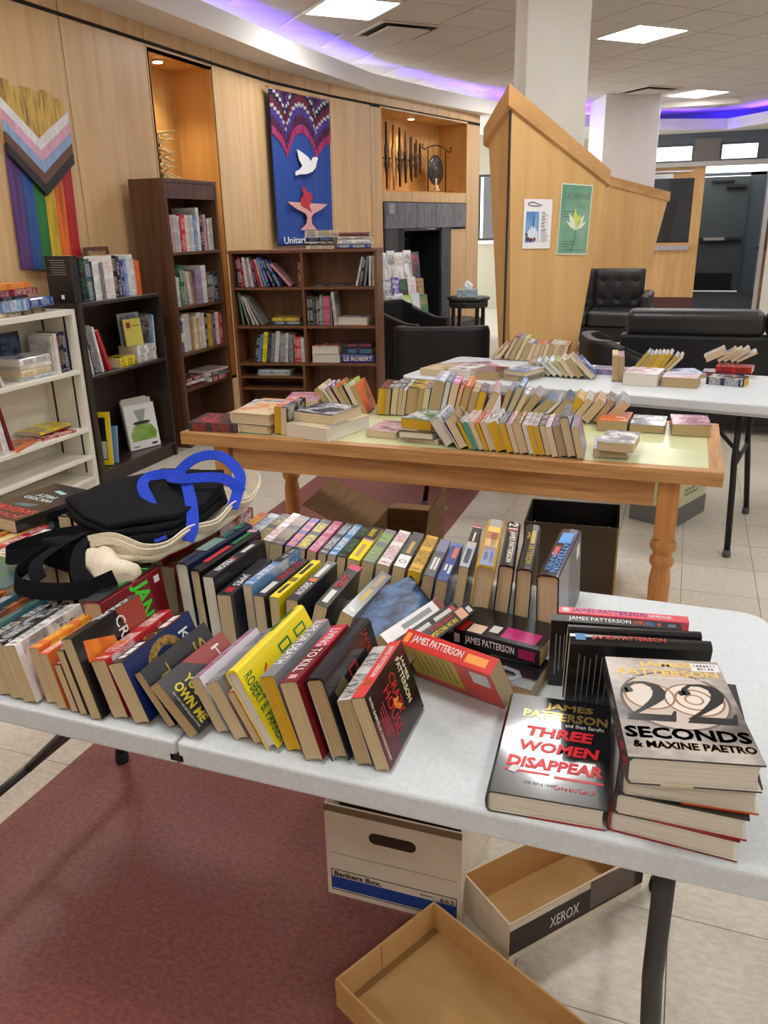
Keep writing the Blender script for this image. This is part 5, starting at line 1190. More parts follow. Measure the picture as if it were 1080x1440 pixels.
for b2, u0, u1, c_ in ((st4[0], .0, .55, (150, 22, 34)), (st4[1], .3, 1, (160, 26, 40)), (st4[2], .45, 1, (214, 92, 40)), (st4[3], .26, .5, (206, 198, 160))):
    MB().box(-.5, .5, -.5, .5, -.5, .5).build('board_edge_colour', INK(c_), b2).matrix_local = Matrix.Translation((-b2['T'] / 2 + .0012, .0, b2['Wd'] * (1 - (u0 + u1) / 2))) @ Matrix.Diagonal((.0027, .0008, b2['Wd'] * (u1 - u0), 1))
b_ = st4[3]; b_.children[0]['gloss'] = .45
face_patch(b_, noise_mat('grey jacket print', (104, 98, 94), (206, 198, 192), (9, 9, 9), .16), .0, 1, 0, 1, lift=.0001)
def stroke_two(r, u0, v0, w, h):
    """a bold serif figure two: a band of changing width along its stroke, then the foot"""
    T, L, Wd = r['T'], r['L'], r['Wd']; P_ = [(.10, .66, .02), (.13, .74, .085), (.22, .74, .09), (.20, .84, .05), (.34, .955, .035), (.55, .965, .05), (.74, .88, .10), (.80, .73, .125), (.74, .58, .115), (.60, .44, .085), (.40, .28, .05), (.20, .14, .04), (.10, .07, .04)]
    P_ = [Vector((x * Wd * w, y * L * h, hw * Wd * w)) for x, y, hw in P_]; pts = []
    for i in range(len(P_) - 1):
        for k in range(4): pts.append(P_[i].lerp(P_[i + 1], k / 4))
    pts.append(P_[-1]); b = MB(); vs = []; n_ = len(pts)
    for i, p in enumerate(pts):
        d = pts[min(i + 1, n_ - 1)] - pts[max(i - 1, 0)]; nn = Vector((-d.y, d.x)).normalized() * p.z; vs += [(p.x + nn.x, p.y + nn.y), (p.x - nn.x, p.y - nn.y)]
    foot = [(x * Wd * w, y * L * h) for x, y in ((.03, .0), (.93, .0), (1.0, .26), (.95, .26), (.88, .155), (.20, .155))]
    e = T / 2 + .0005; Q = lambda x, y, dz=0: (e + dz, v0 * L + y, Wd * (1 - u0) - x)
    b.add([Q(x, y) for x, y in vs], [(2 * i, 2 * i + 1, 2 * i + 3, 2 * i + 2) for i in range(n_ - 1)]); b.add([Q(x, y, .00004) for x, y in foot], [tuple(range(len(foot)))])
    return b.build('numeral_two', INK((14, 14, 16), .3), r)
def face_disc(r, u, v, rad, m_, lift, inner=0.0, n=40, sx=1.0):
    b = MB(); T, L, Wd = r['T'], r['L'], r['Wd']; vs = []
    for k in range(n):
        a = 2 * math.pi * k / n; vs.append((0, rad * math.sin(a), rad * sx * math.cos(a))); vs.append((0, inner * math.sin(a), inner * sx * math.cos(a)))
    b.add(vs, [(2 * k + 1, 2 * ((k + 1) % n) + 1, 2 * ((k + 1) % n), 2 * k) for k in range(n)])
    o = b.build('clock_print', m_, r); o.matrix_local = Matrix.Translation((T / 2 + lift, v * L, Wd * (1 - u))); return o
face_disc(b_, .5, .55, .072, INK((196, 182, 172)), .00018); face_disc(b_, .5, .55, .072, INK((96, 84, 78)), .00022, .068); face_disc(b_, .30, .58, .034, INK((216, 206, 196)), .00026); face_disc(b_, .30, .58, .034, INK((150, 110, 60)), .0003, .031)
face_disc(b_, .66, .56, .040, INK((222, 210, 200)), .00028); face_disc(b_, .66, .56, .040, INK((140, 100, 64)), .00031, .037); face_disc(b_, .66, .56, .026, INK((150, 112, 72)), .00032, .0225); face_disc(b_, .66, .56, .013, INK((160, 120, 80)), .00033, .010)
ft_(b_, 'JAMES', (228, 190, 96), .52, .925, .48, .07, rough=.45, lift=.0004, bold=.0005); ft_(b_, 'PATTERSON', (228, 190, 96), .52, .838, .86, .07, rough=.45, lift=.0004, bold=.0005); ft_(b_, "THE NEW WOMEN'S MURDER CLUB NOVEL", (226, 226, 226), .5, .775, .74, .024, lift=.0004)
for u0 in (.04, .52): stroke_two(b_, u0, .33, .44, .40); ft_(b_, 'SECONDS', (24, 24, 26), .5, .22, .96, .10, lift=.0005, bold=.0006); ft_(b_, '& MAXINE PAETRO', (232, 174, 44), .52, .115, .92, .06, lift=.0005, bold=.0006, rough=.6)
face_patch(b_, 'W', .74, .99, .875, .965, lift=.0006, name='price_label'); ft_(b_, '1656011', 'k', .865, .937, .18, .022, lift=.0008); ft_(b_, '$21.95', 'k', .865, .900, .14, .022, lift=.0008)
# ------------------------------------------------------------------ oak table, far table and shelves: rows written as colour:lettering:thickness:width:lean:pages
def parse(spec, W0, lean0, pg0):
    out = []
    for tok in spec.split():
        q = tok.split(':'); d = dict(c1=q[0], c2=q[1], T=float(q[2]) / 1000, W=(float(q[3]) / 1000 if len(q) > 3 and q[3] else W0), lean=(float(q[4]) if len(q) > 4 and q[4] else lean0), pg=(q[5] if len(q) > 5 and q[5] else pg0), hard=len(q) > 6)
        out.append(d)
    return out
PGN = dict(y='yellow edged', g='teal edged', d='brown edged', w='white edged', t='', n='')
def cyc_labels(its, where, skip=''):
    n = len(its)
    for k, it in enumerate(its):
        kind = 'hardback' if it['hard'] else 'paperback'; e = PGN[it['pg']]
        it['lb'] = ' '.join(('%s %s %s, %s from left %s' % (e, CN[it['c1']], kind, ORD[k + 1], where)).split())
def gen_row(spec, start, y, yaw, L, where, group, z, W0=.108, lean0=0, pg0='t', dy=0.0, jit=.006, direction=1, ts=1.0):
    its = parse(spec, W0, lean0, pg0)
    for it in its: it['T'] *= ts
    its = its; its[0]['x'] = start
    pack(its, direction=direction); cyc_labels(its, where)
    for it in its:
        yy = y + dy * (it['x'] - start) + rnd.uniform(-jit, jit); l_ = L * rnd.uniform(.95, 1.04) * (1.12 if it['hard'] else 1)
        book(it['lb'], upright(it['x'], yy, z, it['T'], it['lean'], yaw + rnd.uniform(-1, 1) * 0), it['T'], l_, it['W'], it['c1'], it['c2'], it['hard'], it['pg'], 1.0, group)
    return its
OZ = .7555
gen_row('Q:N:34:112:-33:w:h B:W:5:105:-32:w E:K:26:118:-29:n D:W:12:108:-26:y w:R:16:108:-24:g w:O:16:108:-23:n O:k:12:108:-22:y w:R:20:108:-21:n W:K:32:108:-20:y S:K:20:108:-19:y p:S:17:108:-18:n E:K:26:108:-18 W:k:13:108:-17:w w:D:17:108:-17:y w:k:16:108:-17:y k:W:19:108:-16:n W:p:17:108:-16:n V:k:24:110:-15.5:d s:b:28:142:-15:t:h V:S:20:112:-14.5:t',
        -.735, 2.652, -4, .19, 'in front row, oak table', 'paperbacks in the front row of the oak table', OZ, dy=-.05, ts=1.08)
gen_row('C:k:24:125:-36:d W:S:12:128:-34:w P:W:18:128:-32:t O:K:22:130:-30:t k:Y:18:130:-28:d L:W:22:135:-25:w O:D:20:130:-22:d', -1.36, 3.06, -9, .19, 'in tilted group, oak table', 'tilted books at the back of the oak table', OZ)
gen_row('K:R:34:112:6:y k:W:20:112:6:d s:W:26:116:7:n s:Q:16:116:7:t W:k:14:112:8:t K:Y:44:112:8:d y:K:22:118:9:d s:p:24:118:9:n Q:S:46:150:11:d:h b:W:22:150:12:w:h R:W:30:140:12:n R:p:16:120:13:t O:E:30:130:14:d:h C:k:28:108:12:d s:V:28:108:13:y p:b:30:112:24:t:h',
        -1.160, 3.085, -9, .20, 'in long back row, oak table', 'books in the long back row of the oak table', OZ, dy=.12)
gen_row('V:b:20:125:18:d b:W:26:140:22:t:h k:W:20:110:26:n E:b:30:112:34:d b:E:34:106:46:d w:S:14:106:44:w N:b:30:106:40:d y:C:30:106:36:y w:E:26:106:34:t C:R:34:106:38:t P:Y:24:106:34:d Q:k:36:106:42:t', -.665, 3.15, -4, .175, 'in heaped back row, oak table', 'leaning books at the heaped end of the oak table', OZ, dy=.0)
def flat_pile(specs, x, y, z, where, base=None, group=None):
    """specs bottom to top: (c1, c2, T, L, W, rot, pages, hard, dx, dy, colour words)"""
    out = []
    for k, (c1, c2, T, L, Wd, rot, pg, hd, dx, dy, words_) in enumerate(specs):
        lb = '%s %s' % (words_, where)
        b_ = lying(lb, x + dx, y + dy, z, T, L, Wd, rot, c1, c2, hd, pg, 1.0, group=group)
        if base is not None: b_.matrix_world = base @ b_.matrix_world
        z += T + .0004; out.append(b_)
    return out
flat_pile([('k', 'R', .036, .21, .17, 96, 'w', False, 0, 0, 'grey and red paperback with wavy damp pages at the corner')], -1.70, 2.72, OZ, 'of the oak table')
flat_pile([('T', 'C', .036, .22, .17, -4, 'n', True, 0, 0, 'teal backed hardback under the picture covered book'), ('C', 'O', .042, .22, .175, -3, 'n', True, .005, .0, 'cream picture jacketed hardback on top of the pair')], -1.535, 2.765, OZ, 'at the end of the oak table')
flat_pile([('Q', 'k', .03, .20, .15, 8, 'n', False, 0, 0, 'pale patterned paperback lying behind the cream hardback')], -1.68, 3.03, OZ, 'on the oak table')
flat_pile([('k', 'W', .03, .19, .14, 12, 't', False, 0, 0, 'dark paperback under the pink flowered one'), ('p', 'R', .034, .20, .15, 14, 't', False, .0, .0, 'pink and red flowered paperback at the back')], -1.50, 3.07, OZ, 'of the oak table')
gen_row('O:W:30:108:2:y K:w:24:108:2:n', -1.425, 2.665, -3, .20, 'of upright pair between oak table piles', 'upright pair between the piles on the oak table', OZ)
flat_pile([('C', 'S', .050, .27, .20, -14, 'w', False, 0, 0, 'thick white edged reference paperback under the black patterned book'), ('K', 'W', .036, .20, .18, -12, 'n', False, -.01, .02, 'tan edged paperback with a black patterned cover on the reference book')], -1.255, 2.765, OZ, 'on the oak table')
flat_pile([('p', 'k', .026, .18, .125, -3, 'n', False, 0, 0, 'pink and grey paperback lying beside the olive covered book')], -1.02, 2.815, OZ, 'on the oak table')
flat_pile([('C', 'w', .016, .19, .12, -6, 'n', False, .03, 0, 'thin cream paperback at the bottom of the olive book pile'), ('k', 'w', .026, .21, .135, -3, 'w', True, .0, 0, 'white edged hardback under the olive covered paperback'), ('g', 'W', .036, .18, .125, -10, 'y', False, .0, .02, 'olive covered paperback with yellow edges lying on a white hardback')], -.87, 2.79, OZ, 'on the oak table')
flat_pile([('V', 'w', .03, .175, .108, 4, 't', False, -.02, .02, 'lilac paperback under the grey mountain covered one'), ('s', 'W', .030, .175, .115, -4, 't', False, .01, -.01, 'thick paperback with a grey mountain cover at the front edge')], -.178, 2.745, OZ, 'of the oak table')
flat_pile([('O', 'W', .040, .175, .11, -3, 'd', False, 0, 0, 'orange and white paperback lying beside the black and white one')], -.215, 3.14, OZ, 'on the oak table')
flat_pile([('K', 'W', .030, .17, .125, -2, 'd', False, 0, 0, 'black paperback with a white wave picture between two flat books')], -.092, 3.15, OZ, 'on the oak table')
flat_pile([('r', 'p', .042, .175, .135, 4, 'd', False, 0, 0, 'thick rust pink paperback lying at the far corner')], .055, 3.14, OZ, 'of the oak table')

FZ = .7375
gen_row('E:W:16:108:-52:t b:W:18:108:-50:n k:W:22:108:-48:w W:b:20:108:-46:w L:W:20:108:-42:t W:S:26:112:-38:n C:k:32:118:-36:d B:W:28:120:-46:n', -.665, 4.24, -3, .18, 'in front row, far white table', 'books in the front row of the far white table', FZ, dy=-.15)
gen_row('p:k:18:106:44:t R:w:20:106:36:n k:W:24:150:27:n:h b:p:30:140:26:d L:W:22:140:24:n W:S:32:108:20:d b:k:24:108:19:n O:s:28:108:18:t p:s:18:108:17:t r:p:24:108:16:n W:k:28:108:16:d W:S:26:108:15:t W:k:22:108:15:d R:W:24:108:15:t', -1.07, 4.74, -2, .17, 'in back row, far white table', 'books in the back row of the far white table', FZ, dy=-.12)
gen_row('C:O:30:132:-3:d p:K:28:128:-3:d', -.302, 4.18, -5, .18, 'of upright pair, far white table', 'upright pair on the far white table', FZ)
gen_row('b:W:16:120:36:y w:k:12:112:35:d W:S:14:112:34:y w:D:14:112:34:y W:k:16:112:33:y C:S:14:112:33:y w:S:18:112:32:y W:k:14:108:40:y w:E:16:106:42:n', -.235, 4.50, 2, .17, 'of the fan on far white table', 'yellow edged paperbacks fanned on the far white table', FZ, dy=.05)
flat_pile([('C', 'E', .036, .20, .13, -14, 'n', False, 0, 0, 'cream paperback lying at the end')], -1.235, 4.22, FZ, 'of the far white table')
flat_pile([('W', 'k', .044, .20, .135, -12, 'w', False, 0, 0, 'white book with a black crest lying beside the cream paperback')], -1.075, 4.20, FZ, 'on the far white table')
flat_pile([('r', 'k', .044, .18, .118, -8, 'd', False, 0, 0, 'maroon covered thick paperback lying beside the white crest book')], -.925, 4.16, FZ, 'on the far white table')
flat_pile([('Q', 'k', .03, .18, .11, -30, 't', False, .0, .02, 'tan edged paperback under the pale blue covered one'), ('b', 'W', .026, .19, .13, -22, 'n', True, .02, .0, 'pale blue covered hardback resting askew before the leaning row')], -.775, 4.15, FZ, 'on the far white table')
flat_pile([('p', 'K', .008, .28, .20, -60, 'w', False, 0, 0, 'pink and black magazine lying flat at the back')], -1.12, 4.48, FZ, 'of the far white table')
flat_pile([('V', 'B', .030, .18, .11, 85, 'w', False, 0, 0, 'lilac blue covered paperback behind the upright pair')], -.345, 4.42, FZ, 'on the far white table')
flat_pile([('w', 'R', .060, .20, .165, -8, 'w', False, 0, 0, 'thick white edged red and grey paperback before the yellow fan')], -.165, 4.19, FZ, 'on the far white table')
flat_pile([('p', 'b', .048, .175, .165, -6, 'd', False, 0, 0, 'pink and blue covered thick paperback before the yellow fan')], .012, 4.18, FZ, 'on the far white table')
flat_pile([('b', 'W', .02, .19, .12, 20, 'd', False, 0, 0, 'pale blue covered paperback lying behind the pink and blue one')], .045, 4.46, FZ, 'on the far white table')
flat_pile([('N', 'W', .036, .175, .11, 75, 'y', False, 0, 0, 'navy spined paperback with yellow edges lying')], .225, 4.25, FZ, 'near the table legs on the far white table')
flat_pile([('N', 'R', .026, .20, .11, 84, 't', False, -.02, .0, 'dark paperback lying under the pale leaning books'), ('R', 'K', .030, .17, .108, 80, 't', False, .03, 0.005, 'red patterned paperback under the pale leaning books')], .235, 4.47, FZ, 'at the end of the far white table')
gen_row('w:S:34:106:62:n w:k:16:106:52:n C:S:16:106:52:n W:k:18:106:50:n w:E:14:106:60:n', .12, 4.53, 2, .11, 'heaped on the two dark books', 'pale books heaped at the end of the far white table', FZ + .058)

# shelves
def shelf_row(mw, spec, x0, z, where, group, lean0=0, H0=.23, pg0='n', front=.03, direction=1, depth=None, marks=.6, fill=None):
    its = parse(spec, H0, lean0, pg0)
    if fill:
        tot = sum(it['T'] for it in its)
        for it in its: it['T'] *= fill / tot
    its[0]['x'] = x0 + direction * its[0]['T'] / 2 + (max(0, -math.sin(R(its[0]['lean'])) * its[0]['W']) if direction > 0 else 0)
    pack(its, direction=direction); cyc_labels(its[::direction], where)
    for it in its:
        a = R(it['lean']); H = it['W']; Wd = depth or min(.2, max(.11, H * .70))
        Yd = mw.to_3x3() @ Vector((math.sin(a), 0, math.cos(a))); Zd = mw.to_3x3() @ Vector((0, -1, 0))
        o = mw @ Vector((it['x'], front + rnd.uniform(0, .02) + Wd, z + abs(math.sin(a)) * it['T'] / 2 + .0004))
        it['obj'] = book(it['lb'], pose(o, Yd, Zd), it['T'], H, Wd, it['c1'], it['c2'], it['hard'], it['pg'], marks, group)
    return its
def shelf_pile(mw, specs, x, y, z, where, group=None, spine='front'):
    """flat books on a shelf, spine to the front; x, y the middle of the spine: (c1, c2, T, L, W, turn, pages, hard, words)"""
    for (c1, c2, T, L, Wd, rot, pg, hd, words_) in specs:
        a = R(rot); Yd = Vector((-math.cos(a), -math.sin(a), 0)); Zd = Vector((math.sin(a), -math.cos(a), 0))
        m = pose((0, 0, 0), Yd, Zd); off = m @ Vector((0, L / 2, Wd)); m.translation = Vector((x, y, z + T / 2)) - Vector((off.x, off.y, 0))
        r_ = book('%s %s' % (words_, where), mw @ m, T, L, Wd, c1, c2, hd, pg, 1.0, group); z += T + .0003
        yield r_
def faced(mw, label, x, y, z, T, H, Wd, c1, c2, turn=0, lean=8, hard=True, pages='w', marks=1.0):
    """standing with its front cover to the room"""
    a = R(turn); n_ = Vector((math.sin(a), -math.cos(a), 0)); l_ = R(lean); Yd = Vector((-n_.x * math.sin(l_), -n_.y * math.sin(l_), math.cos(l_)))
    Xd = Vector((n_.x * math.cos(l_), n_.y * math.cos(l_), math.sin(l_))); Zd = Xd.cross(Yd)
    m = Matrix((Xd, Yd, Zd)).transposed().to_4x4(); off = m @ Vector((0, 0, Wd / 2)); m.translation = Vector((x, y, z + T * .5 * math.sin(l_) + .001)) - Vector((off.x, off.y, 0))
    return book(label, mw @ m, T, H, Wd, c1, c2, hard, pages, marks)
gw = 'books on the walnut bookcase'
shelf_row(M_TL, 'W:K:13:270:-2 k:W:12:262:-2 p:S:20:240:-2 Q:k:22:242 W:k:13:236 Z:W:24:246 W:Z:16:240 C:b:14:238 Q:S:22:240 b:W:20:238 W:S:18:290 K:W:24:265 p:k:12:244 K:O:12:236 W:k:16:215 w:k:14:222', .028, 1.3625, 'on walnut bookcase top shelf', gw, fill=.545)
shelf_row(M_TL, 'W:R:14:192:-2 W:K:14:205 W:r:12:196 G:W:22:275 p:R:18:236 w:S:20:228:-7 E:D:18:222:-7 V:r:36:236 W:S:30:262 D:W:22:205 b:Y:26:190 N:W:20:205', .028, .9985, 'on walnut bookcase second shelf', gw, fill=.535)
its = shelf_row(M_TL, 'P:L:38:222 W:K:14:240 w:V:44:262 E:D:18:200 C:S:20:236 J:W:12:222 W:P:26:256 W:Z:20:250 K:W:18:240 y:k:20:236 S:k:14:226 r:W:24:250 W:R:22:236 R:W:18:230', .028, .6785, 'on walnut bookcase third shelf', gw, fill=.575)
spine_patch(its[0]['obj'], (206, 214, 150), .38, .66)
for _ in shelf_pile(M_TL, [('k', 'R', .02, .25, .2, 5, 'w', False, 'charcoal magazine at the bottom of the pile'), ('W', 'S', .02, .26, .2, -4, 'w', False, 'white book in the pile'), ('r', 'W', .03, .25, .19, 3, 'w', True, 'maroon hardback on top of the pile')], .17, .03, .4245, 'on the low shelf of the walnut bookcase', gw): pass
for _ in shelf_pile(M_TL, [('R', 'W', .032, .23, .18, 4, 'w', False, 'red and white paperback under the second pile'), ('S', 'k', .018, .27, .2, -3, 'w', False, 'silver grey magazine in the second pile'), ('s', 'W', .016, .27, .2, 6, 'w', False, 'slate grey magazine in the second pile'), ('w', 'p', .014, .26, .19, -2, 'w', False, 'pale magazine on top of the second pile')], .47, .0, .4245, 'on the low shelf of the walnut bookcase', gw): pass
g3 = 'books on the teak bookcase'
shelf_row(M_C3, 'N:W:18:215:-4 R:W:20:220:-4 r:W:16:210:-4 W:k:20:218:-5 p:S:18:205:-6 W:N:14:215:-7 N:W:14:212:-9 R:k:18:205:-12 p:k:16:205:-13 b:W:14:218:-15 B:W:20:222:-16 N:W:18:220:-22 B:W:20:215:-28 p:R:18:215:-42', .03, SH3[0] + .0005, 'in teak bookcase top bay', g3)
shelf_row(M_C3, 'R:W:14:180 r:W:12:190', .553, SH3[0] + .0005, 'by the divider, teak bookcase top bay', g3, direction=-1)
shelf_row(M_C3, 'w:k:16:215:0 w:S:18:215:2 S:k:16:215:8 N:W:20:215:12 w:k:16:212:14', 1.108, SH3[0] + .0005, 'in teak bookcase top far bay', g3, direction=-1)
for _ in shelf_pile(M_C3, [('K', 'S', .012, .30, .2, 2, 'w', False, 'black spiral notebook lying flat')], .78, .05, SH3[0] + .0005, 'in teak bookcase top far bay', g3): pass
shelf_row(M_C3, 'g:S:14:250:-6 S:w:10:240:-14 w:S:14:230:-20 C:S:10:225:-24 S:g:16:225:-30', .03, SH3[1] + .0005, 'on teak bookcase second shelf', g3)
for _ in shelf_pile(M_C3, [('T', 'W', .03, .24, .18, -3, 'n', True, 'teal book lying under the olive one'), ('J', 'Y', .026, .22, .17, 4, 'n', False, 'olive gold book lying flat on the teal one')], .40, .06, SH3[1] + .0005, 'on teak bookcase second shelf', g3): pass
shelf_row(M_C3, 'k:W:16:215 K:W:22:210 k:S:20:205 T:W:14:205 r:W:16:200 A:W:14:225 M:p:56:215 S:k:12:225 w:k:20:250:-4', .582, SH3[1] + .0005, 'on teak bookcase second far shelf', g3, fill=.20)
for _ in shelf_pile(M_C3, [('W', 'S', .056, .235, .15, 172, 'w', False, 'thick plain white paperback lying alone')], .945, .21, SH3[1] + .0005, 'on teak bookcase second far shelf', g3): pass
shelf_row(M_C3, 'N:W:18:205:10 b:N:16:215:10 Y:K:24:235:8 N:S:20:215:8 S:k:20:225:7 w:S:24:240:7 S:w:26:220:5 w:k:18:225:5 S:k:24:215:2 R:W:10:220 Z:W:26:190 W:S:20:190', .130, SH3[2] + .0005, 'on teak bookcase third shelf', g3, fill=.355)
for _ in shelf_pile(M_C3, [('R', 'W', .066, .225, .17, 180, 'w', True, 'thick white paged volume in red boards lying lowest'), ('Z', 'W', .062, .215, .17, 178, 'w', True, 'thick white paged volume in crimson boards lying above')], .71, .215, SH3[2] + .0005, 'on teak bookcase third far shelf', g3): pass
pl_ = list(shelf_pile(M_C3, [('B', 'Y', .062, .255, .18, 0, 'n', True, 'bright blue dictionary with cream spine lettering lying lowest'), ('N', 'b', .052, .23, .17, -3, 'n', True, 'navy hardback on the blue dictionary'), ('N', 'R', .034, .215, .16, 5, 'n', True, 'dark navy hardback topping the blue dictionary')], .965, .04, SH3[2] + .0005, 'on teak bookcase third far shelf', g3))
sp_r = pl_[0]; spine_patch(sp_r, (36, 56, 170), 0, 1, -.36, .36)
sp_r.children[0]['marks'] = 0.0; o_ = spine_text(sp_r, 'LE ROBERT', (226, 216, 180), .06, .94, .56, bold=.0006, lift=.0006); 
for _ in shelf_pile(M_C3, [('C', 'Y', .008, .26, .18, 0, 'w', False, 'cream pamphlet under the pale blue folders'), ('b', 'W', .018, .27, .19, 2, 'w', False, 'pale blue folder lying on the pamphlet'), ('Q', 'W', .02, .26, .18, -3, 'w', False, 'ice blue folder on top of the others')], .28, .05, .4045, 'in the low pigeonhole of the teak bookcase', g3): pass
for _ in shelf_pile(M_C3, [('C', 'S', .026, .21, .16, 0, 'n', False, 'cream paperback at the bottom of the first pile'), ('K', 'E', .032, .22, .17, 2, 'n', True, 'black hardback with tan lettering in the first pile'), ('N', 'b', .022, .21, .16, -2, 'n', False, 'navy paperback in the first pile'), ('w', 'k', .026, .22, .16, 3, 'w', False, 'off-white magazine pile layer in the first pile'), ('C', 'G', .024, .225, .17, -4, 'w', False, 'cream and green book topping the first pile')], .70, .05, H3 + .0005, 'on top of the teak bookcase', g3): pass
for _ in shelf_pile(M_C3, [('B', 'C', .030, .25, .17, 0, 'n', True, 'blue and cream hardback lowest of the second pile'), ('W', 'k', .032, .24, .17, -2, 'w', True, 'white hardback in the second pile'), ('w', 'K', .024, .235, .16, 3, 'w', True, 'off-white hardback in the second pile'), ('r', 'K', .026, .23, .16, -2, 'n', True, 'dark maroon hardback topping the second pile')], .96, .05, H3 + .0005, 'on top of the teak bookcase', g3): pass
g4 = 'books on the black bookcase'
its = shelf_row(M_BK, 'K:W:40:262:0:n:h K:G:26:250 T:W:22:240 K:S:12:225 W:S:26:225 W:k:18:225 S:k:14:215 W:R:26:240 W:O:22:250 K:W:34:250:0:n:h k:W:16:245 P:W:16:215 b:W:14:225 Q:W:20:245 W:k:18:250 p:W:12:220 O:F:22:210', .02, 1.1155, 'on top of the black bookcase', g4, front=.03, fill=.60)
its[0]['obj'].children[0]['marks'] = 0.0
face_patch(its[0]['obj'], 'W', .42, .54, .08, .17, front=False, name='barcode_label', lift=.0004)
for k in range(7): face_patch(its[0]['obj'], (120, 120, 124), .2 + .04 * (k % 2), .85 - .05 * (k % 3), .90 - k * .05, .915 - k * .05, front=False, lift=.0004, name='printed_lines')
pf = empty('picture_frame', mw=M_BK @ Matrix.Translation((.55, .245, 1.116)) @ Matrix.Rotation(R(-6), 4, 'X'), label='dark picture frame propped against the wall behind the books on the black bookcase', cat='picture frame')
MB().box(-.11, .11, -.008, .012, 0, .02).box(-.11, .11, -.008, .012, .28, .30).box(-.11, -.09, -.008, .012, .02, .28).box(.09, .11, -.008, .012, .02, .28).build('frame', M['walnut'], pf)
MB().box(-.09, .09, 0, .01, .02, .28).build('picture', noise_mat('old print', (150, 112, 80), (190, 160, 120), (12, 12, 12), .5), pf)
shelf_row(M_BK, 'W:K:16:285:-8 k:W:12:285:-8 w:k:12:290:-8 S:k:40:285:-9 W:R:16:280:-10 R:k:26:262:-18', .025, .6905, 'on black bookcase middle shelf', g4, front=.02, depth=.2)
for _ in shelf_pile(M_BK, [('Y', 'K', .028, .16, .13, 4, 'n', False, 'yellow and black paperback at the bottom of the small pile'), ('Y', 'k', .028, .16, .13, 2, 'n', False, 'yellow spined paperback with a black end on the small pile')], .41, .03, .6905, 'on the black bookcase', g4): pass
for _ in shelf_pile(M_BK, [('M', 'Y', .014, .17, .14, 2, 'n', False, 'magenta thin paperback lying behind the small yellow pile'), ('r', 'W', .014, .17, .14, -3, 'n', False, 'maroon thin paperback lying behind the small yellow pile'), ('R', 'Y', .014, .17, .14, 5, 'n', False, 'red thin paperback lying behind the small yellow pile')], .41, .125, .6905, 'on the black bookcase', g4) : pass
pb = list(shelf_pile(M_BK, [('W', 'K', .026, .2, .15, 0, 'n', False, 'lowest white spined copy of the identical pile'), ('W', 'K', .026, .2, .15, 1, 'n', False, 'second white spined copy up of the identical pile'), ('W', 'K', .026, .2, .15, -1, 'n', False, 'third white spined copy up of the identical pile'), ('W', 'K', .026, .2, .15, 0, 'n', False, 'topmost white spined copy of the identical pile')], .62, .03, .6905, 'on the black bookcase', g4))
b_ = faced(M_BK, 'lime yellow book with a red emblem standing face out on the black bookcase', .57, .08, .795, .012, .17, .13, (206, 196, 92), 'r', turn=-18, lean=6, marks=0)
face_patch(b_, (140, 30, 40), .14, .38, .66, .88, name='cover_emblem'); face_patch(b_, (120, 110, 50), .45, .88, .72, .76, name='printed_lines')
b_ = faced(M_BK, 'grey book standing face out behind the lime yellow one on the black bookcase', .59, .12, .795, .014, .205, .17, 'S', 'k', turn=-14, lean=4)
shelf_row(M_BK, 's:W:14:190:2 b:W:13:185:2 Q:W:12:178:2', .692, .796, 'standing on the identical pile, black bookcase', g4, front=.03, depth=.12)
b_ = faced(M_BK, 'yellow bordered tall book leaning in the corner of the low shelf of the black bookcase', .105, .125, .1005, .02, .335, .20, 'Y', 'K', turn=-66, lean=9, marks=0)
face_patch(b_, 'K', .14, .86, .1, .9); face_patch(b_, (206, 206, 210), .16, .84, .12, .45, lift=.0003)
b_ = faced(M_BK, 'pale blue folder leaning behind the yellow bordered book on the black bookcase', .165, .125, .1005, .012, .235, .19, 'b', 'W', turn=-70, lean=14, marks=0)
b_ = faced(M_BK, 'white book with a green glass vase cover standing face out on the low shelf', .56, .09, .1005, .02, .30, .235, 'W', 'G', turn=-20, lean=8, marks=0)
vg = noise_mat('printed green vase', (110, 150, 50), (176, 206, 140), (3, 7, 3), .3)
face_patch(b_, vg, 0, 0, 0, 0, pts=[(.12, .18), (.9, .18), (.95, .34), (.82, .50), (.66, .57), (.36, .57), (.2, .50), (.08, .34)], name='printed_vase'); face_patch(b_, (30, 50, 40), 0, 0, 0, 0, pts=[(.2, .58), (.3, .55), (.7, .55), (.82, .58), (.7, .62), (.3, .62)], lift=.0003, name='printed_vase_rim')
face_patch(b_, (150, 160, 150), 0, 0, 0, 0, pts=[(.42, .62), (.58, .62), (.7, .88), (.3, .88)], lift=.0003, name='printed_vase_neck'); face_patch(b_, 'k', .1, .32, .05, .07, name='printed_lines'); face_patch(b_, 'k', .72, .9, .05, .1, name='printed_lines')
b_ = faced(M_BK, 'large white book standing face out behind the green vase book', .60, .135, .1005, .02, .325, .235, 'w', 'C', turn=-18, lean=8, marks=.3)
b_ = faced(M_BK, 'cream edged book standing last behind the green vase book', .64, .175, .1005, .018, .325, .20, 'C', 'E', turn=-16, lean=8, marks=.3)
g5 = 'books on the white bookcase'
x_ = .22
its = shelf_row(M_WH, 'W:R:18:215:-14 w:b:22:210:-14 W:p:16:205:-14 b:W:12:205:-15 W:T:18:200:-15 C:b:16:200:-16 C:E:14:275:-12 B:W:10:190:-15 w:p:20:180:-17', .10, .7355, 'on white bookcase top shelf', g5, front=.03, depth=.16)
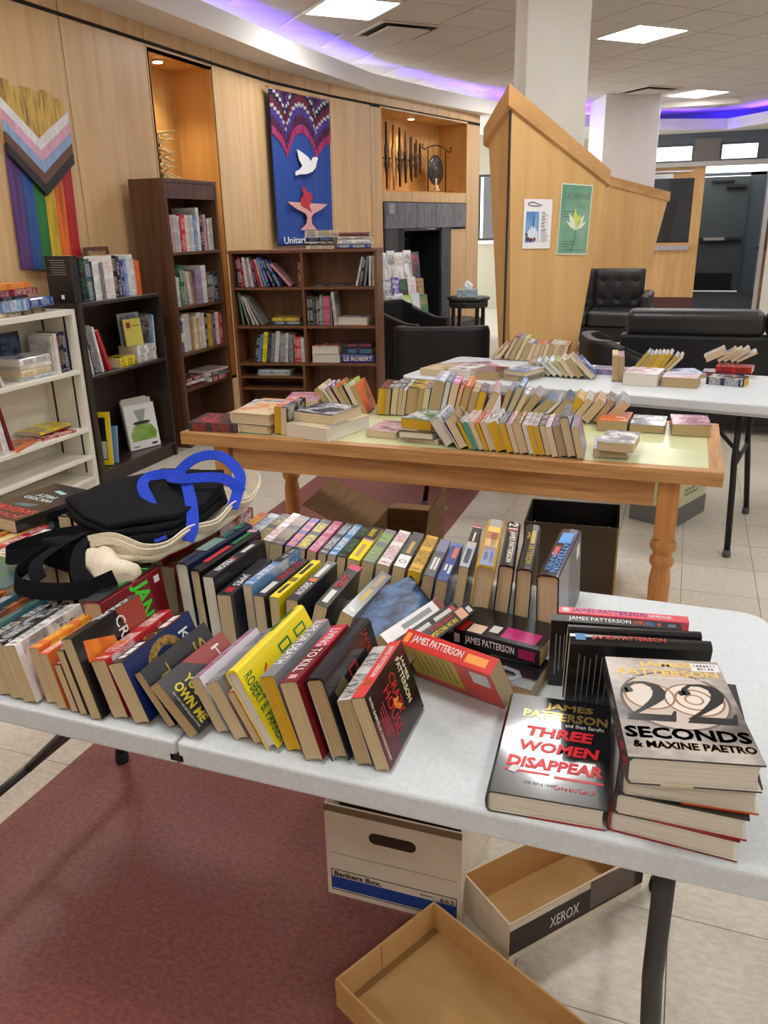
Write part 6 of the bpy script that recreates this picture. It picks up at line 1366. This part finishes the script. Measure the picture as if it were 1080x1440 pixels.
for _ in shelf_pile(M_WH, [('Q', 'S', .02, .25, .18, -4, 'w', True, 'grey white hardback at the bottom of the pile'), ('C', 'E', .036, .24, .17, 3, 'n', True, 'cream hardback with a small round emblem in the pile'), ('W', 'y', .026, .23, .16, -2, 'w', True, 'white hardback with a yellow panel in the pile'), ('W', 'N', .040, .25, .18, 4, 'w', True, 'white jacketed hardback topping the pile')], .60, .05, .7355, 'on the white bookcase', g5): pass
shelf_row(M_WH, 'w:S:18:215 W:O:26:225 k:E:22:225 K:W:20:230 N:W:18:232 P:w:14:228', .735, .7355, 'beside the navy face, white bookcase', g5, front=.04, depth=.16)
b_ = faced(M_WH, 'navy book with a pale crest standing face out behind the pile on the white bookcase', .62, .235, .7355, .014, .245, .17, 'N', 'b', turn=0, lean=3, marks=.4)
shelf_row(M_WH, 'W:R:22:290:-8 W:k:20:280:-8 r:K:22:270:-10', .20, .3855, 'on white bookcase second shelf', g5, front=.01, depth=.2)
for _ in shelf_pile(M_WH, [('O', 'D', .012, .26, .17, 18, 'w', False, 'orange magazine with a brown photograph lying askew')], .42, .03, .3855, 'on the white bookcase', g5): pass
for _ in shelf_pile(M_WH, [('R', 'W', .012, .24, .17, -10, 'w', False, 'red and white brochure lying beside the orange magazine')], .66, .02, .3855, 'on the white bookcase', g5): pass
for _ in shelf_pile(M_WH, [('r', 'k', .01, .26, .17, 0, 'w', False, 'dark red folder under the spiral notebook'), ('Y', 'S', .018, .26, .17, 2, 'w', False, 'yellow spiral bound booklet with black binding')], .70, .08, .3985, 'on the white bookcase', g5): pass
# folders and ring binders on top
zt = 1.0858
for _ in shelf_pile(M_WH, [('C', 'k', .026, .28, .2, 0, 'w', False, 'cream book with a polka dot spine under the folders')], .40, .04, zt, 'on top of the white bookcase', g5): pass
for _ in shelf_pile(M_WH, [('k', 'E', .030, .20, .18, 6, 'n', False, 'dark patterned book lying beside the polka dot spine')], .66, .06, zt, 'on top of the white bookcase', g5): pass
b_ = list(shelf_pile(M_WH, [('b', 'W', .060, .30, .24, -10, 'w', False, 'white paged ring binder with a blue back')], .42, .03, zt + .027, 'on top of the white bookcase', g5))
b_ = list(shelf_pile(M_WH, [('B', 'Q', .050, .22, .2, 8, 'w', True, 'blue ring binder with a clear sleeve')], .72, .05, zt + .031, 'on top of the white bookcase', g5))
b_ = list(shelf_pile(M_WH, [('K', 'S', .016, .28, .2, 14, 'w', False, 'black folder between the binders'), ('r', 'p', .034, .34, .22, -3, 'w', False, 'red brown binder with a plastic sleeve'), ('O', 'y', .030, .30, .22, 6, 'w', False, 'orange envelope folder on top of the binders')], .50, .03, zt + .089, 'on top of the white bookcase', g5))
# ------------------------------------------------------------------ pile and row at the tote end of the near table
g7 = 'spine up books beyond the black straps'
table_row([
 ('l0', -1.56, 1.29, .024, .100, .16, -4, 0, False, 'K', 'R', 't', 1, None), ('l1', -1.53, 1.29, .022, .100, .16, -4, 0, False, 'R', 'W', 't', 1, None), ('l2', -1.505, 1.285, .022, .100, .16, -4, 0, False, 'O', 'Y', 't', 1, None),
 ('l3', -1.48, 1.28, .020, .100, .16, -4, 0, False, 'P', 'W', 't', 1, None), ('l4', -1.455, 1.275, .024, .100, .16, -4, 0, False, 'R', 'Y', 't', 1, None), ('l5', -1.425, 1.262, .027, .100, .165, -3, 1, False, 'y', 'W', 't', 1, None),
 ('l6', -1.395, 1.245, .024, .100, .165, -3, 0, False, (1) and 'R', 'W', 't', 1, None), ('l7', -1.367, 1.225, .026, .100, .165, -3, 0, False, 'W', 'S', 't', 1, None), ('l8', -1.338, 1.21, .026, .108, .165, -2, 0, False, 'C', 'k', 't', 1, None),
 ('l9', -1.308, 1.205, .028, .108, .17, -2, 0, False, 'w', 'k', 't', 1, None), ('k0', -1.275, 1.205, .03, .108, .17, -2, 0, False, 'E', 'k', 't', 1, None), ('k1', -1.24, 1.205, .03, .108, .17, 0, 0, False, 'k', 'W', 't', 1, None),
 ('k2', -1.205, 1.205, .03, .108, .17, 0, 0, False, 'D', 'W', 't', 1, None), ('k3', -1.17, 1.205, .03, .108, .17, 0, 0, False, 'K', 'W', 't', 1, None), ('k4', -1.13, 1.21, .03, .108, .17, 0, 0, False, 'r', 'W', 't', 1, None),
 ('k5', -1.09, 1.21, .03, .108, .17, 0, 0, False, 'k', 'W', 't', 1, None), ('k6', -1.05, 1.30, .03, .108, .17, 0, 0, False, 'N', 'W', 't', 1, None), ('k7', -1.005, 1.30, .03, .108, .17, 0, 0, False, 'R', 'k', 't', 1, None), ('k8', -.955, 1.27, .03, .108, .17, 0, 0, False, 'F', 'k', 't', 1, None),
], 'of the row by the totes', g7)
flat_pile([('s', 'W', .034, .24, .16, 172, 'n', True, 0, 0, 'slate hardback at the bottom of the pile'), ('r', 'W', .034, .24, .16, 176, 'n', True, .005, 0, 'maroon hardback in the middle of the pile'), ('T', 'W', .0346, .235, .16, 171, 'n', True, .005, 0, 'teal hardback third up in the pile')], -1.50, 1.485, TZ, 'under the upside down black book')
b_ = lying('black paperback with red and pale title lying upside down on the pile', -1.478, 1.475, TZ + .1038, .030, .245, .165, 170, 'K', 'R', False, 't', 0)
ft_(b_, 'JOHN', (222, 52, 56), .42, .90, .72, .10); ft_(b_, 'SANDFORD', (222, 52, 56), .5, .77, .94, .11); ft_(b_, 'WICKED', (206, 226, 226), .55, .45, .62, .07); ft_(b_, 'PREY', (206, 226, 226), .55, .35, .40, .07)
face_patch(b_, (60, 110, 116), 0, 0, 0, 0, pts=[(.3, .56), (.6, .6), (.75, .67), (.4, .66)]); face_patch(b_, (150, 196, 200), 0, 0, 0, 0, pts=[(.35, .2), (.6, .16), (.66, .2), (.4, .25)])
table_row([
 ('s0', -1.358, 1.435, .036, .118, .19, -2, 0, False, 'K', 'E', 't', 1, 'black paperback with tan lettering beside the upside down book'), ('s1', -1.322, 1.44, .030, .118, .185, -2, 0, False, 'k', 'R', 't', 1, 'charcoal paperback with a red spine panel beside the black tote'),
 ('s2', -1.292, 1.445, .028, .116, .18, -2, 0, False, 'p', 'O', 't', 1, 'pale pink paperback tucked against the black tote'), ('s3', -1.27, 1.45, .026, .112, .18, -2, 0, False, 'K', 'V', 't', 1, 'black paperback with lilac lettering half under the black tote'),
 ('s4', -1.235, 1.455, .03, .108, .17, 0, 0, False, 'V', 'L', 't', 1, 'lilac and lime paperback peeking from under the black tote'), ('s5', -1.195, 1.455, .03, .106, .17, 0, 0, False, 'k', 'W', 't', 1, 'charcoal paperback covered by the black tote'),
 ('s6', -1.15, 1.455, .03, .106, .17, 0, 0, False, 'E', 'W', 't', 1, 'tan paperback covered by the black tote'), ('s7', -1.10, 1.46, .03, .106, .17, 0, 0, False, 'N', 'W', 't', 1, 'navy paperback covered by the black tote'),
 ('s8', -1.05, 1.49, .03, .106, .17, 0, 0, False, 'D', 'W', 't', 1, 'brown paperback covered by the totes'), ('s9', -.99, 1.49, .03, .106, .17, 2, 0, False, 'r', 'W', 't', 1, 'maroon paperback covered by the totes')], 'of the row under the totes', 'books beneath the totes')
flat_pile([('B', 'W', .036, .19, .115, 88, 't', False, 0, 0, 'blue paperback lying lowest before the black straps'), ('s', 'N', .036, .19, .115, 92, 't', False, .005, 0, 'slate paperback lying second before the black straps'), ('T', 'G', .040, .19, .115, 86, 't', False, .015, -.004, 'dark teal paperback with a green picture lying before the black straps')], -1.30, 1.142, TZ, 'of the white table')

# ------------------------------------------------------------------ tote bags
def ribbon(pts, wvec, width, name, m, parent, smooth_n=6, thick=.0025):
    P_ = [Vector(p) for p in pts]; out = []
    for i in range(len(P_) - 1):                                     # Catmull-Rom
        p0 = P_[max(i - 1, 0)]; p1 = P_[i]; p2 = P_[i + 1]; p3 = P_[min(i + 2, len(P_) - 1)]
        for k in range(smooth_n):
            t_ = k / smooth_n
            out.append(.5 * ((2 * p1) + (p2 - p0) * t_ + (2 * p0 - 5 * p1 + 4 * p2 - p3) * t_ ** 2 + (3 * p1 - p0 - 3 * p2 + p3) * t_ ** 3))
    out.append(P_[-1]); vs = []; n_ = len(out)
    for i, p in enumerate(out):
        d = (out[min(i + 1, n_ - 1)] - out[max(i - 1, 0)]).normalized(); w_ = d.cross(Vector((.35, -.75, .75))) if wvec == 'face' else Vector(wvec[min(len(wvec) - 1, int(i / n_ * len(wvec)))]) if isinstance(wvec[0], (tuple, list)) else Vector(wvec)
        w_ = (w_ - d * w_.dot(d)).normalized() * width / 2; nn = d.cross(w_).normalized() * thick / 2
        vs += [p - w_ - nn, p + w_ - nn, p + w_ + nn, p - w_ + nn]
    fs = [(i * 4 + k, (i + 1) * 4 + k, (i + 1) * 4 + (k + 1) % 4, i * 4 + (k + 1) % 4) for i in range(n_ - 1) for k in range(4)] + [(0, 1, 2, 3), tuple(range((n_ - 1) * 4, n_ * 4))[::-1]]
    return MB().add(vs, fs, False).build(name, m, parent)
def smooth_outline(pts, n_=5):
    out = []; k = len(pts)
    for i in range(k):
        p0, p1, p2, p3 = [Vector(pts[(i + j) % k]) for j in (-1, 0, 1, 2)]
        for q in range(n_):
            t_ = q / n_; v = .5 * ((2 * p1) + (p2 - p0) * t_ * .6 + (2 * p0 - 5 * p1 + 4 * p2 - p3) * t_ ** 2 * .6 + (3 * p1 - p0 - 3 * p2 + p3) * t_ ** 3 * .6) if False else p1.lerp(p2, t_)
            out.append((v.x, v.y))
    return out
from mathutils import noise as mnoise
def soft_slab(outline, z0, z1, m, name, parent, amp=.004, rings=5, droop=0.0, seed=0):
    """a thick cloth layer: rounded rim, gently uneven top"""
    pts = smooth_outline(outline, 6); cx = sum(p[0] for p in pts) / len(pts); cy = sum(p[1] for p in pts) / len(pts); k = len(pts); vs = []; fs = []
    zm = (z0 + z1) / 2; hh = (z1 - z0) / 2
    prof = [(.985, -1), (1.0, -.6), (1.004, 0), (1.0, .6), (.985, 1.0)] + [(1 - .98 * (i / rings), 1.0) for i in range(1, rings + 1)]
    for f, zz in prof:
        for x, y in pts:
            q = Vector((cx + (x - cx) * f, cy + (y - cy) * f, 0)); nz_ = mnoise.noise(Vector((q.x * 14, q.y * 14, seed))) * amp + mnoise.noise(Vector((q.x * 45, q.y * 45, seed + 3))) * amp * .35
            vs.append((q.x, q.y, zm + zz * hh + nz_ - droop * max(0, f - .55) ** 2))
    for r in range(len(prof) - 1):
        for i in range(k): fs.append((r * k + i, r * k + (i + 1) % k, (r + 1) * k + (i + 1) % k, (r + 1) * k + i))
    fs.append(tuple(range((len(prof) - 1) * k, len(prof) * k))); fs.append(tuple(range(k))[::-1])
    return MB().add(vs, fs, True).build(name, m, parent)
cb_ = empty('canvas_tote', (-1.0, 1.38, .845), label='natural canvas tote with bright blue straps lying over the rows of thrillers', cat='bag')
inv = Matrix.Translation((1.0, -1.38, -.845))
def off(o): o.matrix_local = inv @ o.matrix_local; return o
off(soft_slab([(-1.10, 1.22), (-1.06, 1.18), (-.98, 1.175), (-.93, 1.21), (-.905, 1.32), (-.90, 1.46), (-.93, 1.59), (-1.00, 1.65), (-1.07, 1.62), (-1.10, 1.42)], .888, .902, M['canvas'], 'bag_body', cb_, .006))
off(ribbon([(-1.07, 1.185, .912), (-1.01, 1.185, .925), (-.955, 1.195, .907), (-.925, 1.225, .905), (-.915, 1.29, .915), (-.895, 1.36, .908), (-.895, 1.43, .922), (-.89, 1.50, .915), (-.91, 1.58, .93), (-.96, 1.64, .925), (-1.02, 1.655, .92)], (.5, .1, 1), .042, 'rim', M['canvas'], cb_, 8, .003))
off(ribbon([(-1.062, 1.180, .918), (-1.005, 1.178, .932), (-.950, 1.188, .914), (-.918, 1.22, .912), (-.907, 1.29, .922), (-.887, 1.36, .915), (-.887, 1.43, .929), (-.882, 1.50, .922), (-.902, 1.58, .937), (-.955, 1.646, .932)], (.5, .1, 1), .012, 'hem', M['canvas'], cb_, 8, .004))
rm = MB(); k = 22; rows = 14; vs = []
for i in range(rows + 1):                                            # rolled, crumpled end of the canvas
    t_ = i / rows; cx = -1.075 + .14 * t_; cy = 1.165 - .03 * t_ + .012 * math.sin(t_ * 7); rr = .036 * (math.sin(math.pi * min(.97, max(.06, t_ * .86 + .10)))) ** .5
    for q in range(k):
        a = 2 * math.pi * q / k; w_ = 1 + .22 * mnoise.noise(Vector((t_ * 5, math.cos(a) * 1.6, math.sin(a) * 1.6 + 4))) + .10 * mnoise.noise(Vector((t_ * 12, math.cos(a) * 4, math.sin(a) * 4)))
        vs.append((cx + .004 * math.sin(q), cy + rr * 1.1 * w_ * math.cos(a), .888 + rr * .95 * w_ * math.sin(a)))
rm.add(vs, [(i * k + q, (i + 1) * k + q, (i + 1) * k + (q + 1) % k, i * k + (q + 1) % k) for i in range(rows) for q in range(k)] + [tuple(range(k)), tuple(range(rows * k, rows * k + k))[::-1]], True)
off(rm.build('rolled_end', M['canvas'], cb_))
off(ribbon([(-.945, 1.245, .915), (-1.02, 1.33, .945), (-1.105, 1.415, .965), (-1.115, 1.47, .97), (-1.04, 1.47, .975), (-.955, 1.375, .96), (-.905, 1.30, .93), (-.90, 1.27, .91)], 'face', .025, 'blue_strap', M['blue_web'], cb_, 8))
off(ribbon([(-1.03, 1.46, .93), (-1.085, 1.515, .955), (-1.06, 1.56, .99), (-1.00, 1.57, 1.0), (-.935, 1.535, .985), (-.905, 1.50, .965), (-.882, 1.42, .93)], 'face', .025, 'blue_strap', M['blue_web'], cb_, 8))
off(ribbon([(-1.085, 1.515, .955), (-1.05, 1.45, .975), (-1.00, 1.43, .985), (-.93, 1.47, .98), (-.885, 1.47, .95)], 'face', .024, 'blue_strap', M['blue_web'], cb_, 8))
bt = empty('black_tote', (-1.08, 1.38, .90), label='folded black cloth totes stacked on the canvas tote with loose black straps', cat='bag')
inv = Matrix.Translation((1.08, -1.38, -.90))
ol = [(-1.245, 1.315), (-1.225, 1.45), (-1.165, 1.565), (-1.02, 1.60), (-.955, 1.50), (-.93, 1.38), (-.945, 1.285), (-1.035, 1.20), (-1.13, 1.245)]
for k, (dx, dy, z0, z1) in enumerate(((.012, -.012, .913, .926), (.004, -.004, .926, .940), (0, .006, .940, .954))):
    off(soft_slab([(x + dx + .006 * math.sin(i * 2.1 + k), y + dy + .006 * math.cos(i * 1.7 + k)) for i, (x, y) in enumerate(ol)], z0, z1, M['black_cloth'], 'folded_layer', bt, .004, seed=k * 5))
Zs = (.1, .2, 1)
off(ribbon([(-1.10, 1.24, .92), (-1.18, 1.235, .905), (-1.235, 1.215, .89), (-1.27, 1.175, .88), (-1.255, 1.155, .875), (-1.19, 1.175, .885), (-1.12, 1.20, .90), (-1.06, 1.255, .925)], Zs, .030, 'black_strap', M['black_cloth'], bt, 8))
off(ribbon([(-1.16, 1.21, .895), (-1.19, 1.13, .875), (-1.165, 1.075, .865), (-1.08, 1.058, .868), (-1.00, 1.075, .875), (-.955, 1.11, .89)], Zs, .034, 'black_strap', M['black_cloth'], bt, 8))
off(ribbon([(-1.10, 1.25, .925), (-1.135, 1.18, .91), (-1.15, 1.12, .89), (-1.12, 1.09, .87)], (1, .2, .3), .032, 'black_strap', M['black_cloth'], bt, 8))
off(ribbon([(-1.09, 1.25, .925), (-1.085, 1.18, .915), (-1.05, 1.12, .89), (-1.00, 1.09, .875)], (1, .2, .4), .034, 'black_strap', M['black_cloth'], bt, 8))
off(soft_slab([(-1.19, 1.18), (-1.13, 1.17), (-1.10, 1.21), (-1.11, 1.27), (-1.17, 1.27)], .852, .910, M['black_cloth'], 'bunched_cloth', bt, .012, seed=9))

# ------------------------------------------------------------------ boxes on the floor
def open_box(name, mw, Wd, D, H, m, m_in, lb, t=.004, floor_t=.004):
    r = empty(name, mw=mw, label=lb, cat='box')
    for nm, a in (('side_wall', (0, Wd, 0, t)), ('side_wall', (0, Wd, D - t, D)), ('side_wall', (0, t, t, D - t)), ('side_wall', (Wd - t, Wd, t, D - t))):
        MB().box(a[0], a[1], a[2], a[3], 0, H).build(nm, m, r)
    MB().box(t, Wd - t, t, D - t, 0, floor_t).build('bottom', m, r)
    if m_in:
        MB().box(t, Wd - t, t, t + .0008, floor_t, H - .001).box(t, Wd - t, D - t - .0008, D - t, floor_t, H - .001).box(t, t + .0008, t + .001, D - t - .001, floor_t, H - .001).box(Wd - t - .0008, Wd - t, t + .001, D - t - .001, floor_t, H - .001).box(t, Wd - t, t, D - t, floor_t, floor_t + .0008).build('lining', m_in, r)
    return r
bb = open_box('storage_box', Matrix.Translation((-.668, 1.352, 0)) @ Matrix.Rotation(R(1), 4, 'Z'), .325, .40, .262, M['carton_white'], None, 'white storage box with a hand hole and blue band under the white table')
bz = Matrix(((1, 0, 0, 0), (0, 0, -1, -.0006), (0, 1, 0, 0), (0, 0, 0, 1)))
def on_front(x, z): return bz.copy() if False else Matrix.Translation((x, 0, z)) @ bz
blue_ink = INK((24, 66, 150)); dark_ink = INK((30, 32, 44))
flat([(.012, 0), (.313, 0), (.313, .034), (.012, .034)], 0, .0004).build('blue_band', blue_ink, bb).matrix_local = on_front(0, .022)
fr_l = MB()
for a in ((.010, .315, .016, .018), (.010, .315, .076, .078), (.010, .012, .018, .076), (.313, .315, .018, .076)): fr_l.box(a[0], a[1], 0, .0004, a[2], a[3])
fr_l.build('printed_frame', dark_ink, bb, loc=(0, -.0006, 0))
text('Bankers Box.', bb, on_front(.077, .066) @ Matrix.Translation((0, 0, .0005)), dark_ink, fit=(.118, .014), bold=.0004); text('Economy', bb, on_front(.246, .066) @ Matrix.Translation((0, 0, .0005)), dark_ink, fit=(.03, .006)); text('663', bb, on_front(.292, .064) @ Matrix.Translation((0, 0, .0005)), dark_ink, fit=(.032, .012))
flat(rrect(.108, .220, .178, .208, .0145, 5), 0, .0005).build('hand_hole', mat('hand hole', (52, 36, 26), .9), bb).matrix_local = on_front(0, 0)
MB().box(.01, .315, 0, .0004, .1255, .1265).box(.162, .163, 0, .0004, .1265, .134).build('crease', INK((120, 108, 92)), bb, loc=(0, -.0006, 0))
MB().box(.0, .325, -.004, .0, .246, .262).build('rim_fold', mat('carton fold', (120, 100, 78), .8), bb)
for k in range(5): 
    t_ = empty('file_folder', mw=bb.matrix_world @ Matrix.Translation((.012, .06 + .055 * k, .005)), label=ORD[k + 1] + ' dark file folder from the front inside the white storage box', cat='folder', group='folders in the white storage box')
    MB().box(0, .30, 0, .012, 0, .235 - .004 * (k % 2)).build('folder_sheet', mat('dark folder', (60, 30, 26), .8) if k == 0 else bpy.data.materials['dark folder'], t_)
# brown lid lying open in front
td = Vector((-.401, 1.338, 0)); ux = Vector((.888, -.46, 0)).normalized(); uy = Vector((.46, .888, 0)).normalized()
org = td - uy * .285
lid = open_box('box_lid', Matrix(((ux.x, uy.x, 0, org.x), (ux.y, uy.y, 0, org.y), (0, 0, 1, 0), (0, 0, 0, 1))), .45, .285, .075, M['cardboard_in'], None, 'shallow tan cardboard lid lying open on the floor at the front', .005)
MB().box(-.0008, 0, .0, .285, .012, .034).build('green_stripe', INK((40, 84, 60)), lid); MB().box(-.0008, 0, .0, .285, .036, .066).build('white_print', INK((206, 206, 198)), lid)
MB().box(.0045, .0055, .12, .122, .006, .0745).build('tear_line', INK((110, 84, 52)), lid); MB().box(.005, .02, .005, .28, .0051, .0056).box(.02, .44, .005, .020, .0051, .0056).build('crease', INK((150, 116, 70)), lid)
# brown and white paper box lid tilted beyond it
ang = math.atan2(.33, .275)
xb = open_box('paper_box_lid', Matrix.Translation((-.222, 1.300, 0)) @ Matrix.Rotation(ang, 4, 'Z'), .40, .17, .105, M['carton_white'], M['cardboard_in'], 'white and dark brown paper box lid lying open behind the tan lid', .004)
xz = Matrix(((1, 0, 0, 0), (0, 0, -1, -.0006), (0, 1, 0, 0), (0, 0, 0, 1)))
brown = INK((48, 34, 32), .5)
flat([(.0, .018), (.40, .018), (.40, .086), (.0, .086)], 0, .0004).build('brown_print', brown, xb).matrix_local = xz
text('XEROX', xb, Matrix.Translation((.155, 0, .050)) @ xz @ Matrix.Translation((0, 0, .0005)), INK((226, 222, 214)), fit=(.085, .030))
flat([(.23, .028), (.37, .022), (.37, .098), (.23, .105)], .0004, .0009).build('packing_tape', mat('grey brown tape', (92, 80, 74), .35), xb).matrix_local = xz
MB().box(.0, .40, -.0012, 0, .1045, .1056).build('rim_edge', M['cardboard_in'], xb)
# open brown carton with flaps behind the table
ct = open_box('open_carton', Matrix.Translation((-1.20, 2.95, 0)) @ Matrix.Rotation(R(4), 4, 'Z'), .27, .38, .255, M['cardboard'], None, 'open brown cardboard carton with raised flaps standing on the red floor', .004)
def flap(w_, h_, loc, rz, ang_, parent):
    o = MB().box(0, w_, -.002, .002, 0, h_).build('flap', M['cardboard'], parent); o.matrix_local = Matrix.Translation(loc) @ Matrix.Rotation(R(rz), 4, 'Z') @ Matrix.Rotation(R(ang_), 4, 'X'); return o
flap(.38, .30, (0, .38, .255), -90, 66, ct); flap(.38, .15, (.27, 0, .255), 90, 8, ct); flap(.27, .14, (0, 0, .255), 0, 150, ct); flap(.27, .14, (.27, .38, .255), 180, 100, ct)
# file box: black inner faces paint in the shade of its interior
db = open_box('file_box', Matrix.Translation((-.56, 3.20, 0)) @ Matrix.Rotation(R(4), 4, 'Z'), .39, .31, .305, mat('brown grey card', (78, 64, 52), .7), mat('black lining', (12, 11, 11), .8), 'file box painted shade-black inside with a hand slot under the end of the oak table', .006)
MB().box(.13, .25, .3015, .3035, .235, .258).build('hand_slot', M['black'], db); MB().box(.384, .3912, -.0008, .31, 0, .305).build('pale_edge', M['cardboard_in'], db)
wr = empty('wire_rack', mw=db.matrix_world @ Matrix.Translation((.02, .02, .007)), label='white wire hanging file frame inside the dark file box', cat='rack')
fm_ = MB()
fm_.tube([(.0, .0, 0), (.0, .0, .20), (.0, .26, .20), (.0, .26, 0)], .003, 6).build('wire_rail', M['white_paint'], wr); MB().tube([(.33, .0, 0), (.33, .0, .20), (.33, .26, .20), (.33, .26, 0)], .003, 6).build('wire_rail', M['white_paint'], wr)
for k in range(3):
    pk = empty('booklet', mw=db.matrix_world @ Matrix.Translation((.06, .05 + .05 * k, .0075)), label=('black booklet standing at the front of the dark file box', 'black and tan booklet standing in the middle of the dark file box', 'black booklet at the back of the dark file box')[k], cat='booklet')
    MB().box(0, .2, 0, .02, 0, .17).build('cover', M['firebox'], pk); MB().box(.05, .09, -.0006, 0, .09, .14).build('printed_mark', INK((150, 130, 100)), pk)
# pale green carton
a_ = math.atan2(.33, .15)
gb = empty('file_carton', mw=Matrix.Translation((.045, 4.13, 0)) @ Matrix.Rotation(a_, 4, 'Z'), label='cream carton with a grey base and handwriting, standing under the far white table', cat='box')
MB().box(0, .36, 0, .24, .10, .31).build('carton', mat('pale green card', (206, 206, 170), .7), gb); MB().box(-.004, .364, -.004, .244, 0, .10).build('grey_base', mat('grey card', (108, 110, 108), .6), gb)
for (x0, x1, z) in ((.10, .26, .155), (.10, .22, .18)): MB().tube([(x0 + (x1 - x0) * i / 10, -.0015, z + .008 * math.sin(i * 2.1)) for i in range(11)], .0016, 5).build('handwriting', INK((60, 60, 66)), gb)

# ------------------------------------------------------------------ brochure stand
RKM = Matrix.Translation((-2.90, 8.45, .10)) @ Matrix.Rotation(R(42), 4, 'Z')
rk = empty('brochure_stand', mw=RKM, label='tiered dark brochure stand full of white leaflets before the fireplace', cat='stand')
MB().lathe([(.16, 0), (.16, .015), (.03, .03)], 20).build('base', M['darkmetal'], rk); MB().tube([(0, .12, .02), (0, .12, 1.0)], .014, 10).build('pole', M['darkmetal'], rk)
tier = [(.78, .02), (.60, -.08), (.44, -.18)]
for z, y in tier: MB().box(-.24, .24, y - .050, y - .048, z, z + .035).box(-.24, .24, y - .045, y + .02, z - .006, z - .002).build('pocket_tier', mat('clear acrylic', (200, 206, 210), .1, trans=.7) if 'clear acrylic' not in bpy.data.materials else bpy.data.materials['clear acrylic'], rk)
lf = [('W', 'S'), ('w', 'k'), ('W', 'E'), ('W', 'k'), ('N', 'R')], [('S', 'W'), ('P', 'W'), ('k', 'G'), ('W', 'p'), ('E', 'D')], [('w', 'g'), ('W', 'b'), ('L', 'W'), ('Q', 'W'), ('g', 'E')]
for ti, (z, y) in enumerate(tier):
    for k in range(5):
        c1, c2 = lf[ti][k]; H_ = (.36 if ti == 0 else .27) + .02 * (k % 2)
        t_ = faced(RKM, '%s leaflet, %s along the %s tier of the brochure stand' % (CN[c1], ORD[k + 1], ('top', 'middle', 'low')[ti]), -.19 + .095 * k, y - .01 - .006 * (k % 2), z + .001, .004, H_, .092, c1, c2, turn=0, lean=12, hard=False, pages='w', marks=.8)
        t_.name = 'leaflet'; t_['category'] = 'leaflet'; t_['group'] = 'leaflets in the brochure stand'
# wall end by the entrance
struct(MB().box(.86, 2.6, 11.2, 11.32, 0, 2.83), 'wall_partition', M['white_paint'])
